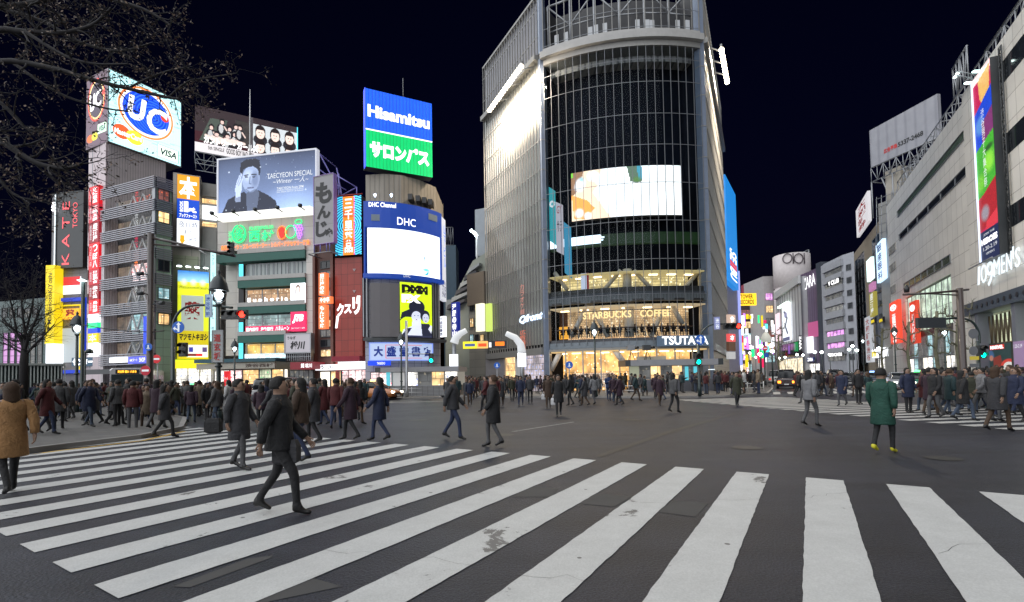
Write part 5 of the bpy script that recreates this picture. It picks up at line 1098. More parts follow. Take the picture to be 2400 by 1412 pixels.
# three storeys carved out of the core: place rooms in front of it (core is 3.2 m behind the glass)
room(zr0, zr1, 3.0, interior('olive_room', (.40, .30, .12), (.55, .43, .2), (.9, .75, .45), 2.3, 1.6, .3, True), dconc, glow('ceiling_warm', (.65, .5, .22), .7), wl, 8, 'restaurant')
AC.part('restaurant_counter', .1, AC.w - .1, zr0, zr0 + .5, -1.0, -.3, paint('dark_counter', (.05, .045, .04), .5, var=.4, scale=3), T)
AC.part('spandrel', 0, AC.w, zA(704), zr0 - .31, -.5, -.07, ribs('spandrel_grey', (.2, .2, .2), (.12, .12, .12), .3), T); 
mb = MB()
for k in range(8): AC.box(mb, .4 + k * 2, 1.4 + k * 2, zA(703), zA(699), -.06, .05, black)
mb.build('vent_slots', T)
mb = MB(); cw = paint('painted_brace', (.75, .66, .5), .5)
def br(x0, y0, x1, y1, o=-1.3, r=.22, m=None):
    a = AC.uz(x0, y0, o); b = AC.uz(x1, y1, o); mb.tube([AC.pt(*a, o), AC.pt(*b, o)], r, m or cw, 8)
for q in ((1415, 680, 1455, 634), (1485, 634, 1530, 680), (1600, 680, 1640, 634), (1300, 640, 1330, 680)): br(*q)
br(1470, 683, 1470, 632, r=.45); br(1645, 683, 1645, 632, r=.4); mb.build('structural_braces', T)
# coffee floor
zc0, zc1 = zA(790), zA(711)
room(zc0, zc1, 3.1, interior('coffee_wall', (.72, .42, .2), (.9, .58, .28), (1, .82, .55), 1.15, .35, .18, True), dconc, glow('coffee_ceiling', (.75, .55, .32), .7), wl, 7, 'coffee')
a, b = AC.uz(1288, 750, -2.8)[0], AC.uz(1330, 750, -2.8)[0]; AC.part('brown_partition', a, b, zc0, zc1, -2.9, -2.7, paint('brown_partition', (.12, .06, .035), .6), T); AC.part('orange_niche', a + .6, a + 2.6, zc0 + .3, zc0 + 1.6, -2.69, -2.6, glow('orange_niche', (1, .45, .05), 1.1), T)
mb = MB()
for q in ((1340, 790, 1378, 712), (1385, 712, 1425, 790), (1525, 790, 1560, 712), (1572, 712, 1600, 760)): br(*q, o=-1.6, r=.26, m=paint('white_brace', (.8, .74, .66), .5))
br(1475, 790, 1475, 711, o=-1.6, r=.5, m=paint('white_brace', (.8, .74, .66), .5)); br(1650, 790, 1650, 711, o=-1.4, r=.5, m=paint('white_brace', (.8, .74, .66), .5)); mb.build('coffee_braces', T)
AC.part('counter_bar', .4, AC.w - 1.2, zc0 + 1.02, zc0 + 1.1, -1.0, -.5, paint('bar_wood', (.1, .05, .03), .5), T)
t = thing('coffee_sign', 'large warm bulb letters of a coffee shop hung inside the lit second storey', 'sign', AC.pt(9, zc1 - 2, -.3))
bulb = glow('bulb_letters', (1.0, .66, .28), 1.7)
for s, x0, x1 in (('STARBUCKS', 1366, 1480), ('COFFEE', 1500, 1572)):
    a, b = AC.uz(x0, 735, -.25)[0], AC.uz(x1, 735, -.25)[0]; c, d = zA(742), zA(725); lettering(AC, s, a, b, c, d, -.25, bulb, t, weight=.03)
AC.part('hanging_rail', a - 6, b, d + .02, d + .08, -.3, -.24, dsteel, t)
# people seated on stools are added later; spandrel with the white shop name
AC.part('name_spandrel', 0, AC.w, zA(812), zc0 - .31, -.8, -.08, paint('blue_grey_glass', (.16, .19, .22), .25), T)
t = thing('video_shop_sign', 'large white glowing block letters on a grey blue panel at the tower corner', 'sign', AC.pt(AC.w - 3, zA(808), .3))
a, b = AC.uz(1540, 798, .35)[0], AC.w - .05; AC.part('panel', a, b, zA(813), zA(788), .18, .3, paint('name_panel', (.14, .2, .28), .3), t); a2, b2 = AC.uz(1552, 798, .33)[0], AC.uz(1660, 798, .33)[0]
lettering(AC, 'TSUTAYA', a2, b2, zA(809.5), zA(790), .31, Wt, t, weight=.02, thick=.03)
# ground and mezzanine storeys
zg1 = zA(818)
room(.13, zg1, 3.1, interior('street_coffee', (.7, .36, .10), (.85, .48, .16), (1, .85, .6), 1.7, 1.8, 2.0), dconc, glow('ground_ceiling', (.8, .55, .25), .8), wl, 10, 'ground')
AC.part('mezzanine_beam', 0, AC.w, zg1 + .01, zA(812.5), -.8, 0, pcor, T)
mb = MB()
for k in range(10): u = AC.w * k / 9; AC.box(mb, u - .05, u + .05, .13, zg1, -.12, .05, steel)
mb.build('ground_mullions', T)
a, b = AC.uz(1340, 870, -.3)[0], AC.uz(1440, 870, -.3)[0]; AC.part('shop_display', a, b, .5, 1.9, -1.5, -1.0, interior('cafe_goods', (.5, .3, .2), (.8, .6, .4), (1, 1, .9), 1.3, .3, .25), T)
mb = MB()
for q in ((1292, 868, 1315, 822), (1440, 820, 1462, 850)): mb = MB(); br(*q, o=-.6, r=.3, m=paint('white_brace', (.8, .74, .66), .5)); mb.build('street_brace', T)
# station roof slab in front of the tower (subway entrance)
SF = Fac(at(1464, 850, 43.6), at(1690, 850, 43.6)); zs1 = SF.uz(1570, 843)[1]; zs0 = SF.uz(1570, 857)[1]
t = thing('subway_entrance', 'low glass subway entrance with a thick flat grey roof in front of the tower', 'kiosk', SF.pt(3, 0))
SF.part('roof', 0, SF.w, zs0, zs1, -2.6, .4, paint('slab_grey', (.3, .3, .32), .5), t); SF.part('roof_end', -.02, .42, zs0 - .01, zs1 + .01, -2.61, .42, dsteel, t); SF.part('roof_end', SF.w - .42, SF.w + .02, zs0 - .01, zs1 + .01, -2.61, .42, dsteel, t)
SF.part('parapet', .3, SF.w - .3, .13, 1.2, -.2, 0, paint('grey_parapet', (.13, .13, .15), .6), t)
for k in range(7):
    u0 = .4 + (SF.w - 1.9) * k / 7; window(SF, t, u0, u0 + (SF.w - 1.9) / 7 - .02, 1.21, zs0, [glow('pale_green_room', (.4, .42, .3), .6), dimroom, warm, dimroom, warm, dimroom, glow('dark_end', (.1, .1, .1), .4)][k], fm=steel, o=-.2, ft=.03)
SF.part('slim_cyan_poster', SF.w * .62, SF.w * .62 + .3, 1.1, 2.3, .05, .1, glow('cyan_poster', (.1, .5, .6), 1), t); SF.part('slim_cyan_poster', SF.w * .71, SF.w * .71 + .3, 1.1, 2.3, .05, .1, glow('cyan_poster', (.1, .5, .6), 1), t)
SF.part('solar_panel_row', 1.5, SF.w - 4.5, zs1 + .01, zs1 + .35, -1.8, -1.2, paint('cream_panel', (.42, .38, .3), .6), t)
mb = MB(); p = SF.pt(SF.w - .9, 2.0, .1); mb.lathe((p.x, p.y, p.z), [(.28, -.03), (.28, .03)], glow('clock_face', (.8, .9, .95), 1.3), 16); 
o = mb.build('round_clock', t)
for k, x in enumerate((1483, 1521)):
    p = SF.pt(SF.uz(x, 840)[0], zs1, -.6); c = thing('camera_rig', ['small camera rig with white box on the subway roof, left of the other rig', 'tripod camera rig on the subway roof, right of the white box rig'][k], 'camera', p)
    mb = MB()
    for a in (0, 2.1, 4.2): mb.tube([p + Vector((0, 0, .9)), p + Vector((math.cos(a) * .35, math.sin(a) * .3, 0))], .03, black, 5)
    mb.build('tripod', c); mb = MB(); mb.box(p.x - .35, p.x + .3, p.y - .25, p.y + .25, p.z + .9, p.z + 1.35, steel if k == 0 else dsteel); mb.build('camera_box', c); mb = MB(); mb.tube([p + Vector((.3, 0, 1.1)), p + Vector((.7, -.05, 1.15))], .12, black, 8); mb.build('lens', c)
# flank neon: mirrored shop name, red vertical characters
t = thing('flank_neon_sign', 'blue white neon script on the lower left flank of the tower', 'neon', QL.pt(10, 8, .3))
tp(QL, t, 'Qfront', 1217, 742, 1272, 762, glow('blue_white_neon', (.6, .75, 1), 2.0), o=.3, weight=.05, shear=.3)
t = thing('red_neon_column', 'column of dim red characters glowing on the lower left flank of the tower', 'neon', QL.pt(10, 4, .3))
tp(QL, t, 'カラオケ館', 1218, 668, 1228, 740, glow('dim_red_neon', (.6, .25, .2), .9), o=.3, vertical=True); tp(QL, t, '広告看板', 1218, 775, 1232, 822, glow('dim_red_neon2', (.8, .2, .12), .9), o=.3, vertical=True)
# floodlight bars hung off the flanks
lampm = glow('floodlight_bar_glow', (1.0, .86, .62), 22, True)
def lampbar(F, p0, p1, n, lab):
    t = thing('floodlight_bar', lab, 'light', F.pt(F.w / 2, ZL + 1, 2.5)); P0, P1 = Vector(p0), Vector(p1)
    mb = MB(); mb.tube([P0 + Vector((0, 0, .3)), P1 + Vector((0, 0, .3))], .12, steel, 6); mb.build('rail', t)
    for k in range(n):
        p = P0.lerp(P1, (k + .5) / n); mb = MB(); mb.lathe(p, [(.08, .14), (.22, .07), (.26, -.08), (.2, -.14)], lampm, 10); mb.build('lamp', t)
    for k in range(3):
        p = P0.lerp(P1, (k + .5) / 3) + Vector((0, 0, .3)); mb = MB(); q = F.a + F.d * max(0.3, min(F.w, (p.xy - F.a).dot(F.d))); mb.tube([p, Vector((q.x, q.y, p.z + 1.0))], .07, steel, 6); mb.build('arm', t)
    # the real light of the fittings
    for k in range(4):
        p = P0.lerp(P1, (k + .5) / 4); ld = bpy.data.lights.new('floodlight', 'AREA'); ld.energy = 2600 if F is QL else 1300; ld.color = (1, .84, .64); ld.shape = 'RECTANGLE'; ld.size = 3; ld.size_y = .4
        lo = bpy.data.objects.new('floodlight', ld); COL.objects.link(lo); q = F.a + F.d * max(0, min(F.w, (p.xy - F.a).dot(F.d))); tgt = Vector((q.x, q.y, p.z - 2.6)); pp = p + Vector((-F.n.x * .5, -F.n.y * .5, -.25))
        lo.location = pp; lo.rotation_euler = (tgt - pp).to_track_quat('-Z', 'Y').to_euler()
def off(F, px, py, o): u, z = F.uz(px, py, o); return F.pt(u, z, o)
lampbar(QL, off(QL, 1145, 262, 2.2), off(QL, 1224, 152, 2.2), 16, 'long bar of blazing floodlights hung off the upper left flank of the tower')
# right bar projects off the far flank
Pa, Pb = at(1690, 112, 50.5), at(1705, 196, 58.0)
lampbar(QR, Pa, Pb, 12, 'long bar of blazing floodlights sticking out at the upper right of the tower')
T = None
# ================================================================ side street in the gap left of the tower
GA = Fac(at(1040, 700, 74), at(1090, 700, 70)); GB_ = Fac(at(1088, 700, 66), at(1140, 700, 63)); GC = Fac(at(1046, 850, 82), at(1150, 850, 80))
T = thing('terraced_building', 'stepped building with slanting dark roof and pale terraces in the gap beside the tower', 'building', GA.pt(2, 0))
ly = tiles('pale_green_render', (.36, .38, .32), (.2, .22, .2), 3, 3)
def quad(mb, F, pts, o, d, m):
    f = [F.pt(*F.uz(x, y, o), o) for x, y in pts]; b = [p - Vector((F.n.x, F.n.y, 0)) * d for p in f]; n = len(f)
    mb.face(f, m); mb.face(b[::-1], m)
    for i in range(n): mb.face([f[i], b[i], b[(i + 1) % n], f[(i + 1) % n]], m)
GW = Fac(at(1040, 700, 76), at(1145, 700, 72))
mb = MB(); quad(mb, GW, [(1044, 880), (1044, 735), (1108, 612), (1142, 590), (1142, 880)], 0, 8, ly); mb.build('wall', T)
for k in range(6):
    mb = MB(); x = 1046 + k * 10; y = 715 - k * 17; quad(mb, GW, [(x, y + 12), (x + 3, y), (x + 42 - k * 3, y - 14), (x + 42 - k * 3, y - 8)], .8, 1.2, [dconc, paint('terrace_pale', (.4, .42, .42), .6)][k % 2]); mb.build('roof_terrace', T)
t = thing('white_rooftop_block', 'plain white rooftop block high in the gap against the tower edge', 'building', at(1126, 560, 78)); F = Fac(at(1114, 560, 80), at(1142, 560, 79)); F.part('wall', 0, F.w, F.uz(1125, 600)[1], F.uz(1125, 490)[1], -5, 0, paint('white_block', (.35, .38, .42), .7), t)
F.part('pillar', .3, .6, 0, F.uz(1125, 600)[1], -1, -.5, steel, t)
t = thing('distant_block', 'dark distant rooftop machinery against the blue night sky in the gap', 'building', at(1052, 590, 95)); F = Fac(at(1038, 560, 95), at(1068, 560, 95)); F.part('wall', 0, F.w, 0, F.uz(1050, 575)[1], -5, 0, paint('dim_blue_block', (.06, .10, .14), .7), t); mb = MB(); truss(mb, F.pt(0, F.uz(1050, 575)[1], 0), F.pt(F.w * .8, F.uz(1050, 575)[1], 0), 3.5, steel, 4, .05); mb.build('frame', t)
T = thing('brick_shop_building', 'old concrete and brick shop building against the left flank of the tower', 'building', GB_.pt(3, 0))
u0, u1, z0, z1 = GB_.rect(1099, 640, 1140, 878); GB_.part('wall', u0, u1, 0, z1, -8, 0, tiles('aged_concrete', (.26, .25, .22), (.15, .14, .13), 2, 1), T); GB_.part('brick_parapet', u0, u1, z1 - 4.2, z1, .01, .25, tiles('brown_brick', (.16, .13, .10), (.1, .09, .08), .3, .12, .02, .8, .5), T)
for i in range(3):
    for j in range(3):
        a, b, c, d = GB_.rect(1102 + i * 12, 708 + j * 38, 1111 + i * 12, 730 + j * 38); window(GB_, T, a, b, c, d, [dglass, warm, cyanroom][(i + j) % 3], bars=1)
def vsign(F, lab, x0, y0, x1, y1, m, s, lm, o=1.6, d=.5, name='upright_sign', w=.02, pad=.18, grp=None):
    t, B = board(name, lab, 'sign', F, x0, y0, x1, y1, o, d, m, group=grp)
    if s: tx(t, F, B, (pad, .03, 1 - pad, .97), s, lm, vertical=True, weight=w)
    return t, B
vsign(GA, 'navy upright sign with white characters above the side street', 1058, 709, 1072, 792, glow('navy_box', (.01, .02, .22), 1), '洋服の青山', Wt, w=.04)
vsign(GA, 'small white upright sign with blue characters beside the curved building', 1029, 742, 1040, 790, WB, '大盛堂書店', navy)
vsign(GB_, 'cream glowing upright sign on the brick shop building', 1115, 712, 1130, 777, glow('cream_box', (.9, .88, .65), 1.2), None, Wt)
vsign(GB_, 'lime reflection of the cream sign in the tower flank, built as a slim sign', 1138, 712, 1149, 777, glow('lime_reflection', (.55, .7, .15), 1.0), None, Wt)  # cream sign mirrored in the flank, put in as a glowing box
T = thing('side_street_shops', 'brightly lit shop fronts at the end of the side street under the arch banner', 'building', GC.pt(4, 0))
wall(GC, T, 0, GC.w, 0, GC.uz(1100, 700)[1], 6, tiles('grey_shop_wall', (.3, .32, .33), (.2, .2, .2), 1.5, 1.5))
for k, (x0, x1, y0, y1, mm) in enumerate(((1048, 1066, 735, 790, cyanroom), (1050, 1064, 800, 818, glow('green_cross', (.05, .8, .2), 1.1)), (1050, 1072, 832, 872, interior('blue_white_shop', (.6, .75, .95), (.8, .9, 1), (.2, .3, .9), 1.4, .6, .6)), (1080, 1106, 818, 862, WB), (1107, 1122, 812, 850, glow('white_pane', (.8, .9, 1), 1.5)), (1124, 1136, 812, 858, glow('lilac_pane', (.5, .4, .8), 1.3)), (1080, 1100, 864, 880, shopr), (1102, 1134, 862, 880, warm))):
    a, b, c, d = GC.rect(x0, y0, x1, y1, .3); GC.part('lit_panel', a, b, max(c, .2), d, .02, .3, mm, T)
vsign(GC, 'magenta small sign inside the side street', 1108, 850, 1120, 862, Pk, None, Wt)
vsign(GC, 'tall red and orange upright sign at the left side of the side street', 1072, 800, 1079, 872, Or, 'カラオケ', Wt)
# arch: two white curved horns and a banner
HF_ = Fac(at(1060, 860, 47.0), at(1235, 860, 46.5))
def horn(lab, pts, post):
    t = thing('arch_horn', lab, 'archway', HF_.pt(HF_.uz(*post[0])[0], 0), group='white horns of the street arch')
    P = [HF_.pt(*HF_.uz(x, y)) for x, y in pts]; mb = MB()
    n = len(P); ss = 10; pp = []
    for i in range(n - 1): pp += [P[i].lerp(P[i + 1], j / 4) for j in range(4)]
    pp.append(P[-1])
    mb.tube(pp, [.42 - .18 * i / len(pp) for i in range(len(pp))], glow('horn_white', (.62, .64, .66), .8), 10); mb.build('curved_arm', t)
    a = HF_.pt(*HF_.uz(*post[0])); mb = MB(); mb.tube([(a.x, a.y, 0.1), a], .2, steel, 8); mb.build('post', t)
    mb = MB(); q = HF_.pt(HF_.uz(*post[0])[0], 2.2, .2); mb.box(q.x - .4, q.x + .4, q.y - .15, q.y + .1, 2.6, 3.9, WB); mb.build('lit_box', t)
horn('left white curved horn of the street arch, beside the navy upright sign', [(1064, 805), (1068, 793), (1078, 783), (1093, 775)], [(1064, 806)])
horn('right white curved horn of the street arch, in front of the tower flank', [(1223, 826), (1220, 808), (1208, 792), (1186, 782)], [(1223, 828)])
t, B = board('arch_banner', 'long printed banner strung across the side street, yellow at left and black at right', 'banner', HF_, 1085, 800, 1187, 817, .1, .2, black)
pc = Pic(90, 16, (20, 20, 26)); pc.rect(0, 0, .32, 1, (215, 205, 30)); pc.rect(.32, 0, .58, 1, (225, 170, 90)); pc.rect(.04, .3, .28, .7, (60, 80, 130)); pc.rect(.36, .3, .55, .75, (200, 70, 20)); pc.rect(.60, .2, .66, .9, (220, 220, 220)); pc.rect(.74, .15, .96, .7, (240, 120, 20)); picon(t, HF_, B, pc, bpost)
t = thing('cable_lamp', 'cluster of three white lamps on a tall pole in the gap', 'street lamp', at(1117, 800, 74))
p = at(1117, 545, 74); mb = MB(); mb.tube([(p.x, p.y, 0), p], .12, white, 8); mb.build('pole', t)
for dx, dy in ((-12, -4), (-6, 1), (-1, 7)):
    q = at(1117 + dx, 545 + dy, 73.5); mb = MB(); mb.lathe(q, [(.05, -.25), (.28, 0), (.05, .25)], glow('cluster_lamp', (.8, .95, 1), 14), 8); mb.build('lamp', t)

# ================================================================ menswear department store on the right
W0 = same_z(2277, 212, 45.2, 2078, 485); WA = Fac(W0, at(2277, 212, 45.2)); WF = Fac(W0, WA.pt(WA.uz(2520, 500)[0], 0))
zW = at(2277, 212, 45.2).z; uS = WF.uz(2279, 400)[0]; uLc = WF.uz(2084, 700)[0]
T = thing('department_store', 'long cream tiled department store with dark window bands along the right street', 'building', WF.pt(WF.w / 2, 0, -4))
cream = tiles('cream_panels', (.86, .83, .77), (.40, .37, .33), 1.55, 1.9, .025, .4, var=.05)
ua, ub = WF.uz(2124, 760)[0], WF.uz(2231, 700)[0]; za = WF.uz(2231, 640)[1]
wall(WF, T, 0, ua, 0, zW, 16, cream); wall(WF, T, ua + .001, ub, za, zW - .001, 15.9, cream); wall(WF, T, ub + .001, uS, 0, zW, 16, cream, name='pier_wall')
zatr = WF.uz(2310, 728, .7)[1]; zbt = WF.uz(2300, 702, .7)[1]; uc = WF.uz(2258, 800)[0]
WF.part('tower_wall', uS + .001, WF.w, zbt + .01, zW + .03, -18, .5, cream, T); WF.part('tower_core', uS + .001, WF.w, 0, zatr, -18, -4.5, paint('atrium_back', (.42, .46, .38), .8), T)
def bandz(x, y0, y1): return WF.uz(x, y1)[1], WF.uz(x, y0)[1]
for (xa, xb, yr, y0, y1, mm, nb) in ((2104, 2277, 2277, 286, 306, paint('green_glass_band', (.10, .14, .11), .2), 0), (2106, 2280, 2280, 375, 395, dglass, 5), (2112, 2228, 2228, 597, 616, paint('olive_glass', (.10, .12, .09), .15), 6)):
    z0, z1 = bandz(yr, y0, y1); u0, u1 = WF.uz(xa, 500)[0], WF.uz(xb, 400 if xb > 2240 else 600)[0]
    WF.part('window_band', u0, u1, z0, z1, -.3, .02, mm, T)
    WF.frame('window_reveal', u0, u1, z0, z1, .0, .10, .06, steel, T)
    for k in range(nb): u = u0 + (u1 - u0) * (k + 1) / (nb + 1); WF.part('window_post', u - .05, u + .05, z0, z1, .021, .08, steel, T)
for y in (585, 628, 680):
    z0, z1 = bandz(2092, y - 9, y + 9); u0, u1 = WF.uz(2082, y)[0] + .5, WF.uz(2100, y)[0]; window(WF, T, max(.3, u0), u1, z0, z1, dimroom, fm=paint('cream_frame', (.4, .38, .34), .5))
# recessed lit front with curved eaves
gw = interior('green_white_store', (.42, .55, .42), (.55, .68, .55), (.8, .95, .8), 1.3, .5, 3.0)
for k in range(9):
    u0 = ua + (ub - ua) * k / 9; u1 = ua + (ub - ua) * (k + 1) / 9; z1 = za - .1
    window(WF, T, u0, u1 - .03, za * .56, z1, gw, fm=steel, o=-.35, ft=.06)
    window(WF, T, u0, u1 - .03, za * .28, za * .5, [dimroom, cyanroom, dimroom][k % 3], fm=steel, o=-.35, ft=.06)
    window(WF, T, u0, u1 - .03, .2, za * .27, [shop, cyanroom, dimroom, WW][k % 4], fm=steel, o=-.3, ft=.06)
    WF.part('dark_fascia', u0, u1, za * .50, za * .56, -2.2, -.3, dsteel, T)
WF.part('floor_plate', ua, ub, za * .27, za * .28, -2.2, -.2, steel, T); WF.part('recess_back', ua, ub, 0, za, -3, -1.7, paint('recess_back', (.1, .12, .1), .8), T)
# atrium storey of the tower: beam with round holes, truss, columns, glass
WF.part('dark_beam', uS - 2.2, WF.w, zatr, zbt, -1, .7, paint('blue_grey_beam', (.07, .09, .12), .5), T)
mb = MB()
for k in range(12):
    mb = MB(); u = uS - 1.6 + k * 1.15; p = WF.pt(u, (zatr + zbt) / 2, .72); mb.tube([p, p + Vector((WF.n.x, WF.n.y, 0)) * .03], .2, black, 10); mb.build('round_hole', T)
for u in (WF.uz(2306, 780)[0], WF.uz(2397, 780)[0], WF.w - .6): WF.part('grey_column', u - .35, u + .35, 0, zatr - .01, -.6, .5, paint('grey_column', (.18, .19, .23), .5), T)
glb = glow('atrium_light', (.68, .78, .55), .85, True)
WF.part('atrium_ceiling', uS - .5, WF.w, zatr - .6, zatr - .3, -1.39, -.5, glb, T)
WF.part('atrium_wall', uS - .5, WF.w, .3, zatr - .61, -1.6, -1.4, interior('atrium_lit_wall', (.48, .5, .33), (.52, .54, .37), (.7, .72, .55), 1.3, 1.8, 1.2), T)  # interior light put in as emission of the atrium wall
mb = MB(); z1, z0 = zatr - .35, zatr - 2.9
for k in range(6):
    u = uS + 1.1 + k * .85; mb.tube([WF.pt(u, z1, -.3), WF.pt(u + .42, z0, -.3)], .07, paint('bronze_truss', (.12, .09, .06), .5), 6); mb.tube([WF.pt(u + .42, z0, -.3), WF.pt(u + .85, z1, -.3)], .07, paint('bronze_truss', (.12, .09, .06), .5), 6)
mb.tube([WF.pt(uS + .9, z0, -.3), WF.pt(uS + 6, z0, -.3)], .09, paint('bronze_truss', (.12, .09, .06), .5), 6); mb.build('zigzag_truss', T)
t, B = board('film_poster', 'dark green wall poster with a red lettered block and plain blue, red and white shapes', 'poster', WF, 2312, 806, 2371, 872, -.2, .2, dsteel)
pc = Pic(70, 70, (34, 56, 56)); pc.ell(.2, .4, .16, .22, (60, 90, 130), .9, .3); pc.ell(.22, .5, .1, .12, (180, 120, 90), .8, .3); pc.poly([(.3, .5), (.6, .4), (.7, 1), (.3, 1)], (120, 50, 40)); pc.ell(.9, .85, .32, .3, (190, 60, 50)); pc.ell(.9, .85, .22, .2, (205, 205, 200)); pc.rect(.17, .03, .76, .2, (200, 45, 30)); picon(t, WF, B, pc, poster('film_print', .7)); tx(t, WF, B, (.2, .055, .73, .175), 'MARVEL', Wt, weight=.05)
t, B = board('side_poster', 'mauve wall poster beside the dark green film poster', 'poster', WF, 2376, 800, 2400, 870, .55, .2, glow('mauve_poster', (.3, .2, .35), .7)); tx(t, WF, B, (.1, .1, .9, .22), '1.20-2.19', Wd)
t = thing('store_lettering', 'big white serif letters climbing the cream wall above the dark beam', 'sign', WF.pt(uS + 4, zatr + 3, .6))
a0, zq0 = WF.uz(2291, 677, .8); a1, zq1 = WF.uz(2391, 636, .8); zt0 = WF.uz(2300, 640, .8)[1]
lit3 = glow('halo_white', (.82, .93, 1), 1.05); hh = zt0 - zq0 + .35
mb = MB()
for s, f0, f1, dz in (('1', 0, .09, 0), ('O', .10, .25, 0), ('9', .25, .42, -.45), ('M', .42, .58, .15), ('E', .60, .69, .15), ('N', .71, .84, .15), ("'", .86, .89, .9), ('S', .90, 1, .15)):
    text_on(mb, WF, s, a0 + (a1 - a0) * f0, a0 + (a1 - a0) * f1, zq0 + .3 + dz, zq0 + .3 + hh + (0 if dz < .5 else .25), .75, lit3, 0, .1, .04)
mb.build('lettering', t)
for k in range(3): z = zW - 3.5 - k * 5.8; WF.part('tower_window', uS + 6.2, WF.w, z, z + 1.7, .3, .52, dglass, T)
t = thing('vertical_banner', 'tall lit printed banner, crimson blue green red from top down, on the cream store', 'banner', WF.pt(uS + 1, 12, 1.3))
u0 = WF.uz(2283, 300, 1.2)[0]; u1 = WF.uz(2326, 300, 1.2)[0]; z1 = WF.uz(2300, 160, 1.2)[1]; z0 = WF.uz(2322, 606, 1.2)[1]
WF.part('panel', u0, u1, z0, z1, .5, 1.15, dsteel, t); WF.part('edge_tube', u0 - .12, u0 - .001, z0, z1, .9, 1.25, glow('edge_tube', (.7, .8, 1), 1.6), t)
pc = Pic(40, 200, (170, 20, 70)); pc.rect(0, 0, 1, .04, (240, 200, 200))
pc.poly([(.3, .04), (.95, .02), (.9, .14), (.55, .2), (.35, .14)], (205, 160, 90)); pc.poly([(0, .2), (1, .13), (1, .42), (0, .42)], (20, 60, 180)); pc.ell(.3, .28, .3, .06, (80, 130, 190), .9, .5); pc.poly([(.4, .28), (1, .24), (1, .4), (.4, .4)], (120, 40, 50), .8)
pc.poly([(0, .40), (1, .36), (1, .62), (0, .66)], (60, 150, 40)); pc.ell(.7, .5, .35, .07, (130, 200, 60), .9, .6); pc.ell(.2, .58, .3, .06, (110, 180, 50), .8, .6); pc.ell(.72, .43, .3, .02, (30, 40, 30), .8, .5)
pc.poly([(0, .67), (1, .60), (1, .80), (0, .84)], (150, 30, 35)); pc.ell(.35, .75, .28, .05, (130, 140, 150), .8, .5); pc.poly([(.4, .8), (1, .76), (1, .83), (.3, .86)], (190, 50, 60)); pc.rect(0, .84, 1, 1, (26, 34, 66)); pc.noise(.3, 9)
q = (u0, u1, z0, z1, 1.16); picon(t, WF, q, pc, poster('banner_print', .95)); tx(t, WF, q, (.2, .855, .8, .87), 'JOIN THE', Wd); tx(t, WF, q, (.06, .88, .94, .912), 'HEROES', Wt, weight=.05); tx(t, WF, q, (.15, .925, .9, .945), '1.20-2.19', Wd); tx(t, WF, q, (.3, .958, .75, .97), "109MEN'S", Wd)
tx(t, WF, q, (.38, .2, .56, .62), '渋谷男子大集合祭', Wd, vertical=True)
mb = MB(); truss(mb, WF.pt(u1 + .3, z0, .7), WF.pt(u1 + .3, z1 + .4, .7), 0.5, dsteel, 30, .05, Vector((WF.d.x, WF.d.y, 0))); mb.tube([WF.pt(u0 - .8, z0 - .3, 1.8), WF.pt(u1 + .6, z0 - .3, 1.8)], .06, steel, 6); mb.build('lattice_mast', t)
for k in range(2): mb = MB(); mb.tube([WF.pt(u0 + k * .6, z1 + .2, 1.0), WF.pt(u0 + k * .6, z1 + .9, 2.2)], .04, steel, 5); mb.lathe(WF.pt(u0 + k * .6, z1 + .7, 2.3), [(.14, 0), (.06, .12)], glow('banner_lamp', (.8, 1, .95), 8), 8); mb.build('lamp', t)
t = thing('roof_scaffold', 'long steel lattice walkway following the roof edge of the cream store', 'scaffolding', WF.pt(3, zW, -.4))
mb = MB(); truss(mb, WF.pt(6, zW + .1, -.3), WF.pt(uS, zW + .1, -.3), 1.7, steel, 16, .07); truss(mb, WF.pt(6, zW + .1, -2.3), WF.pt(uS, zW + .1, -2.3), 1.7, steel, 16, .07)
for k in range(16): u = 6 + (uS - 6) * k / 15; mb.tube([WF.pt(u, zW + 1.8, -.3), WF.pt(u, zW + 1.8, -2.3)], .06, steel, 5)
truss(mb, WF.pt(uS - .6, zW + .1, .9), WF.pt(uS + 3.2, zW + .1, .9), 3.0, steel, 4, .09); truss(mb, WF.pt(uS, zW + .1, -.3), WF.pt(WF.w, zW + .1, -.3), 1.9, steel, 9, .08); truss(mb, WF.pt(uS, zW + 2.2, -1.3), WF.pt(WF.w, zW + 2.2, -1.3), 1.6, dsteel, 9, .05); mb.build('lattice', t)
for (x, y) in ((2287, 168), (2268, 195)): mb = MB(); q = off(WF, x, y, 1.5); mb.box(q.x - .22, q.x + .22, q.y - .12, q.y + .12, q.z - .05, q.z + .05, glow('teal_flood', (.7, 1, .95), 6)); mb.build('floodlight', t)
for k, (x0, lab) in enumerate(((2086, 'red upright bank sign with a white ring emblem on the corner of the cream store'), (2133, 'reflection of the red bank sign in the recessed front, built as dimmer sign'))):  # second board is a reflection of the first, put in as a glowing sign
    t, B = board('bank_sign', lab, 'sign', WF, x0, 706, x0 + (20 if k == 0 else 15), 806, 1.4 if k == 0 else .3, .4, glow('bank_red' + str(k), (.9, .07, .03), 1.0 if k == 0 else .6))
    tx(t, WF, B, (.28, .3, .72, .98), '三菱東京UFJ銀行', Wt if k == 0 else Wd, vertical=True, weight=.03); u0, u1, z0, z1, o = B; mb = MB(); ring(mb, WF, (u0 + u1) / 2, z1 - .9, (u1 - u0) * .3, .38, o + .03, Wt, .07, n=14); ring(mb, WF, (u0 + u1) / 2, z1 - .9, (u1 - u0) * .1, .14, o + .03, Wt, .07, n=8); mb.build('emblem', t)
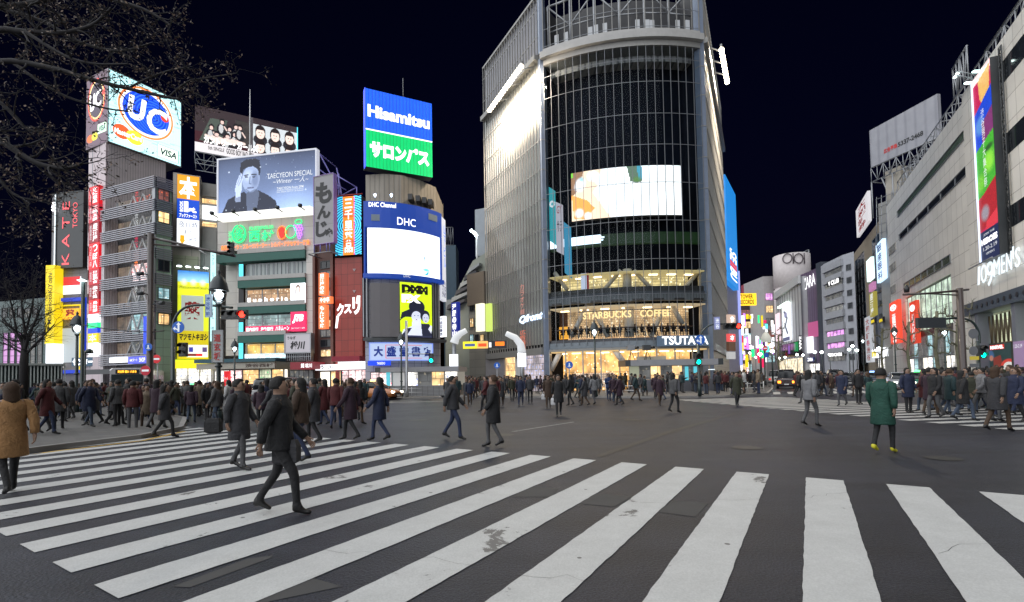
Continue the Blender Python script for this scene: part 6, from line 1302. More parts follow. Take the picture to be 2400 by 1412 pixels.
# ================================================================ blank rental billboard behind the store
BF = Fac(same_z(2196.5, 220, 74, 2037.4, 307), at(2196.5, 220, 74)); z1 = at(2196.5, 220, 74).z; z0 = BF.uz(2042, 393)[1]
t = thing('blank_billboard', 'large blank grey rooftop billboard with a small red and black phone number', 'billboard', BF.pt(5, z0))
BF.part('panel', 0, BF.w, z0, z1, -.6, 0, ribs('grey_billboard_sheet', (.30, .30, .33), (.24, .24, .27), 1.6), t)
a, b, c, d = BF.rect(2070, 330, 2166, 358, .02); s_ = lambda x0, x1, txt, m, w=.03: lettering(BF, txt, BF.uz(x0, 340)[0], BF.uz(x1, 330)[0], BF.uz(2071, 362)[1], BF.uz(2071, 351)[1], .05, m, t, weight=w)
s_(2071, 2103, '広告募集', glow('rental_red', (.45, .03, .03), .6)); s_(2105, 2165, '5337-2468', blk)
mb = MB(); truss(mb, BF.pt(0, z0 - 2.6, 0), BF.pt(BF.w, z0 - 2.6, 0), 2.5, steel, 10, .09); truss(mb, BF.pt(0, z0 - 2.6, -3), BF.pt(BF.w, z0 - 2.6, -3), 2.5, steel, 10, .09)
for k in range(7): u = BF.w * k / 6; mb.tube([BF.pt(u, z0 - 2.6, 0), BF.pt(u, z0 - 9, -3 if k % 2 else 0)], .12, steel, 6); mb.tube([BF.pt(u, z0 - 2.6, 0), BF.pt(u, z0 - 2.6, -3)], .09, steel, 6)
mb.build('support_frame', t)
T = thing('rooftop_plant', 'pale water tank and pipe cage standing under the blank billboard', 'building', BF.pt(4, z0 - 9, -1)); a, b, c, d = BF.rect(2075, 395, 2112, 500, -.5)
BF.part('tank', a, b, d - 5, d, -4, -.6, paint('tank_cream', (.42, .38, .32), .6), T); BF.part('plant_block', .5, BF.w, 0, d - 5.01, -10, -.6, conc, T)
mb = MB()
for k in range(8): mb.tube([BF.pt(1 + k * .9, d - 13, .6), BF.pt(1 + k * .9, d - 4, .2)], .06, steel, 5)
for k in range(6): mb.tube([BF.pt(1, d - 12 + k * 1.5, .4), BF.pt(7.5, d - 12 + k * 1.5, .4)], .06, steel, 5)
mb.build('pipe_cage', T)
# ================================================================ row of buildings down the right street
DF = Fac(same_z(2080, 492, 84, 1998, 600), at(2080, 492, 84))
T = thing('glass_office_building', 'tan framed office building with dark blue glass next to the cream store', 'building', DF.pt(5, 0)); zD2 = at(2080, 492, 84).z
wall(DF, T, 0, DF.w, 0, zD2, 18, paint('tan_stone', (.30, .25, .19), .7))
for (xa, xb) in ((2008, 2030), (2050, 2078)):
    u0, u1 = DF.uz(xa, 700)[0], DF.uz(xb, 700)[0]; zt_ = zD2 - 2.0; nn = 9
    for k in range(nn): window(DF, T, u0, u1, 3 + (zt_ - 3) * k / nn, 3 + (zt_ - 3) * (k + 1) / nn - .1, paint('navy_glass', (.02, .04, .07), .1), bars=2, fm=steel, o=0)
for (lab, xa, ya, xb, yb, mm, s, lm) in (('white upright sign high on a roof edge with red characters', 2006, 469, 2035, 540, glow('sign_offwhite', (.62, .6, .62), .9), '大和証券', redl), ('pale cyan blank lightbox on the tan framed building', 2031, 607, 2042, 658, glow('ice_box', (.7, 1, 1), 1.8), None, Wt), ('bright blue white upright sign nearest the cream store', 2054, 566, 2070, 660, glow('bluewhite_box', (.55, .75, 1), 1.5), '銀座眼科', navy), ('small pink upright sign under the cyan lightbox', 2036, 664, 2046, 682, glow('mauve_box', (.5, .2, .4), .8), None, Wt), ('olive yellow upright sign in the row of the tan building', 2038, 686, 2049, 742, glow('olive_box', (.35, .3, .05), .8), '居酒屋', Wd), ('tall white wall sign with red characters beside the burger sign', 2028, 742, 2041, 850, glow('grey_white_wall', (.45, .47, .5), .8), '大和証券渋谷', redl)):
    vsign(DF, lab, xa, ya, xb, yb, mm, s, lm)
for k, (x0, y0, lab) in enumerate(((2041, 746, 'small black square with a yellow letter on the tan building'), (2060, 744, 'reflection of the yellow letter, built as a second sign nearer the red bank sign'))):  # second square is a reflection, put in as a solid board
    t, B = board('burger_sign', lab, 'sign', DF, x0, y0, x0 + 9, y0 + 14, 1.7, .3, black); tx(t, DF, B, (.1, .3, .9, .8), 'm', Yl, weight=.05)
t, B = board('burger_fascia', 'white lit shop fascia with a yellow letter at street level of the tan building', 'shopfront', DF, 2040, 818, 2070, 838, 1.5, 1.2, WB); tx(t, DF, B, (.15, .25, .5, .9), 'm', Yl, weight=.06); u0, u1, z0, z1, o = B; window(DF, t, u0, u1, .3, z0 - .1, shop, o=.3, bars=3)
t = thing('rooftop_plant', 'stepped grey rooftop block behind the tan framed building', 'building', DF.pt(2, zD2, -6)); DF.part('wall', -3, 3, 0, zD2 - 1.5, -16, -4, conc, t)
# layered corner building
E0 = same_z(1975, 598, 108, 1930, 620); EF = Fac(E0, at(1975, 598, 108)); ER = Fac(at(1975, 598, 108), same_z(1975, 598, 108, 2001, 590)); zE = at(1975, 598, 108).z
T = thing('layered_building', 'eight storey pale corner building with violet lit lower floors', 'building', EF.pt(3, 0))
p = EF.pt(0, 0).xy; q = EF.pt(EF.w, 0).xy; r = ER.pt(ER.w, 0).xy; mb = MB(); mb.prism([p, q, r, r + Vector((8, 14)), p + Vector((6, 16))], 0, zE, paint('layered_grey', (.42, .43, .47), .6), dconc); mb.build('wall', T)
vio = interior('violet_shop', (.45, .15, .5), (.6, .3, .65), (1, .5, .3), 2.0, 1.8, .8)
for k in range(8):
    z0 = 4 + (zE - 5) * k / 8; z1 = z0 + (zE - 5) / 8 * .5
    window(EF, T, .6, EF.w - .6, z0, z1, vio if k in (1, 2) else (dimroom if k % 2 else interior('pale_office', (.2, .2, .2), (.3, .3, .28), (.7, .7, .6), .8, 1.5, .6)), bars=4, fm=steel); window(ER, T, .8, ER.w - .8, z0, z1, dglass, bars=3, fm=steel)
    EF.part('floor_slab', 0, EF.w, z1 + .1, z1 + 1.6, .0, .5, paint('slab_white', (.4, .41, .44), .5), T)
t, B = board('fascia_sign', 'white lit sign lettering at the first floor of the layered building', 'sign', EF, 1943, 827, 1974, 836, .8, .3, dsteel); tx(t, EF, B, (.02, .1, .98, .95), 'GOCHIRI', Wt, weight=.06)
t, B = board('wall_lettering', 'white club lettering high on the layered building', 'sign', EF, 1938, 655, 1968, 668, .8, .2, dsteel); tx(t, EF, B, (.1, .1, .95, .95), 'V CLUB', Wt, weight=.04)
# fashion store with purple panels
Zf = Fac(same_z(1916, 628, 122, 1876, 645), at(1916, 628, 122)); zz = at(1916, 628, 122).z
T = thing('fashion_store', 'purple grey metal clad fashion store with white letters and a lit screen', 'building', Zf.pt(3, 0)); wall(Zf, T, 0, Zf.w, 0, zz, 14, ribs('plum_metal', (.15, .11, .17), (.09, .06, .10), 1.1, rough=.35)); Zf.part('pink_glow_band', .3, Zf.w - .3, zz * .38, zz * .52, .0, .15, glow('pink_wash', (.40, .08, .2), .9), T)  # pink light on the cladding put in as an emissive band
Zf.part('edge_fin', Zf.w, Zf.w + 2.2, 0, zz + 1, -10, .4, paint('dark_fin', (.06, .07, .09), .4), T)
t = thing('fashion_lettering', 'large white serif letters at the top of the plum fashion store', 'sign', Zf.pt(5, zz - 8, .3)); u0, zq = Zf.uz(1883, 682, .4); u1, _ = Zf.uz(1911, 670, .4); zt_ = Zf.uz(1883, 655, .4)[1]; lettering(Zf, 'ZARA', u0, u1, zq, zt_, .4, Wt, t, weight=0, slant=.6)
t, B = board('lit_screen', 'white lit poster screen on the plum fashion store', 'screen', Zf, 1887, 790, 1904, 828, .5, .3, WB)
t, B = board('fashion_sign', 'small dark upright sign with white letters at the corner of the plum store', 'sign', Zf, 1872, 786, 1880, 822, 1.2, .4, dsteel); mb = MB(); u0, u1, z0, z1, o = sub(B, .2, .05, .8, .95); rot_txt(mb, Zf, 'ZARA', u0, u1, z0, z1, o + .02, Wt, .03, False); mb.build('lettering', t)
t, B = board('door_sign', 'small white letters over the entrance of the plum store', 'sign', Zf, 1891, 838, 1907, 848, .8, .3, glow('navy_fascia', (.02, .03, .12), .8)); tx(t, Zf, B, (.1, .1, .9, .9), 'ZARA', Wt, weight=.03); u0, u1, z0, z1, o = B
window(Zf, T, .5, Zf.w - .5, .3, z0 - .5, shop, bars=4)
# white pier department building and drum
Yf = Fac(same_z(1876, 648, 128, 1818, 690), at(1876, 648, 128)); zy = at(1876, 648, 128).z
T = thing('white_pier_store', 'white department building with vertical piers and a tall lit poster', 'building', Yf.pt(4, 0)); wall(Yf, T, 0, Yf.w, 0, zy, 20, ribs('white_piers', (.46, .46, .47), (.10, .10, .12), 3.0, .5)); Yf.part('parapet', 0, Yf.w, zy - 1.8, zy + .3, 0, .6, paint('parapet_white', (.5, .5, .5), .6), T)
u0, u1 = Yf.uz(1830, 700)[0], Yf.uz(1852, 700)[0]; Yf.part('top_light', u0, u1, zy - 5.5, zy - 4.9, .3, 1.0, glow('green_tube', (.8, 1, .85), 2.5), T)
t, B = board('tall_poster', 'tall white lit poster with a dark figure sketch on the white pier building', 'poster', Yf, 1834, 712, 1850, 800, .8, .4, WB); pc = Pic(20, 60, (225, 232, 240)); pc.line([(.3, .2), (.7, .4), (.4, .6), (.7, .8)], .03, (60, 60, 80)); pc.ell(.5, .3, .2, .08, (120, 120, 150)); pc.rect(0, .9, 1, 1, (80, 80, 110)); picon(t, Yf, B, pc, bpost)
for x0, x1, y0, y1, lab in ((1818, 1826, 735, 800, 'white lit window poster at the left end of the white pier building'),): board('side_poster', lab, 'poster', Yf, x0, y0, x1, y1, .6, .3, glow('pink_white_poster', (.8, .6, .65), 1.2))
window(Yf, T, .5, Yf.w - .5, .4, 5.5, interior('warm_street_shop', (.8, .65, .4), (.9, .8, .6), (1, 1, 1), 1.4, 2, 1), bars=6); window(Yf, T, .5, Yf.w - .5, 6, 10, dglass, bars=8)
c = at(1855, 620, 160); rd = 160 * 39 / FP; zt_ = at(1855, 592, 155).z
T = thing('round_tower', 'big round white tower with ring shaped letters behind the white pier building', 'building', (c.x, c.y, 0)); mb = MB(); mb.lathe((c.x, c.y, 0), [(rd, 0), (rd, zt_ - 11), (rd - .3, zt_ - 10.9), (rd - .3, zt_ - 10.3), (rd, zt_ - 10.2), (rd, zt_)], paint('drum_white', (.55, .5, .5), .7), 36); mb.build('wall', T)
RA = Arc((c.x - rd * .98, c.y - rd * .2), (c.x - rd * .1, c.y - rd * .995), (c.x + rd * .98, c.y - rd * .2)); t = thing('ring_lettering', 'two rings and two bars as letters round the top of the white round tower', 'sign', (c.x, c.y - rd, zt_ - 5))
mb = MB()
for x, k in ((1845, 1), (1859, 0), (1872, 1), (1885, 0)):
    try: u, z = RA.uz(x, 606, .2)
    except Exception: continue
    if k: ring(mb, RA, u, z, 1.25, 1.5, .25, paint('ring_dark', (.08, .06, .07), .5), .16, n=20)
    else: mb.tube([RA.pt(u, z - 1.7, .25), RA.pt(u, z + 1.7, .25)], .16, paint('ring_dark', (.08, .06, .07), .5), 6)
mb.build('lettering', t)
q = at(1897, 640, 158); mb = MB(); mb.tube([(q.x, q.y, zt_ - 12), (q.x, q.y, zt_ + 1.5)], .25, steel, 6); mb.tube([(q.x, q.y, zt_ + 1.5), (q.x - 3, q.y, zt_)], .2, steel, 6); mb.build('ladder_mast', T)
for (nm, lab, x0, x1, ytop, Y, mm) in (('round_end_block', 'white rounded block left of the round tower', 1794, 1818, 648, 165, paint('white_far', (.4, .38, .38), .7)), ('pink_sign_block', 'block with a crimson lit sign beyond the white rounded block', 1782, 1797, 654, 185, paint('pink_wall', (.3, .05, .08), .6)), ('far_block', 'lower grey block at the far end of the street', 1764, 1786, 695, 190, paint('far_grey', (.18, .17, .18), .7)), ('dark_sign_block', 'dark block carrying the yellow record shop sign', 1726, 1768, 715, 175, paint('far_dark', (.05, .03, .035), .7))):
    F = Fac(at(x0, 800, Y), at(x1, 800, Y)); t = thing(nm, lab, 'building', F.pt(F.w / 2, 0)); wall(F, t, 0, F.w, 0, F.uz((x0 + x1) / 2, ytop)[1], 14, mm)
    for k in range(6):
        z = 5 + k * 4.2
        if z + 2 < F.uz((x0 + x1) / 2, ytop)[1]: window(F, t, F.w * .15, F.w * .85, z, z + 2.4, [dimroom, warm, vio, cyanroom, warm, redroom][(k + int(Y)) % 6], bars=2)
F = Fac(at(1733, 700, 150), at(1773, 700, 150)); t, B = board('record_shop_sign', 'yellow lit sign with dark letters over the far street', 'sign', F, 1733, 688, 1773, 716, .5, .8, glow('amber_sign', (1, .62, .02), 1.4)); tx(t, F, B, (.06, .08, .8, .45), 'TOWER', paint('brown_red', (.15, .02, .0), .5), weight=.03); tx(t, F, B, (.0, .52, .85, .92), 'RECORDS', paint('brown_red', (.15, .02, .0), .5), weight=.03)
F = Fac(at(1785, 700, 168), at(1800, 700, 168)); vsign(F, 'crimson lit roof sign with a white arrow mark', 1786, 654, 1797, 690, glow('crimson_far', (.6, .08, .12), .9), '丸', Wd)
# blue department store with upright sign behind the tower's right flank
Sf = Fac(at(1701, 800, 74), at(1733, 800, 86))
T = thing('blue_sign_building', 'pale building edge behind the tower with the big blue upright sign', 'building', Sf.pt(2, 0)); wall(Sf, T, 0, Sf.w, 0, Sf.uz(1715, 470)[1], 12, paint('lavender_wall', (.3, .3, .42), .5))
t, B = board('upright_blue_sign', 'very tall sky blue upright sign with white letters and one red letter reading down', 'sign', Sf, 1704, 441, 1727, 666, .8, 1.0, glow('sky_blue_sign', (.01, .22, .65), 1.0))
u0, u1, z0, z1, o = B; mb = MB(); a, b, c_, d = sub(B, .2, .655, .85, .765)[:4]; rot_txt(mb, Sf, 'SE', a, b, c_, d, o + .02, Wt, .02, False); a, b, c_, d = sub(B, .2, .835, .85, .945)[:4]; rot_txt(mb, Sf, 'BU', a, b, c_, d, o + .02, Wt, .02, False); mb.build('lettering', t)
a, b, c_, d = sub(B, .2, .775, .85, .795)[:4]; Sf.part('red_letter', a, b, c_, d, o, o + .03, glow('logo_red', (.9, .05, .02), 1), t); a, b, c_, d = sub(B, .2, .805, .85, .825)[:4]; Sf.part('red_letter', a, b, c_, d, o, o + .03, glow('logo_red', (.9, .05, .02), 1), t)
Sf.part('lavender_edge', Sf.w - .3, Sf.w, 3, B[3] - 12, .01, .4, glow('lavender_edge', (.35, .4, .9), 1), T)
for lab, y0, y1, mm, s in (('cream square sign with red pattern at the tower corner', 738, 760, glow('cream_red', (.7, .5, .4), .8), '食'), ('red square sign with a white book character at the tower corner', 783, 801, glow('red_square', (.8, .1, .1), 1), '本'), ('dark brown square sign at the tower corner', 802, 823, glow('brown_square', (.1, .05, .03), .8), None), ('white square sign low on the tower corner', 825, 842, glow('grey_square', (.5, .5, .5), .8), None)):
    F = Fac(at(1706, 800, 56), at(1728, 800, 57)); t, B = board('corner_sign', lab, 'sign', F, 1708, y0, 1724, y1, .4, .3, mm)
    if s: tx(t, F, B, (.2, .15, .8, .85), s, Wt, weight=.04)
# upright signs crowding the far street
rs = random.Random(11); cols = [WB, Rd, WB, Cy, Yl, Gn, WB, Pk, glow('far_white', (1, .9, .85), 1.8), Vi]; names_ = ['white', 'red', 'white', 'cyan', 'yellow', 'green', 'white', 'pink', 'warm white', 'violet']
used = set()
for k in range(64):
    left = k < 34; x = rs.uniform(1732, 1764) if left else rs.uniform(1768, 1812); Y = rs.uniform(95, 165); w = rs.uniform(2, 5.5); h = rs.uniform(6, 30); y = rs.uniform(735, 850); i = rs.randrange(10)
    F = Fac(at(x, 800, Y), at(x + w, 800, Y)); t = thing('street_sign', f'{names_[i]} lit upright sign in the crowded far street', 'sign', F.pt(0, 5), group='lit upright signs of the far street'); F.part('panel', 0, F.w, *F.rect(x, y, x + w, min(y + h, 862))[2:], -.4, 0, cols[i], t)
for side, Y0 in ((1762, 100),):
    F = Fac(at(side - 28, 850, Y0 + 50) if side < 1780 else at(side - 10, 850, Y0 + 60), at(side, 850, Y0 + 55) if side < 1780 else at(side + 24, 850, Y0)); t = thing('shop_row', 'row of small lit shops, ' + ('left' if side < 1780 else 'right') + ' side of the far street', 'building', F.pt(3, 0)); wall(F, t, 0, F.w, 0, 9, 6, paint('far_row_wall', (.1, .09, .1), .7))
    for k in range(4): window(F, t, F.w * k / 4, F.w * (k + 1) / 4 - .1, .5, 4.5, [shop, warm, shopr, cyanroom][k]); window(F, t, F.w * k / 4, F.w * (k + 1) / 4 - .1, 5.5, 8, [warm, vio, dimroom, warm][k])
F = Fac(at(1600, 700, 300), at(1900, 700, 300)); t = thing('far_skyline', 'dark block closing the far end of the street', 'building', F.pt(0, 0)); F.part('wall', 0, F.w, 0, 22, -10, 0, paint('far_sky_block', (.04, .04, .05), .8), t)
# ================================================================ street lamps, signals, poles, signs
green_p = paint('dark_green_pole', (.02, .035, .035), .45, .1, coat=.3); lampw = glow('lamp_globe_light', (.86, .97, 1.0), 9, True)
clearg = glass('lamp_clear_glass', (.95, .97, 1), .08)
def street_lamp(lab, px, py, Y, s=1.0, group='bell shaded street lamps'):
    p = at(px, py, Y); t = thing('street_lamp', lab, 'street lamp', (p.x, p.y, 0.1), group=group); x, y, z = p
    mb = MB(); mb.lathe((x, y, 0), [(.16 * s, .1), (.16 * s, .5), (.09 * s, .6), (.075 * s, 2.2), (.06 * s, z - .42 * s)], green_p, 10)
    for q in (.55, 1.4, 2.2): mb.lathe((x, y, q), [(.1 * s, 0), (.13 * s, .05), (.1 * s, .1)], green_p, 10)
    mb.build('pole', t)
    mb = MB(); mb.lathe((x, y, z - .42 * s), [(.07 * s, 0), (.12 * s, .06 * s), (.09 * s, .12 * s)], green_p, 12); mb.build('collar', t)
    mb = MB(); mb.lathe((x, y, z - .3 * s), [(.10 * s, 0), (.2 * s, .12 * s), (.25 * s, .32 * s), (.25 * s, .44 * s)], clearg, 14); mb.build('glass_globe', t)
    mb = MB(); mb.lathe((x, y, z - .14 * s), [(.05 * s, 0), (.14 * s, .09 * s), (.14 * s, .2 * s), (.05 * s, .28 * s)], lampw, 12); mb.build('bulb', t)
    mb = MB(); mb.lathe((x, y, z + .15 * s), [(.33 * s, 0), (.31 * s, .08 * s), (.27 * s, .28 * s), (.17 * s, .48 * s), (.06 * s, .58 * s), (.05 * s, .62 * s), (.07 * s, .68 * s), (.01, .8 * s)], paint('lamp_shade_grey', (.05, .06, .065), .4, .3), 18); mb.build('lamp_shade', t)
    return t
street_lamp('large bell shaded street lamp carrying the vertical slope name board', 513, 692, 18.6, 1.05)
street_lamp('bell shaded street lamp beside the slim pole left of the bus', 181, 770, 27)
street_lamp('bell shaded street lamp before the long dark awning of the fruit shop', 550, 818, 44)
street_lamp('bell shaded street lamp in front of the pale blue bookstore sign', 940, 802, 42)
street_lamp('bell shaded street lamp standing before the middle of the glass tower', 1393, 779, 36)
street_lamp('bell shaded street lamp between the red bank sign and its reflection', 2096, 782, 52)
street_lamp('bell shaded street lamp beside the pollarded tree before the recessed store front', 2213, 780, 40)
street_lamp('small bell shaded street lamp before the burger shop', 2022, 800, 70)
# long-armed lamps seen far down the right street
for k, (x, y, Y) in enumerate(((1748, 838, 120), (1757, 828, 100), (1771, 838, 115), (1781, 831, 60), (1783, 812, 60), (1808, 811, 60), (1810, 824, 60), (1826, 840, 110), (1840, 838, 105), (1868, 832, 95), (1882, 833, 95), (1910, 826, 80), (1926, 826, 80), (1945, 832, 85), (1990, 820, 80), (1998, 812, 78), (2008, 822, 78), (2060, 818, 62))):
    p = at(x, y, Y); t = thing('twin_lamp', 'small glaring street lamp in the line down the far street', 'street lamp', (p.x, p.y, .1), group='small glaring lamps of the far street'); mb = MB(); mb.tube([(p.x, p.y, .1), (p.x, p.y, p.z)], .06, green_p, 6); mb.build('pole', t); mb = MB(); mb.lathe(p, [(.05, -.2), (.24, -.05), (.24, .1), (.05, .22)], glow('far_lamp_light', (.85, 1, .95), 14, False), 8); mb.build('bulb', t)
def vboard(t, lab_unused, px0, py0, px1, py1, Y, m, s, lm, nm='name_board'):
    F = Fac(at(px0, (py0 + py1) / 2, Y), at(px1, (py0 + py1) / 2, Y)); u0, u1, z0, z1 = F.rect(px0, py0, px1, py1, .12)
    c = F.part(nm, u0, u1, z0, z1, .06, .12, m, t); F.frame('rim', u0 + .03, u1 - .03, z0 + .03, z1 - .03, .05, .135, .02, steel, c)
    if s: lettering(F, s, u0 + (u1 - u0) * .2, u1 - (u1 - u0) * .2, z0 + (z1 - z0) * .05, z1 - (z1 - z0) * .1, .14, lm, c, vertical=True, weight=.02)
    return c
t = thing('name_board', 'grey vertical board with three dark red characters hung on the large street lamp', 'sign', at(510, 850, 18.5))
vboard(t, '', 496, 774, 523, 850, 18.45, paint('board_grey', (.4, .42, .42), .5), '道玄坂', redl, 'board')
t = thing('station_board', 'pale blue vertical board with small blue characters left of the large street lamp', 'sign', at(490, 740, 18.5)); vboard(t, '', 480, 690, 496, 744, 18.45, glow('pale_blue_board', (.35, .5, .62), .7), '渋谷駅前', paint('sign_blue_letters', (.01, .05, .4), .5), 'board')
def round_sign(lab, px, py, Y, r, m, kind, post=True, back=False):
    p = at(px, py, Y); t = thing('traffic_sign', lab, 'traffic sign', (p.x, p.y, .1 if post else p.z)); F = Fac(at(px - 10, py, Y), at(px + 10, py, Y)); u, z = F.uz(px, py)
    mb = MB(); mb.face([F.pt(u + r * math.cos(R(a)), z + r * math.sin(R(a)), .1) for a in range(0, 360, 15)], m); mb.face([F.pt(u + r * math.cos(R(a)), z + r * math.sin(R(a)), .08) for a in range(345, -1, -15)], steel)
    for a in range(0, 360, 15): mb.face([F.pt(u + r * math.cos(R(q)), z + r * math.sin(R(q)), o) for q, o in ((a, .08), (a + 15, .08), (a + 15, .1), (a, .1))], steel)
    mb.build('disc', t)
    if kind:
        mb = MB()
        if kind == 'arrow':
            for pts in ([(-.02, -.2), (.06, -.2), (.06, .1), (.12, .1), (.02, .22), (-.08, .1), (-.02, .1)], [(-.02, -.08), (-.12, -.02), (-.12, .04), (-.22, -.05), (-.12, -.14), (-.12, -.08), (-.02, -.14)]): mb.face([F.pt(u + a * r / .26, z + b * r / .26, .115) for a, b in pts], glow('sign_white', (.8, .85, .9), .6))
        if kind == 'walk': mb.tube([F.pt(u, z - r * .6, .11), F.pt(u, z + r * .5, .11)], r * .14, glow('sign_white', (.8, .85, .9), .6), 6); mb.tube([F.pt(u - r * .4, z - r * .5, .11), F.pt(u, z, .11), F.pt(u + r * .4, z - r * .5, .11)], r * .08, glow('sign_white', (.8, .85, .9), .6), 6)
        if kind == 'bar': q = .2; mb.face([F.pt(u - r * .7, z - r * .2, .11), F.pt(u + r * .7, z - r * .2, .11), F.pt(u + r * .7, z + r * .2, .11), F.pt(u - r * .7, z + r * .2, .11)], glow('sign_white', (.8, .85, .9), .6))
        mb.build('symbol', t)
    if post: mb = MB(); mb.tube([(p.x, p.y + .03, .1), (p.x, p.y + .03, p.z + r)], .035, steel, 8); mb.build('post', t)
sb = glow('sign_blue_face', (.01, .09, .42), .6)
round_sign('round blue sign with white arrows on the bent green pole at left', 421, 768, 23.6, .29, sb, 'arrow', False)
round_sign('round blue sign on the thick brown pole in front of the bus', 351, 814, 25.8, .2, sb, 'walk', False)
round_sign('red and blue round sign low on the thick brown pole', 344, 869, 25.8, .26, glow('no_stop_red', (.4, .01, .03), .6), 'bar', False)
round_sign('small red round sign on a thin post before the green lit tiles', 369, 842, 34, .3, glow('sign_red_face', (.6, .02, .03), .6), 'bar')
round_sign('round blue sign on a thin post at the mouth of the side street', 1165, 857, 41, .26, sb, 'walk')
round_sign('round blue sign on a thin post left of the lamp before the tower', 1334, 856, 37, .28, sb, 'walk')
round_sign('round blue sign with arrow above the green pedestrian light at the tower', 1640, 797, 34, .34, sb, 'arrow', False)
round_sign('blank grey back of a round sign, upper one on the right bent pole', 2278, 783, 27.4, .28, steel, None, False); round_sign('blank grey back of a round sign, lower one on the right bent pole', 2278, 823, 27.4, .25, steel, None, False)
round_sign('round sign low on the far lamp post with red rim', 1793, 817, 58, .3, glow('sign_red_face', (.6, .02, .03), .6), 'bar', False); round_sign('blue round sign low on the far lamp post', 1795, 833, 58, .28, sb, None, False)
def pole(t, px, y0, y1, Y, r, m, name='pole', top=None):
    a = at(px, y1, Y); b = at(px, y0, Y); mb = MB(); mb.lathe((a.x, a.y, 0), [(r * 1.25, .1), (r * 1.25, .7), (r, .8), (r, b.z)], m, 12); return mb.build(name, t)
def pts_at(pts, Y): return [at(x, y, Y) for x, y in pts]
def smooth(P, n=5):
    out = []
    for i in range(len(P) - 1):
        p0, p1, p2, p3 = P[max(i - 1, 0)], P[i], P[i + 1], P[min(i + 2, len(P) - 1)]
        for k in range(n):
            s = k / n; out.append(.5 * ((2 * p1) + (p2 - p0) * s + (2 * p0 - 5 * p1 + 4 * p2 - p3) * s * s + (3 * p1 - p0 - 3 * p2 + p3) * s ** 3))
    return out + [P[-1]]
def signal(name, lab, px, py, Y, lit, n=3, vert=False, sc=1.0, back=False):
    p = at(px, py, Y); t = thing(name, lab, 'traffic light', p); F = Fac(at(px - 20, py, Y), at(px + 20, py, Y)); u, z = F.uz(px, py); w = .2 * sc
    hw = (w * n, w * 1.1) if not vert else (w * 1.0, w * n)
    mb = MB(); F.box(mb, u - hw[0], u + hw[0], z - hw[1], z + hw[1], -.12, .08, paint('signal_housing', (.04, .045, .05), .45)); mb.build('housing', t)
    for k in range(n):
        if back: break
        cu = u + ((k - (n - 1) / 2) * 2 * w if not vert else 0); cz = z - ((k - (n - 1) / 2) * 2 * w if vert else 0)
        col = [(0, .8, .45), (.9, .5, .02), (1, .02, .01)][(k if not vert else 2 - k) if n == 3 else (2 if k == 0 else 0)]
        m = glow('signal_lit_%d%d' % (n, (k if not vert or n == 2 else 2 - k)), col, 8) if k == lit else paint('signal_dark_lens', (.02, .02, .02), .15)
        mb = MB(); mb.face([F.pt(cu + .15 * sc * math.cos(R(a)), cz + .15 * sc * math.sin(R(a)), .095) for a in range(0, 360, 20)], m); c = mb.build('lens', t)
        mb = MB(); mb.tube([F.pt(cu + .17 * sc * math.cos(R(a)), cz + .17 * sc * math.sin(R(a)), .2) for a in range(-10, 195, 20)], .02, black, 5)
        for a in range(-10, 190, 20): mb.face([F.pt(cu + .17 * sc * math.cos(R(q)), cz + .17 * sc * math.sin(R(q)), o) for q, o in ((a, .08), (a + 20, .08), (a + 20, .26), (a, .26))], black)
        mb.build('hood', t)
    return t
# left: thick brown pole with long arm
t = thing('signal_pole', 'thick dark brown pole with a long arm reaching right over the road', 'pole', (at(350, 900, 26).x, 26, .1)); pole(t, 351, 548, 900, 26, .16, brown)
mb = MB(); mb.tube(pts_at([(352, 557), (400, 567), (470, 584), (552, 601)], 26), .07, brown, 8); mb.tube(pts_at([(352, 573), (430, 578), (460, 582)], 26), .05, brown, 8); mb.tube(pts_at([(345, 552), (338, 550)], 26), .05, brown, 6); mb.build('arm', t)
for x, y in ((374, 711), (337, 642), (337, 688)): mb = MB(); q = at(x, y, 25.7); mb.tube([q, q + Vector((.28 if x > 352 else -.28, -.1, 0))], .1, dsteel, 8); mb.tube([at(352, y + 4, 26), q], .03, dsteel, 5); mb.build('loudspeaker', t)
mb = MB(); q = at(463, 583, 26); mb.tube([q, q + Vector((.5, 0, -.35))], .03, white, 5); mb.build('camera_arm', t)
signal('arm_signal', 'small dark signal hanging near the tip of the long brown arm', 542, 583, 26, 9, 3, True, .55)
t = thing('bent_signal_pole', 'bent dark green pole curving over to hold the red signal at left', 'pole', (at(405, 905, 24).x, 24, .1))
pole(t, 405, 770, 905, 24, .09, green_p); mb = MB(); mb.tube(smooth(pts_at([(405, 775), (409, 750), (424, 728), (448, 717), (490, 716), (545, 722)], 24)), .06, green_p, 8); mb.build('curved_arm', t)
signal('traffic_light', 'horizontal traffic light lit red beside the large street lamp', 550, 738, 23.5, 2)
signal('pedestrian_light', 'dark pedestrian light on the bent pole before the yellow board', 429, 820, 23.9, 9, 2, True, .85)
t = thing('cable_line', 'sagging cable strung from the slim pole to the thick brown pole', 'cable', at(200, 770, 27)); mb = MB(); mb.tube(pts_at([(196, 762), (240, 770), (300, 776), (350, 779)], 26.5), .025, black, 5); mb.tube(pts_at([(352, 779), (385, 776)], 26), .03, brown, 5); mb.build('cable', t)
t = thing('slim_pole', 'slim teal lit pole beside the leftmost bell lamp', 'pole', (at(192, 900, 27).x, 27, .1)); pole(t, 192, 662, 900, 27, .09, green_p); mb = MB(); q = at(192, 660, 27); mb.lathe(q, [(.1, 0), (.22, .05), (.05, .12)], glow('pole_top_lamp', (.7, 1, .98), 8), 8); mb.build('top_lamp', t)
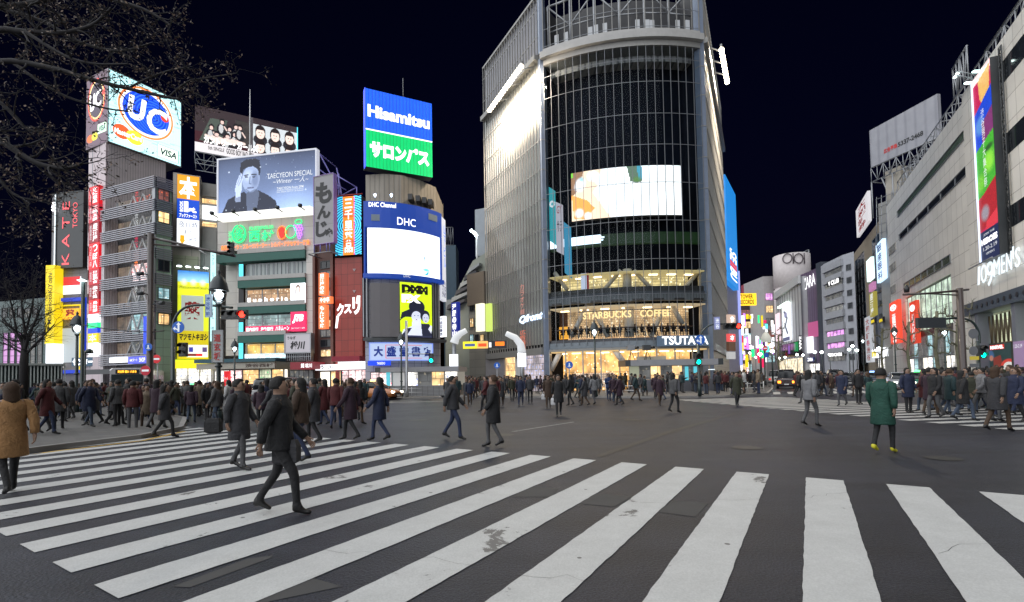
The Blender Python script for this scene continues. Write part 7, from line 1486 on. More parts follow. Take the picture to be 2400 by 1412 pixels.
t = thing('thin_pole', 'thin dark pole with a small bell lamp just right of the slim teal pole', 'pole', (at(198, 900, 30).x, 30, .1)); pole(t, 199, 822, 900, 30, .05, green_p); mb = MB(); q = at(209, 825, 30); mb.lathe(q, [(.22, -.1), (.18, .1), (.03, .2)], green_p, 10); mb.tube([at(199, 832, 30), at(209, 832, 30)], .03, green_p, 5); mb.build('lamp_head', t)
t = thing('signal_pole', 'straight grey pole with short arm in front of the pale blue bookstore sign', 'pole', (at(954, 925, 41).x, 41, .1)); pole(t, 954, 752, 925, 41, .11, steel); mb = MB(); mb.tube(pts_at([(954, 830), (1011, 830)], 41), .05, steel, 6); mb.build('arm', t)
signal('pedestrian_light', 'pedestrian light lit green hanging right of the bookstore sign', 1011, 840, 40.8, 1, 2, True, 1.0)
t = thing('bent_signal_pole', 'bent dark pole at the tower corner holding a red signal over the road', 'pole', (at(1640, 930, 34).x, 34, .1)); pole(t, 1640, 805, 930, 34, .1, green_p); mb = MB(); mb.tube(smooth(pts_at([(1640, 808), (1641, 790), (1648, 775), (1662, 764), (1680, 760), (1712, 760)], 34)), .055, green_p, 8); mb.build('curved_arm', t)
signal('traffic_light', 'horizontal traffic light lit red at the right corner of the tower', 1716, 765, 33.8, 2); signal('pedestrian_light', 'pedestrian light lit green at the right corner of the tower', 1636, 842, 33.8, 1, 2, True, 1.0)
t = thing('direction_board', 'pale lilac vertical direction board hung on the bent pole at the tower', 'sign', at(1681, 770, 34)); vboard(t, '', 1674, 743, 1688, 773, 33.9, glow('lilac_board', (.25, .28, .55), .7), '渋谷', Wd, 'board')
t = thing('lamp_post', 'dark post with signs where the crowd waits at the tower corner', 'pole', (at(1795, 925, 58).x, 58, .1)); pole(t, 1795, 795, 925, 58, .09, green_p); mb = MB(); q = at(1795, 792, 58); mb.lathe(q, [(.5, -.5), (.55, 0), (.3, .5), (.05, .7)], glow('triple_lamp', (.5, .5, .45), .8), 10); mb.build('lamp_head', t)
# right
t = thing('signal_pole', 'thick dark brown pole with a long arm reaching left before the cream store', 'pole', (at(2262, 905, 27).x, 27, .1)); pole(t, 2260, 676, 905, 27, .16, brown)
mb = MB(); mb.tube(pts_at([(2270, 679), (2240, 682), (2180, 688), (2117, 691)], 27), .06, brown, 8); mb.tube(pts_at([(2256, 693), (2180, 689)], 27), .04, brown, 6); mb.build('arm', t); mb = MB(); q = at(2125, 684, 27); mb.lathe(q, [(.12, -.05), (.14, .2), (.05, .35)], black, 8); mb.build('sensor', t)
t = thing('bent_signal_pole', 'bent green pole with round sign backs in front of the lit atrium', 'pole', (at(2296, 900, 27.5).x, 27.5, .1)); pole(t, 2296, 800, 900, 27.5, .09, green_p); mb = MB(); mb.tube(smooth(pts_at([(2296, 805), (2294, 780), (2282, 758), (2262, 748), (2235, 746), (2170, 755)], 27.5)), .06, green_p, 8); mb.build('curved_arm', t)
signal('traffic_light', 'dark traffic light seen from behind over the right street', 2182, 757, 27.3, 9, 3, False, 1.3, True); signal('pedestrian_light', 'pedestrian light lit green beside the dark green film poster', 2301, 825, 27.3, 1, 2, True, .9)
for y, w in ((840, 30), (857, 25)):
    F = Fac(at(2270, y, 27.3), at(2290, y, 27.3)); u, z = F.uz(2279, y); t = thing('small_plate', 'small ' + ('yellow' if y == 840 else 'grey') + ' plate under the round sign backs', 'traffic sign', F.pt(u, z)); F.part('plate', u - .25, u + .25, z - .1, z + .1, .1, .13, glow('plate_yellow', (.5, .4, .05), .6) if y == 840 else steel, t)
t = thing('control_box', 'grey roadside control cabinet by the pollarded trees', 'cabinet', (at(2176, 890, 33).x, 33, .13)); q = at(2176, 890, 33); mb = MB(); mb.box(q.x - .35, q.x + .35, 32.7, 33.2, .13, 1.7, conc); mb.build('cabinet', t); mb = MB(); mb.box(q.x - .3, q.x + .3, 32.66, 32.699, .3, 1.6, steel); mb.build('door', t)
# white barred low station entrance at the far left
t = thing('barred_shelter', 'low white barred ventilation shelter at the left edge below the bare tree', 'shelter', (-31, 33, 0)); F = Fac(at(-60, 880, 31), at(152, 880, 34)); zt_ = F.uz(75, 857)[1]
F.part('roof', 0, F.w, zt_, zt_ + .14, -2, .1, paint('shelter_roof', (.35, .38, .36), .5), t); F.part('inner_wall', .05, F.w - .05, .13, zt_ - .01, -1.6, -1.2, paint('shelter_dark', (.03, .05, .05), .7), t)
for k in range(26): u = F.w * k / 25; F.part('bar', max(0, u - .035), u + .035, .13, zt_ - .01, -.08, .0, paint('bar_white', (.45, .5, .48), .5), t)
F.part('base', 0, F.w, .13, .5, -.1, .05, conc, t)
# guard rails along the kerbs
def rail(lab, p, q, h=.8):
    a, b = gnd(*p), gnd(*q); t = thing('guard_rail', lab, 'railing', (a.x, a.y, .13)); mb = MB(); n = max(2, int((b - a).length / 2)); U = Vector((0, 0, 1))
    for k in range(n + 1): c = a.lerp(b, k / n); mb.tube([(c.x, c.y, .13), (c.x, c.y, .13 + h)], .035, white, 6)
    for z in (.45, h): mb.tube([a + U * z, b + U * z], .03, white, 6)
    mb.build('rails', t)
rail('white guard rail at the kerb before the grey kiosk', (900, 933), (1030, 931)); rail('white guard rail at the kerb left of the subway entrance', (1420, 929), (1500, 929)); rail('white guard rail at the kerb before the parked bicycles', (1712, 926), (1790, 921)); rail('white guard rail before the cream store', (2180, 918), (2250, 926))
# ================================================================ vehicles
def loft(mb, rings, m, smooth=True, capm=None):
    n = len(rings[0]); base = len(mb.v)
    for r in rings: mb.v += [tuple(p) for p in r]
    for i in range(len(rings) - 1):
        for k in range(n):
            a, b = base + i * n, base + (i + 1) * n; mb.f.append((a + k, a + (k + 1) % n, b + (k + 1) % n, b + k)); mb.m.append(mb.mi(m)); mb.uv.append([(0, 0)] * 4); mb.sm.append(smooth)
    for q, rv in ((base, 1), (base + (len(rings) - 1) * n, 0)):
        ids = [q + k for k in range(n)]; mb.f.append(tuple(reversed(ids)) if rv else tuple(ids)); mb.m.append(mb.mi(m)); mb.uv.append([(0, 0)] * n); mb.sm.append(False)
def rr_ring(x, w, z0, z1, c=.12):
    return [(x, w - c * .5, z0), (x, w, z0 + c), (x, w, z1 - c), (x, w - c, z1), (x, -w + c, z1), (x, -w, z1 - c), (x, -w, z0 + c), (x, -w + c * .5, z0)]
PROTO = {}
def car(kind, lab, px, py, Y, head, col, lights='front', taxi=None, group=None, nm=None):
    """head: heading in degrees, 0 = +x; lights: which end shines towards us"""
    key = (kind, col, lights, taxi)
    p = at(px, py, Y)
    if key in PROTO: return dup(PROTO[key], (p.x, p.y, 0), R(head), lab, group)
    t = thing(nm or {'s': 'saloon_car', 'v': 'van', 'm': 'minivan'}[kind], lab, 'van' if kind != 's' else ('taxi' if taxi else 'car'), (0, 0, 0)); B = paint('car_paint_%02d_%02d_%02d' % tuple(int(c * 99) for c in col), col, .25, .1, var=.05, coat=1.0)
    mb = MB()
    if kind == 's':
        st = [(-2.25, .72, .42, .70), (-2.15, .80, .25, .90), (-1.5, .85, .22, .96), (-.4, .86, .22, .97), (.9, .86, .22, .95), (1.7, .84, .22, .86), (2.15, .78, .25, .74), (2.25, .70, .38, .62)]
        cab = [(-1.55, .70, .93, .95), (-1.0, .70, .93, 1.38), (-.2, .70, .93, 1.45), (.4, .70, .93, 1.42), (1.15, .70, .93, .96)]; roof = [(-.95, .58, 1.385, 1.42), (-.2, .6, 1.44, 1.49), (.35, .58, 1.41, 1.45)]; rtop = 1.45; wx = 1.35
    else:
        st = [(-2.3, .78, .4, .9), (-2.25, .84, .25, 1.05), (-1.5, .86, .22, 1.08), (.9, .86, .22, 1.08), (1.9, .84, .22, 1.0), (2.25, .78, .25, .85), (2.32, .7, .38, .7)]
        cab = [(-2.2, .74, 1.04, 1.7), (-2.0, .75, 1.04, 1.85), (0, .75, 1.04, 1.88), (1.0, .74, 1.04, 1.8), (1.85, .72, 1.04, 1.07)]; roof = [(-2.1, .62, 1.86, 1.89), (0, .64, 1.9, 1.94), (.95, .60, 1.82, 1.86)]; rtop = 1.9; wx = 1.4
    loft(mb, [rr_ring(*q) for q in st], B); mb.build('body', t)
    mb = MB(); loft(mb, [[(x, w, z0), (x, w * .97, z0 + (z1 - z0) * .5), (x, w * .82, z1), (x, -w * .82, z1), (x, -w * .97, z0 + (z1 - z0) * .5), (x, -w, z0)] for x, w, z0, z1 in cab], paint('car_glass', (.015, .018, .022), .06)); mb.build('windows', t)
    mb = MB(); loft(mb, [rr_ring(x, w, z0, z1, .015) for x, w, z0, z1 in roof], B); mb.build('roof', t)
    mb = MB()
    for s in (1, -1):
        c = cab; w = .7
        mb.tube([(c[1][0], s * w * .84, c[1][3]), (c[0][0], s * w, c[0][2])], .035, B, 5); mb.tube([(c[-2][0], s * w * .84, c[-2][3]), (c[-1][0], s * w, c[-1][2])], .035, B, 5); mb.tube([(c[2][0], s * w * .86, c[2][3]), (c[2][0], s * w * 1.04, c[2][2])], .03, B, 5)
    mb.build('pillars', t)
    for sx in (-wx, wx):
        for sy in (-1, 1):
            mb = MB(); mb.tube([(sx, sy * .66, .31), (sx, sy * .87, .31)], .31, black, 16); c = mb.build('wheel', t); mb = MB(); mb.tube([(sx, sy * .85, .31), (sx, sy * .885, .31)], .19, steel, 12); mb.build('rim', c)
    xf, xr = st[-2][0] + .04, st[0][0] + .04
    for sy in (-1, 1):
        mb = MB(); mb.box(xf - .08, xf + .06, sy * .62 - .15, sy * .62 + .15, .56, .70, glow('headlight_on', (1, .93, .7), 9) if lights == 'front' else steel); mb.build('headlight', t)
        mb = MB(); mb.box(xr - .06, xr + .08, sy * .62 - .14, sy * .62 + .14, .58, .80, glow('tail_orange' if lights == 'orange' else 'tail_red', (1, .25, .02) if lights == 'orange' else (1, .02, .01), 5 if lights != 'front' else 1)); mb.build('taillight', t)
        mb = MB(); mb.box(.75, .9, sy * .86, sy * 1.02, .95, 1.08, B); mb.build('mirror', t)
    mb = MB(); mb.box(xf + .02, xf + .09, -.42, .42, .40, .56, black); mb.build('grille', t); mb = MB(); mb.box(xf + .09, xf + .11, -.2, .2, .32, .42, white); mb.box(xr - .1, xr - .06, -.2, .2, .42, .52, white); mb.build('number_plate', t)
    if taxi: mb = MB(); mb.box(-.15, .05, -.2, .2, 1.48, 1.62, glow('taxi_lamp_' + taxi, dict(green=(.1, 1, .2), yellow=(1, .8, .2), blue=(.2, .4, 1))[taxi], 4)); mb.build('roof_lamp', t)
    t.location = (p.x, p.y, 0); t.rotation_euler.z = R(head); PROTO[key] = t
    if group: t['group'] = group
    return t
car('s', 'orange red taxi with headlights on, behind the crowd before the fruit shop', 578, 905, 41, -12, (.45, .06, .02), 'front', 'yellow')
car('v', 'dark grey van behind the walking crowd before the dark red awning', 668, 905, 38, -8, (.06, .06, .07), 'front')
car('s', 'orange taxi with yellow headlights just left of the grey kiosk', 875, 910, 39.5, -18, (.38, .12, .02), 'front', 'yellow')
car('s', 'black saloon taxi before the yellow drugstore front', 452, 905, 40, 170, (.03, .03, .035), 'rear', 'green'); car('s', 'silver grey saloon behind the crowd near the brown pole', 385, 905, 43, 175, (.25, .25, .26), 'rear'); car('s', 'dark blue saloon right of the fruit shop front', 735, 905, 45, -5, (.02, .03, .07), 'front')
car('v', 'black van seen from behind with orange lamps at the right crossing', 1842, 890, 50, 62, (.03, .012, .012), 'orange')
car('m', 'dark minivan with lit headlights coming down the right street', 1956, 870, 66, -118, (.05, .05, .055), 'front', nm='minivan'); car('s', 'silver saloon with headlights nearest the trees in the right street', 2108, 888, 42, -120, (.35, .37, .4), 'front'); car('s', 'green and white taxi at the kerb before the pollarded trees', 2150, 888, 41, -120, (.03, .16, .12), 'front', 'green'); car('s', 'black saloon with headlights right of the dark minivan', 1985, 885, 55, -118, (.02, .02, .025), 'front'); car('s', 'dark grey saloon between the black saloon and the silver one', 2045, 885, 50, -118, (.08, .08, .09), 'front', 'blue')
for k, (x, Y, hd, li) in enumerate(((1856, 92, 62, 'rear'), (1872, 96, 62, 'rear'), (1888, 90, 62, 'rear'), (1905, 94, 62, 'rear'), (1921, 98, 62, 'rear'), (1866, 120, 62, 'rear'), (1896, 118, 62, 'rear'), (1935, 84, -118, 'front'), (1990, 80, -118, 'front'), (2010, 72, -118, 'front'), (2030, 76, -118, 'front'), (2062, 66, -118, 'front'))):
    car('s', 'small distant car with red tail lamps queuing in the right street' if li == 'rear' else 'small distant car with headlights coming down the right street', x, 872, Y, hd, (.05, .05, .055), li, group='distant queuing cars' if li == 'rear' else 'distant oncoming cars')
car('v', 'white van parked far left in the right street', 1815, 870, 72, 62, (.5, .5, .5), 'rear')
# bus
b0 = at(305, 890, 43.0); t = thing('city_bus', 'white city bus with orange destination lamps behind the crowd at left', 'bus', (0, 0, 0))
mb = MB(); loft(mb, [rr_ring(-9.5, 1.15, .35, 2.9, .2), rr_ring(-9.3, 1.24, .3, 3.0, .16), rr_ring(.9, 1.24, .3, 3.0, .16), rr_ring(1.1, 1.2, .35, 2.95, .2)], paint('bus_white', (.5, .49, .5), .35, coat=.6), smooth=False); mb.build('body', t)
for k in range(7):
    for s in (-1, 1): mb = MB(); mb.box(-9.0 + k * 1.42, -7.72 + k * 1.42, s * 1.245 - .02, s * 1.245 + .02, 1.35, 2.45, interior('bus_inside', (.12, .12, .12), (.3, .1, .2), (.4, .5, .5), .6, .7, .5)); mb.build('side_window', t)
for k in (1, 5): mb = MB(); mb.box(-8.5 + k * 1.5, -7.6 + k * 1.5, -1.28, -1.245, .4, 2.6, glow('bus_magenta', (.25, .02, .08), .5)); mb.build('door', t)
mb = MB(); mb.box(1.1, 1.16, -1.08, 1.08, 1.25, 2.45, paint('windscreen', (.04, .05, .055), .08)); mb.build('windscreen', t); mb = MB(); mb.box(1.12, 1.18, -.8, .8, 2.5, 2.85, black); c = mb.build('destination_box', t)
F = Fac((1.19, -.7), (1.19, .7)); F.n = Vector((1, 0)); lettering(F, '渋谷駅 都01 六本木', .05, 1.35, 2.56, 2.8, .0, glow('led_orange', (1, .45, .03), 3), c, weight=.02)
for s in (-1, 1): mb = MB(); mb.box(1.1, 1.17, s * .95 - .13, s * .95 + .13, .62, .82, glow('bus_lamp', (1, .3, .05), 6)); mb.build('headlight', t)
mb = MB(); mb.box(1.1, 1.14, -1.1, 1.1, .95, 1.2, paint('purple_band', (.12, .05, .2), .4)); mb.build('purple_band', t)
for x in (-7.2, -.9):
    for s in (-1, 1): mb = MB(); mb.tube([(x, s * .95, .48), (x, s * 1.2, .48)], .48, black, 18); mb.build('wheel', t)
t.location = (b0.x, b0.y, 0); t.rotation_euler.z = R(-62)
# bicycles by the kerb post
for k in range(3):
    p = at(1775 + k * 12, 910, 52); t = thing('bicycle', ['bicycle parked nearest the waiting crowd by the dark sign post', 'middle bicycle parked by the dark sign post', 'bicycle parked right of the dark sign post'][k], 'bicycle', (0, 0, 0)); 
    for x in (-.5, .5): mb = MB(); mb.tube([(x + .33 * math.cos(R(a)), 0, .33 + .33 * math.sin(R(a))) for a in range(0, 361, 24)], .02, black, 5, cap=False); mb.build('wheel', t)
    mb = MB()
    for a, b in (((-.5, .33), (-.1, .35)), ((-.1, .35), (-.2, .8)), ((-.2, .75), (.35, .8)), ((-.1, .35), (.35, .8)), ((.35, .95), (.5, .33)), ((-.5, .33), (-.2, .75))): mb.tube([(a[0], 0, a[1]), (b[0], 0, b[1])], .018, steel, 5)
    mb.build('frame', t); mb = MB(); mb.box(-.32, -.08, -.07, .07, .82, .88, black); mb.build('saddle', t); mb = MB(); mb.tube([(.35, -.25, .98), (.35, .25, .98)], .015, steel, 5); mb.build('handlebar', t)
    t.location = (p.x, p.y, .13); t.rotation_euler.z = R(70 + k * 5)
# ================================================================ trees
bark = paint('dark_bark', (.017, .015, .017), .85, var=.3, scale=8); pbark = paint('plane_bark', (.13, .125, .08), .8, var=.4, scale=6)
lm_, lt_, lb_ = nmat('winter_leaf'); oi = N(lt_, 'ShaderNodeNewGeometry'); rp = N(lt_, 'ShaderNodeValToRGB'); rp.color_ramp.elements[0].color = (.03, .018, .012, 1); rp.color_ramp.elements[0].position = .35; rp.color_ramp.elements[1].color = (.26, .18, .13, 1); L(lt_, oi.outputs['Random Per Island'], rp.inputs[0]); L(lt_, rp.outputs[0], lb_.inputs['Base Color']); lb_.inputs['Roughness'].default_value = .6
def grow(mb, p, d, ln, r, depth, rnd, tips, bend=.25, up=0.0, kids=(2, 4)):
    n = 5; pts = [p]; rad = [r]
    for i in range(n):
        d = (d + Vector((rnd.gauss(0, bend), rnd.gauss(0, bend), rnd.gauss(0, bend) + up))).normalized(); p = p + d * ln / n; pts.append(p); rad.append(r * (1 - .75 * (i + 1) / n))
    mb.tube(pts, rad, bark if mb.bk is None else mb.bk, 6 if r > .02 else 4, cap=False)
    if depth <= 0: tips += pts[2:]; return
    for k in range(rnd.randint(*kids)):
        i = rnd.randint(1, n); q = pts[i]; a = Vector((rnd.gauss(0, 1), rnd.gauss(0, 1), rnd.gauss(0, 1))); nd = (d + a.normalized() * .95).normalized()
        grow(mb, q, nd, ln * rnd.uniform(.45, .72), max(.006, rad[i] * .62), depth - 1, rnd, tips, bend, up, kids)
def mk_tree(lab, trunk, limbs, depth, seed, leaves, bk=None, name='bare_tree', up=0.0, ls=.05, ln=1.0, kids=(2, 4)):
    rnd = random.Random(seed); t = thing(name, lab, 'tree', trunk[0]); mb = MB(); mb.bk = bk; mb.tube(trunk, [trunk_r * (1 - .4 * i / len(trunk)) for i in range(len(trunk))], bk or bark, 12); mb.build('trunk', t)
    mb = MB(); mb.bk = bk; tips = []
    for pts, r, *dd in limbs:
        depth_ = dd[0] if dd else depth; ln_ = ln * (.55 if dd else 1)
        P = smooth(pts, 4); rad = [r * (1 - .8 * i / len(P)) + .008 for i in range(len(P))]; mb.tube(P, rad, bk or bark, 7, cap=False)
        for i in range(2, len(P)):
            d = (P[i] - P[i - 1]).normalized()
            for _ in range(rnd.randint(1, 2)):
                a = Vector((rnd.gauss(0, 1), rnd.gauss(0, 1), rnd.gauss(0, 1))).normalized(); grow(mb, P[i], (d * .6 + a).normalized(), ln_ * rnd.uniform(.6, 1.3), max(.008, rad[i] * .5), depth_, rnd, tips, .22, up, kids)
    mb.build('limbs', t)
    if leaves:
        lf = MB(); rnd.shuffle(tips)
        for q in tips[:leaves]:
            for _ in range(1):
                c = q + Vector((rnd.gauss(0, .05), rnd.gauss(0, .05), rnd.gauss(0, .05))); a = Vector((rnd.gauss(0, 1), rnd.gauss(0, 1), rnd.gauss(0, 1))).normalized(); b = a.cross(Vector((rnd.gauss(0, 1), rnd.gauss(0, 1), rnd.gauss(0, 1)))).normalized(); s = rnd.uniform(.5, 1.2) * ls
                lf.face([c - a * s, c + b * s * .5, c + a * s, c - b * s * .5], lm_)
        lf.build('crown', t)
    return t
trunk_r = .3
Yt = 11.0
def tl(pts, dy=0): return [at(x, y, Yt + dy) for x, y in pts]
base = at(-260, 900, 11.5)
mk_tree('large winter tree whose bare limbs and last brown leaves hang over the upper left', [(base.x, base.y, 0), (base.x + .1, base.y, 3), (base.x + .3, base.y, 5.5)],
    [(tl([(-250, 420), (-120, 200), (0, 145), (120, 160), (205, 184), (300, 208), (395, 229), (420, 232)]), .07, 1), (tl([(-250, 400), (-100, 60), (60, 10), (200, -10), (330, 20), (400, 60)], 1), .08),
     (tl([(-250, 430), (-120, 260), (0, 330), (80, 380), (150, 395), (190, 385)], -1), .08), (tl([(-200, 300), (-40, 90), (60, 75), (140, 78), (215, 60), (260, 20)], .5), .08), (tl([(20, 140), (130, 215), (230, 250), (300, 262)], .6), .03, 1),
     (tl([(300, 208), (345, 185), (400, 165), (440, 158)], .2), .02, 1), (tl([(395, 229), (440, 192), (480, 184), (555, 172)], .3), .018, 1), (tl([(430, 205), (470, 225), (480, 230)], .2), .012, 1), (tl([(-100, 180), (0, 240), (60, 300), (110, 310)], 1.2), .05), (tl([(0, 20), (100, 50), (190, 100), (280, 120), (360, 100)], 1.6), .05), (tl([(-40, 330), (0, 420), (40, 460), (90, 470)], .4), .035), (tl([(60, 75), (150, 130), (220, 150), (300, 150)], -.6), .03, 1)], 2, 5, 7000, ls=.04, ln=.85, kids=(2, 3))
trunk_r = .22
Yt = 27.0; base = at(56, 900, 27)
mk_tree('bare spreading tree with twiggy crown in front of the lilac windows at far left', [(base.x, base.y, 0), tuple(at(56, 850, 27)), tuple(at(58, 820, 27))],
    [(tl([(57, 830), (50, 800), (28, 770), (5, 748)]), .09), (tl([(57, 830), (66, 790), (84, 750), (98, 715)]), .09), (tl([(57, 835), (80, 810), (105, 785), (128, 760)]), .07), (tl([(57, 830), (58, 780), (52, 730), (50, 690)]), .08), (tl([(40, 785), (30, 730), (20, 690), (10, 660)]), .05), (tl([(60, 780), (75, 720), (80, 680), (85, 650)], .6), .05), (tl([(55, 830), (20, 810), (-10, 800)]), .05)], 2, 8, 500, up=.1, ls=.04, ln=1.3)
for k, (x, ytop, Y, lab) in enumerate(((2196, 705, 33, 'tall pollarded plane tree left of the street lamp before the cream store'), (2247, 690, 30, 'pollarded plane tree just left of the thick brown pole at right'), (2130, 730, 42, 'pollarded plane tree in front of the reflected red bank sign'), (2068, 745, 52, 'thin pollarded plane tree left of the red bank sign'), (1825, 760, 62, 'small leafy street tree by the waiting crowd'))):
    trunk_r = .13; b = at(x, 890, Y); top = at(x, ytop + 25, Y); m_ = [(b.x, b.y, .1), tuple(Vector((b.x + .1, b.y, 1.8))), tuple(Vector((b.x, b.y, 3))), tuple(top)]; rnd = random.Random(k + 30)
    lim = []
    for j in range(7 if k < 4 else 9):
        z = 2.2 + (top.z - 2.2) * (j + 1) / 8; s = (-1) ** j; a = Vector((b.x, b.y, z)); q = a + Vector((s * rnd.uniform(.5, .9), rnd.uniform(-.5, .5), rnd.uniform(.1, .5))); lim.append(([a, a.lerp(q, .5) + Vector((0, 0, .12)), q, q + Vector((s * .1, 0, .5))], .05))
    mk_tree(lab, m_, lim, 0, 40 + k, 0 if k < 4 else 160, bk=pbark, name='pollarded_tree' if k < 4 else 'street_tree', up=.3, ls=.12, ln=.35, kids=(1, 2))
# ================================================================ people
def skin_mesh(name, verts, edges, rad, root=0, lev=1):
    me = bpy.data.meshes.new(name); me.from_pydata(verts, edges, []); o = bpy.data.objects.new(name, me); COL.objects.link(o)
    o.modifiers.new('s', 'SKIN'); sm = o.modifiers.new('u', 'SUBSURF'); sm.levels = lev
    for i, v in enumerate(me.skin_vertices[0].data): v.radius = (rad[i], rad[i]) if not hasattr(rad[i], '__len__') else rad[i]; v.use_root = i == root
    dg = bpy.context.evaluated_depsgraph_get(); dg.update(); r = bpy.data.meshes.new_from_object(o.evaluated_get(dg)); bpy.data.objects.remove(o); bpy.data.meshes.remove(me); return r
CLO = {'black': (.012, .012, .014), 'charcoal': (.035, .035, .04), 'navy': (.012, .018, .05), 'dark brown': (.045, .025, .015), 'dark red': (.07, .008, .010), 'grey': (.07, .07, .073), 'beige': (.17, .13, .09), 'olive': (.03, .032, .018), 'white': (.5, .5, .5), 'blue': (.012, .03, .10), 'plum': (.03, .012, .024), 'tan': (.34, .18, .07), 'pale grey': (.17, .17, .18), 'green': (.010, .06, .042), 'teal': (.012, .035, .04)}
TRO = {'black': (.012, .012, .014), 'dark blue': (.018, .028, .07), 'grey': (.08, .08, .085), 'brown': (.06, .035, .02), 'pale blue': (.05, .07, .11)}
HAI = {'black': (.01, .009, .009), 'brown': (.05, .025, .012)}
def cm(kind, n, c):
    nm = '%s_%s' % (kind, n.replace(' ', '_'))
    if nm in MATS: return MATS[nm]
    m = paint(nm, c, .8, var=.3, scale=7); t = m.node_tree; tc = N(t, 'ShaderNodeTexCoord'); no = N(t, 'ShaderNodeTexNoise', i_Scale=9.0 if kind != 'hair' else 40.0, i_Detail=5.0, i_Distortion=1.2); L(t, tc.outputs['Object'], no.inputs['Vector'])
    bp = N(t, 'ShaderNodeBump', i_Strength=.9, i_Distance=.03 if kind != 'hair' else .01); L(t, no.outputs[0], bp.inputs['Height']); L(t, bp.outputs[0], t.nodes['Principled BSDF'].inputs['Normal']); return m
skinm = paint('skin', (.24, .145, .10), .5, var=.06, scale=4); shoe = paint('shoe_black', (.015, .014, .014), .4); yshoe = paint('shoe_yellow', (.6, .55, .03), .5); eyem = paint('eye_dark', (.02, .012, .01), .3)
def person_proto(pose, coat, hair):
    V, E, RD = [], [], []
    def v(x, y, z, r, p=None):
        V.append((x, y, z)); RD.append(r)
        if p is not None: E.append((p, len(V) - 1))
        return len(V) - 1
    sit = pose == 'sit'; hz = .52 if sit else .90 - (.03 if pose[:4] == 'walk' else 0); dz = hz - .90
    pv = v(0, 0, hz + .02, (.155, .12)); wa = v(0, .0, 1.05 + dz, (.14, .105), pv); ch = v(0, .01, 1.25 + dz, (.165, .115), wa); ne = v(0, 0, 1.42 + dz, (.06, .06), ch)
    hd = v(0, .01, 1.50 + dz, (.075, .085), ne); h2 = v(0, .015, 1.575 + dz, (.08, .098), hd); v(0, 0, 1.645 + dz, (.06, .07), h2); no = v(0, .098, 1.55 + dz, (.010, .016), h2)
    for s in (-1, 1): v(s * .088, 0, 1.55 + dz, (.012, .024), h2)
    st = {'walk': .22, 'walk2': .13, 'stand': .03, 'phone': .04, 'sit': 0}[pose]
    ends = []
    for s in (-1, 1):
        hp = v(s * .09, 0, hz - .03, .088, pv)
        if sit: kn = v(s * .12, .38, .50, .06, hp); an = v(s * .12, .40, .12, .042, kn); hl = (s * .12, .38, .05); fy = .40
        else:
            sy = st * s; fwd = sy > 0; kn = v(s * .095, sy * .55 + (.07 if st > .1 else .01), .49, .060, hp); az = .09 if fwd or st < .1 else .15; an = v(s * .09, sy - (0 if fwd else .06 if st > .1 else 0), az, .040, kn); fy = sy - (0 if fwd else .06 if st > .1 else 0)
        z = V[an][2]; v(V[an][0], fy - .04, max(z - .05, .035), .036, an); t1 = v(V[an][0], fy + .09, max(z - .055, .03), .036, an); v(V[an][0], fy + .165, .028 if z < .12 else z - .10, .026, t1)
        sh = v(s * .17, 0, 1.365 + dz, .062, ch); sw = -s * st * .9
        if pose == 'phone' and s == 1 or sit: el = (s * .22, .06, 1.10 + dz); wr = (s * .10, .30, 1.18 + dz if pose == 'phone' else 1.12 + dz)
        else: el = (s * .23, sw * .45 - .02, 1.10 + dz); wr = (s * .225, sw + .06, .87 + dz + abs(sw) * .12)
        e = v(*el, .043, sh); w = v(*wr, .028, e); ends.append((el, wr))
        d = (Vector(wr) - Vector(el)).normalized(); side = Vector((-s, 0, 0)) if abs(d.x) < .7 else Vector((0, 0, 1)); fr_ = d.cross(side).normalized()
        pa = v(*(Vector(wr) + d * .055), (.026, .017), w); P = Vector(wr) + d * .085
        for k, l in enumerate((.052, .065, .07, .06)):
            a = P + fr_ * (k - 1.5) * .018; i1 = v(*a, .010, pa); b = a + d * l * .55 + side * .008; i2 = v(*b, .009, i1); v(*(b + d * l * .35 + side * .022), .008, i2)
        i1 = v(*(Vector(wr) + d * .03 + fr_ * -.035), .011, w); v(*(Vector(wr) + d * .07 + fr_ * -.05 + side * .01), .009, i1)
    me = skin_mesh('body', V, E, RD); me.materials.append(skinm); me.materials.append(cm('trousers', 'black', TRO['black'])); me.materials.append(shoe); me.materials.append(eyem)
    for p in me.polygons:
        c = p.center; p.use_smooth = True
        legs = c.z < (hz + .1) and (abs(c.x) < .185 or sit and c.z < .62)
        p.material_index = 2 if c.z < .10 or (c.z < .17 and abs(c.x) < .17 and not sit and c.y < -.1) else 1 if legs and not (abs(c.x) > .17 and c.z > .6) else 0
        if abs(c.z - (1.565 + dz)) < .012 and .02 < abs(c.x) < .045 and c.y > .06: p.material_index = 3
        if abs(c.z - (1.565 + dz)) > .2 and 1.05 + dz > c.z > hz + .1 and abs(c.x) < .15: p.material_index = 1
    t = thing('person', 'person', 'person'); o = bpy.data.objects.new('body', me); COL.objects.link(o); o.parent = t
    # coat: rings round the trunk, sleeves, collar
    cmt = cm('coat', 'black', CLO['black']); hem = {'jacket': .80, 'coat': .58, 'skirt': .50}[coat] + (dz if not sit else dz + .02); hem = max(hem, .50) if sit else hem
    mb = MB(); rings = []
    prof = [(hem, .205 if coat != 'jacket' else .19, .165), (hem + .02, .215 if coat != 'jacket' else .195, .17), (.95 + dz, .19, .15), (1.08 + dz, .175, .135), (1.22 + dz, .195, .145), (1.33 + dz, .19, .135), (1.385 + dz, .145, .11), (1.42 + dz, .085, .085), (1.455 + dz, .075, .08), (1.457 + dz, .055, .06)]
    for z, a, b in prof: rings.append([(a * math.cos(q) * (1 if abs(math.cos(q)) < .8 else .97), b * math.sin(q) + .005, z) for q in [2 * math.pi * k / 16 for k in range(16)]])
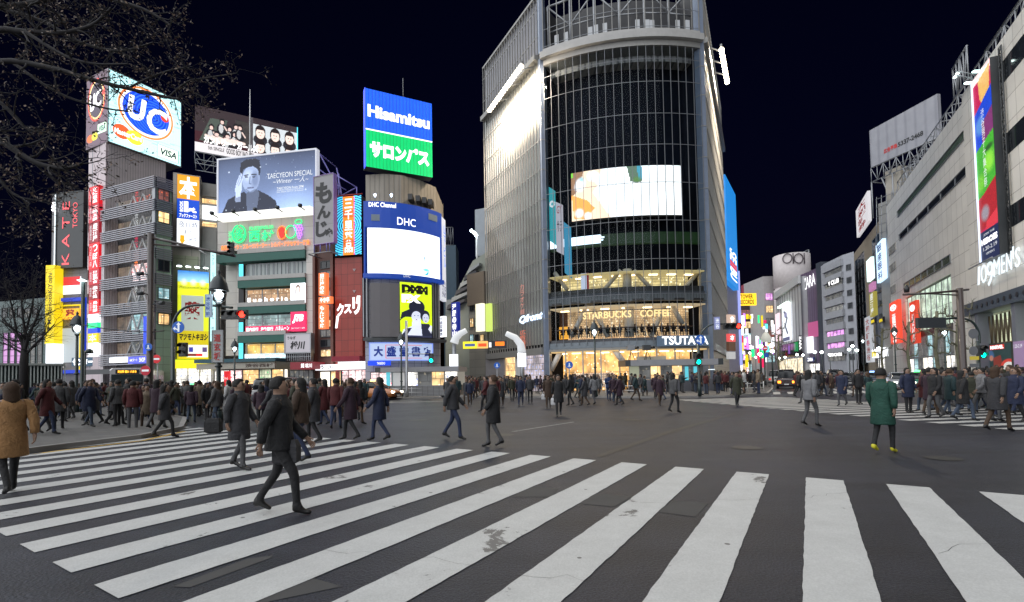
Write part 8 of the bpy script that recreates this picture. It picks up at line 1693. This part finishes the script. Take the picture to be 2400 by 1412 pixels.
    loft(mb, rings, cmt)
    for s, (el, wr) in zip((-1, 1), ends):
        e, w = Vector(el), Vector(wr); mb.tube([(s * .12, 0, 1.36 + dz), (s * .175, 0, 1.35 + dz), (Vector((s * .18, 0, 1.34 + dz))).lerp(e, .5), e, e.lerp(w, .5), e.lerp(w, .93)], [.06, .078, .068, .062, .056, .05], cmt, 9)
    mb.build('coat', t)
    hm = cm('hair', 'black', HAI['black']); mb = MB(); c = Vector((0, -.005, 1.565 + dz)); rings = []
    for k in range(8):
        a = math.pi / 2 - k * (math.pi * .62) / 7; rings.append([(.097 * math.cos(a) * math.cos(q), (.112 * math.cos(a)) * math.sin(q) * (1 if math.sin(q) < 0 or a > .5 else .62) + c.y, c.z + .115 * math.sin(a)) for q in [2 * math.pi * i / 14 for i in range(14)]])
    if hair == 'long':
        for k, z in enumerate((.10, .16, .21)): rings.append([((.10 - .01 * k) * math.cos(q), .085 * math.sin(q) * (1 if math.sin(q) < 0 else .25) - .03, c.z - z) for q in [2 * math.pi * i / 14 for i in range(14)]])
    loft(mb, rings, hm); mb.build('hair', t)
    return t
POSES = [('walk', 'jacket', 'short'), ('walk', 'coat', 'long'), ('walk2', 'jacket', 'long'), ('walk2', 'coat', 'short'), ('walk', 'coat', 'short'), ('stand', 'coat', 'short'), ('stand', 'jacket', 'long'), ('phone', 'jacket', 'short'), ('stand', 'coat', 'long'), ('stand', 'jacket', 'short')]
PP = [person_proto(*p) for p in POSES]; SITS = [person_proto('sit', 'jacket', h) for h in ('short', 'long')]
def reskin(p, coat, tro, hai, sh=None):
    for ch in p.children:
        sl = ch.material_slots; nm = ch.name.split('.')[0]
        if nm == 'body': sl[1].link = 'OBJECT'; sl[1].material = cm('trousers', tro, TRO[tro])
        if nm == 'coat': sl[0].link = 'OBJECT'; sl[0].material = cm('coat', coat, CLO[coat])
        if nm == 'hair': sl[0].link = 'OBJECT'; sl[0].material = cm('hair', hai, HAI[hai])
        if nm == 'body' and sh: sl[2].link = 'OBJECT'; sl[2].material = sh
usedlab = set(); usedp = [0] * len(POSES); placed = []
act = {'walk': 'striding', 'walk2': 'walking', 'stand': 'standing', 'phone': 'photographing', 'sit': 'seated'}
def put(x, y, z, rz, k, where, coats, rnd, grp, sc=None, fix=None, sh=None, extra=''):
    for _ in range(40):
        c, tr, ha = fix or (rnd.choice(coats), rnd.choice(list(TRO)), rnd.choice(['black', 'black', 'brown']))
        ps, ct, hl = POSES[k]; lab = f'{act[ps]} person, {c} {ct}, {tr} trousers, {hl} {ha} hair, {where}'
        if lab not in usedlab or fix: break
        if _ > 12: k = rnd.choice([i for i in range(len(POSES)) if (i > 4) == (k > 4)])
    usedlab.add(lab)
    s = sc or rnd.uniform(.94, 1.07); p = dup(PP[k], (x, y, z), rz, lab + extra, grp); p.scale = (s, s, s); reskin(p, c, tr, ha, sh); placed.append((x, y)); return p
DK = ['black', 'black', 'charcoal', 'navy', 'dark brown', 'charcoal', 'grey', 'olive', 'plum', 'dark red', 'teal']
def crowd(poly, n, where, grp, rnd, coats=DK, walk=True, face=None, gap=.5, z=0.0, avoid=()):
    """scatter people over a patch of ground given by pixel corners (feet)"""
    G = [gnd(*q).xy for q in poly]; xs = [p.x for p in G]; ys = [p.y for p in G]; c = 0; tries = 0
    while c < n and tries < 6000:
        tries += 1; x, y = rnd.uniform(min(xs), max(xs)), rnd.uniform(min(ys), max(ys)); ins = False
        for i in range(len(G)):
            a, b = G[i], G[(i + 1) % len(G)]
            if (a.y > y) != (b.y > y) and x < (b.x - a.x) * (y - a.y) / (b.y - a.y) + a.x: ins = not ins
        if not ins or any((x - u) ** 2 + (y - v_) ** 2 < gap * gap for u, v_ in placed): continue
        k = rnd.choice([0, 1, 2, 3, 4]) if walk and rnd.random() < .8 else rnd.choice([5, 6, 7, 8, 9]); a = face if face is not None else rnd.choice([90, -90, 75, -75, 20, 180]); put(x, y, z, R(a + rnd.uniform(-25, 25)), k, where, coats, rnd, grp); c += 1
rd = random.Random(5)
REDS = ['dark red', 'dark red', 'black', 'navy', 'charcoal', 'dark brown', 'plum', 'grey', 'beige', 'black']
# single figures that stand out first
for (px, py, k, a, fx, where, sh) in (
    (655, 1206, 0, -80, ('black', 'black', 'black'), 'largest on the near crosswalk', None), (735, 1040, 3, 100, ('charcoal', 'black', 'black'), 'far crosswalk edge', None), (822, 1032, 4, 80, ('plum', 'black', 'brown'), 'right of that group', None), (890, 1034, 1, 85, ('navy', 'dark blue', 'black'), 'alone at the crosswalk edge', None),
    (560, 1102, 3, -95, ('charcoal', 'grey', 'black'), 'on the middle stripes', None), (22, 1160, 1, 60, ('tan', 'black', 'brown'), 'at the left edge', None), (704, 1085, 2, 95, ('dark brown', 'dark blue', 'black'), 'behind the largest walker', None), (1062, 1030, 0, -100, ('charcoal', 'dark blue', 'black'), 'open asphalt, centre left', None), (1158, 1048, 3, 90, ('black', 'grey', 'brown'), 'near the stripe ends', None),
    (1310, 976, 1, 180, ('black', 'black', 'black'), 'alone in the junction', None), (1286, 958, 3, 178, ('dark brown', 'brown', 'black'), 'left of lone walker', None), (1221, 952, 0, 175, ('navy', 'dark blue', 'black'), 'facing the tower', None), (1243, 946, 9, 176, ('charcoal', 'black', 'black'), 'beside the navy one', None), (1580, 968, 2, -70, ('grey', 'black', 'black'), 'far crosswalk end', None),
    (1728, 953, 4, 170, ('olive', 'black', 'black'), 'before the waiting crowd', None), (2013, 948, 9, 180, ('black', 'black', 'black'), 'on the far crosswalk', None), (1890, 946, 0, 95, ('black', 'grey', 'brown'), 'before the black van', None), (1975, 952, 3, 120, ('navy', 'grey', 'black'), 'left of the still one', None),
    (2130, 968, 8, 180, ('navy', 'black', 'black'), 'before the right crowd', None), (2072, 1062, 3, -60, ('green', 'black', 'black'), 'with yellow shoes', yshoe), (2340, 1012, 1, -80, ('charcoal', 'brown', 'brown'), 'right end of crosswalk', None), (1900, 1000, 2, -75, ('pale grey', 'grey', 'black'), 'open asphalt, right half', None), (1140, 965, 0, 100, ('dark red', 'black', 'black'), 'left of tower lamp', None),
    (578, 972, 5, 80, ('dark red', 'black', 'black'), 'beside the red taxi', None), (535, 985, 8, 95, ('white', 'black', 'black'), 'left of the taxi', None)):
    q = gnd(px, py); put(q.x, q.y, 0, R(a), k, where, DK, rd, None, 1.04, fx, sh)
bagm = paint('white_bag', (.55, .55, .56), .5)
for (px, py, lab, m_) in ((1276, 958, 'white shopping bag carried left of the lone walker in the junction', bagm), (1300, 976, 'pale bag in the hand of the lone walker in the junction', bagm), (545, 985, 'black and yellow shopping bag carried by the person in white', black), (672, 1206, 'dark shoulder bag at the side of the largest walker', cm('coat', 'charcoal', CLO['charcoal'])), (500, 1088, 'large dark holdall left of the middle walker', cm('coat', 'black', CLO['black']))):
    q = gnd(px, py); zz = .45 if 'shopping' in lab or 'pale' in lab else .62; t = thing('carried_bag', lab, 'bag', (q.x, q.y, zz)); mb = MB(); loft(mb, [[(q.x - a, q.y - b, zz + h), (q.x + a, q.y - b, zz + h), (q.x + a, q.y + b, zz + h), (q.x - a, q.y + b, zz + h)] for a, b, h in ((.10, .04, 0), (.15, .07, .03), (.15, .07, .22), (.12, .04, .30))], m_, False); mb.build('bag_body', t)
    mb = MB(); mb.tube([(q.x - .08, q.y, zz + .29), (q.x - .04, q.y, zz + .42), (q.x + .04, q.y, zz + .42), (q.x + .08, q.y, zz + .29)], .012, m_, 5); mb.build('handle', t)
G1 = 'people crossing at the left'; G2 = 'people crossing before the tower'; G3 = 'people waiting at the tower corner'; G4 = 'people crossing at the right'
crowd([(-20, 1062), (160, 1050), (300, 1030), (440, 1000), (440, 962), (-20, 955)], 44, 'left edge pavement', G1, rd, DK + ['beige'], z=.13, gap=.55)
crowd([(230, 1040), (470, 1020), (560, 1005), (560, 960), (300, 960)], 34, 'dense left crowd', G1, rd, REDS, gap=.5)
crowd([(-20, 958), (200, 958), (480, 958), (560, 950), (560, 935), (-20, 940)], 26, 'in front of the bus', G1, rd, DK)
crowd([(610, 1015), (820, 1010), (860, 975), (620, 972)], 24, 'group left of centre', G1, rd, DK)
crowd([(600, 960), (900, 960), (900, 942), (600, 942)], 12, 'before the grey van', G2, rd)
crowd([(1040, 955), (1200, 960), (1210, 934), (1035, 934)], 20, 'below the arch banner', G2, rd, DK, face=180, gap=.6)
crowd([(1090, 938), (1560, 938), (1560, 927), (1090, 926)], 34, 'before the glass tower', G2, rd, DK + ['blue'], gap=.5)
crowd([(1330, 955), (1560, 952), (1560, 938), (1330, 938)], 12, 'before the subway entrance', G2, rd, DK + ['blue', 'pale grey'], gap=.6)
crowd([(1600, 932), (1780, 930), (1775, 918), (1600, 920)], 26, 'beneath the red signal', G3, rd, DK + ['beige', 'dark red', 'white'], walk=False, gap=.42, z=.13)
crowd([(1860, 940), (2110, 944), (2110, 925), (1860, 925)], 10, 'before the queuing cars', G4, rd, DK)
crowd([(2150, 985), (2420, 1000), (2420, 955), (2160, 948)], 26, 'before the film poster', G4, rd, DK + ['dark red', 'pale grey'], gap=.5)
crowd([(2170, 948), (2420, 955), (2420, 925), (2200, 925)], 8, 'back of right crowd', G4, rd)
def mass(poly, n, lab, seed, z=0.0):
    rnd = random.Random(seed); G = [gnd(*q).xy for q in poly]; xs = [p.x for p in G]; ys = [p.y for p in G]; V, Fc, M = [], [], []; off_ = 0
    mats = [skinm, cm('trousers', 'black', TRO['black']), shoe, eyem, cm('hair', 'black', HAI['black'])] + [cm('coat', c, CLO[c]) for c in ('black', 'charcoal', 'navy', 'dark brown', 'grey', 'dark red', 'olive', 'plum')]
    c = 0
    while c < n:
        x, y = rnd.uniform(min(xs), max(xs)), rnd.uniform(min(ys), max(ys)); ins = False
        for i in range(len(G)):
            a, b = G[i], G[(i + 1) % len(G)]
            if (a.y > y) != (b.y > y) and x < (b.x - a.x) * (y - a.y) / (b.y - a.y) + a.x: ins = not ins
        if not ins or any((x - u) ** 2 + (y - v_) ** 2 < .14 for u, v_ in placed): continue
        placed.append((x, y)); c += 1; a = rnd.uniform(0, 6.3); s = rnd.uniform(.93, 1.07); ck = rnd.randrange(8)
        for ch in rnd.choice(PP).children:
            vs_, fs_, ms_ = CACHE[ch.data.name]; nm = ch.name.split('.')[0]
            q = vs_ * s; V.append(np.stack([x + q[:, 0] * math.cos(a) - q[:, 1] * math.sin(a), y + q[:, 0] * math.sin(a) + q[:, 1] * math.cos(a), z + q[:, 2]], 1)); Fc += [tuple(i + off_ for i in f) for f in fs_]; M += (ms_ if nm == 'body' else [4 if nm == 'hair' else 5 + ck] * len(fs_)); off_ += len(vs_)
    me = bpy.data.meshes.new('crowd'); me.from_pydata(np.concatenate(V).tolist(), [], Fc); [me.materials.append(m) for m in mats]; me.polygons.foreach_set('material_index', M); me.update()
    o = bpy.data.objects.new('crowd', me); COL.objects.link(o); tag(o, lab, 'crowd', kind='stuff')
CACHE = {ch.data.name: (np.array([v.co[:] for v in ch.data.vertices]), [tuple(p.vertices) for p in ch.data.polygons], [p.material_index for p in ch.data.polygons]) for o in PP for ch in o.children}
mass([(1060, 928), (1600, 928), (1600, 912), (1060, 912)], 120, 'dense dark mass of distant people on the pavement before the glass tower', 3, .13)
mass([(-40, 935), (540, 932), (540, 924), (-40, 926)], 60, 'dense dark mass of distant people behind the left crowd', 4)
mass([(1600, 918), (1790, 916), (1785, 900), (1640, 900)], 50, 'dense mass of distant people behind those waiting at the signal', 5, .13)
mass([(2200, 924), (2420, 924), (2420, 908), (2200, 908)], 40, 'dense dark mass of distant people behind the right crowd', 6, .13)
mass([(-20, 1035), (300, 1012), (440, 985), (440, 950), (-20, 948)], 55, 'dense dark mass of people filling the pavement at the left edge', 7, .13)
# customers seated at the window bar of the coffee storey
for k in range(20):
    u = .9 + (AC.w - 2.4) * k / 19 + rd.uniform(-.12, .12); q = AC.pt(u, 0, -1.35); p = dup(SITS[k % 2], (q.x, q.y, zc0 + .16), R(180 + rd.uniform(-30, 30)), 'customer seated at the long window bar of the lit coffee floor', 'customers at the coffee shop window bar'); p.name = 'person'
    p['category'] = 'person'; reskin(p, rd.choice(DK), 'black', 'black')
for o in PP + SITS:
    for ch in list(o.children): bpy.data.objects.remove(ch)
    bpy.data.objects.remove(o)
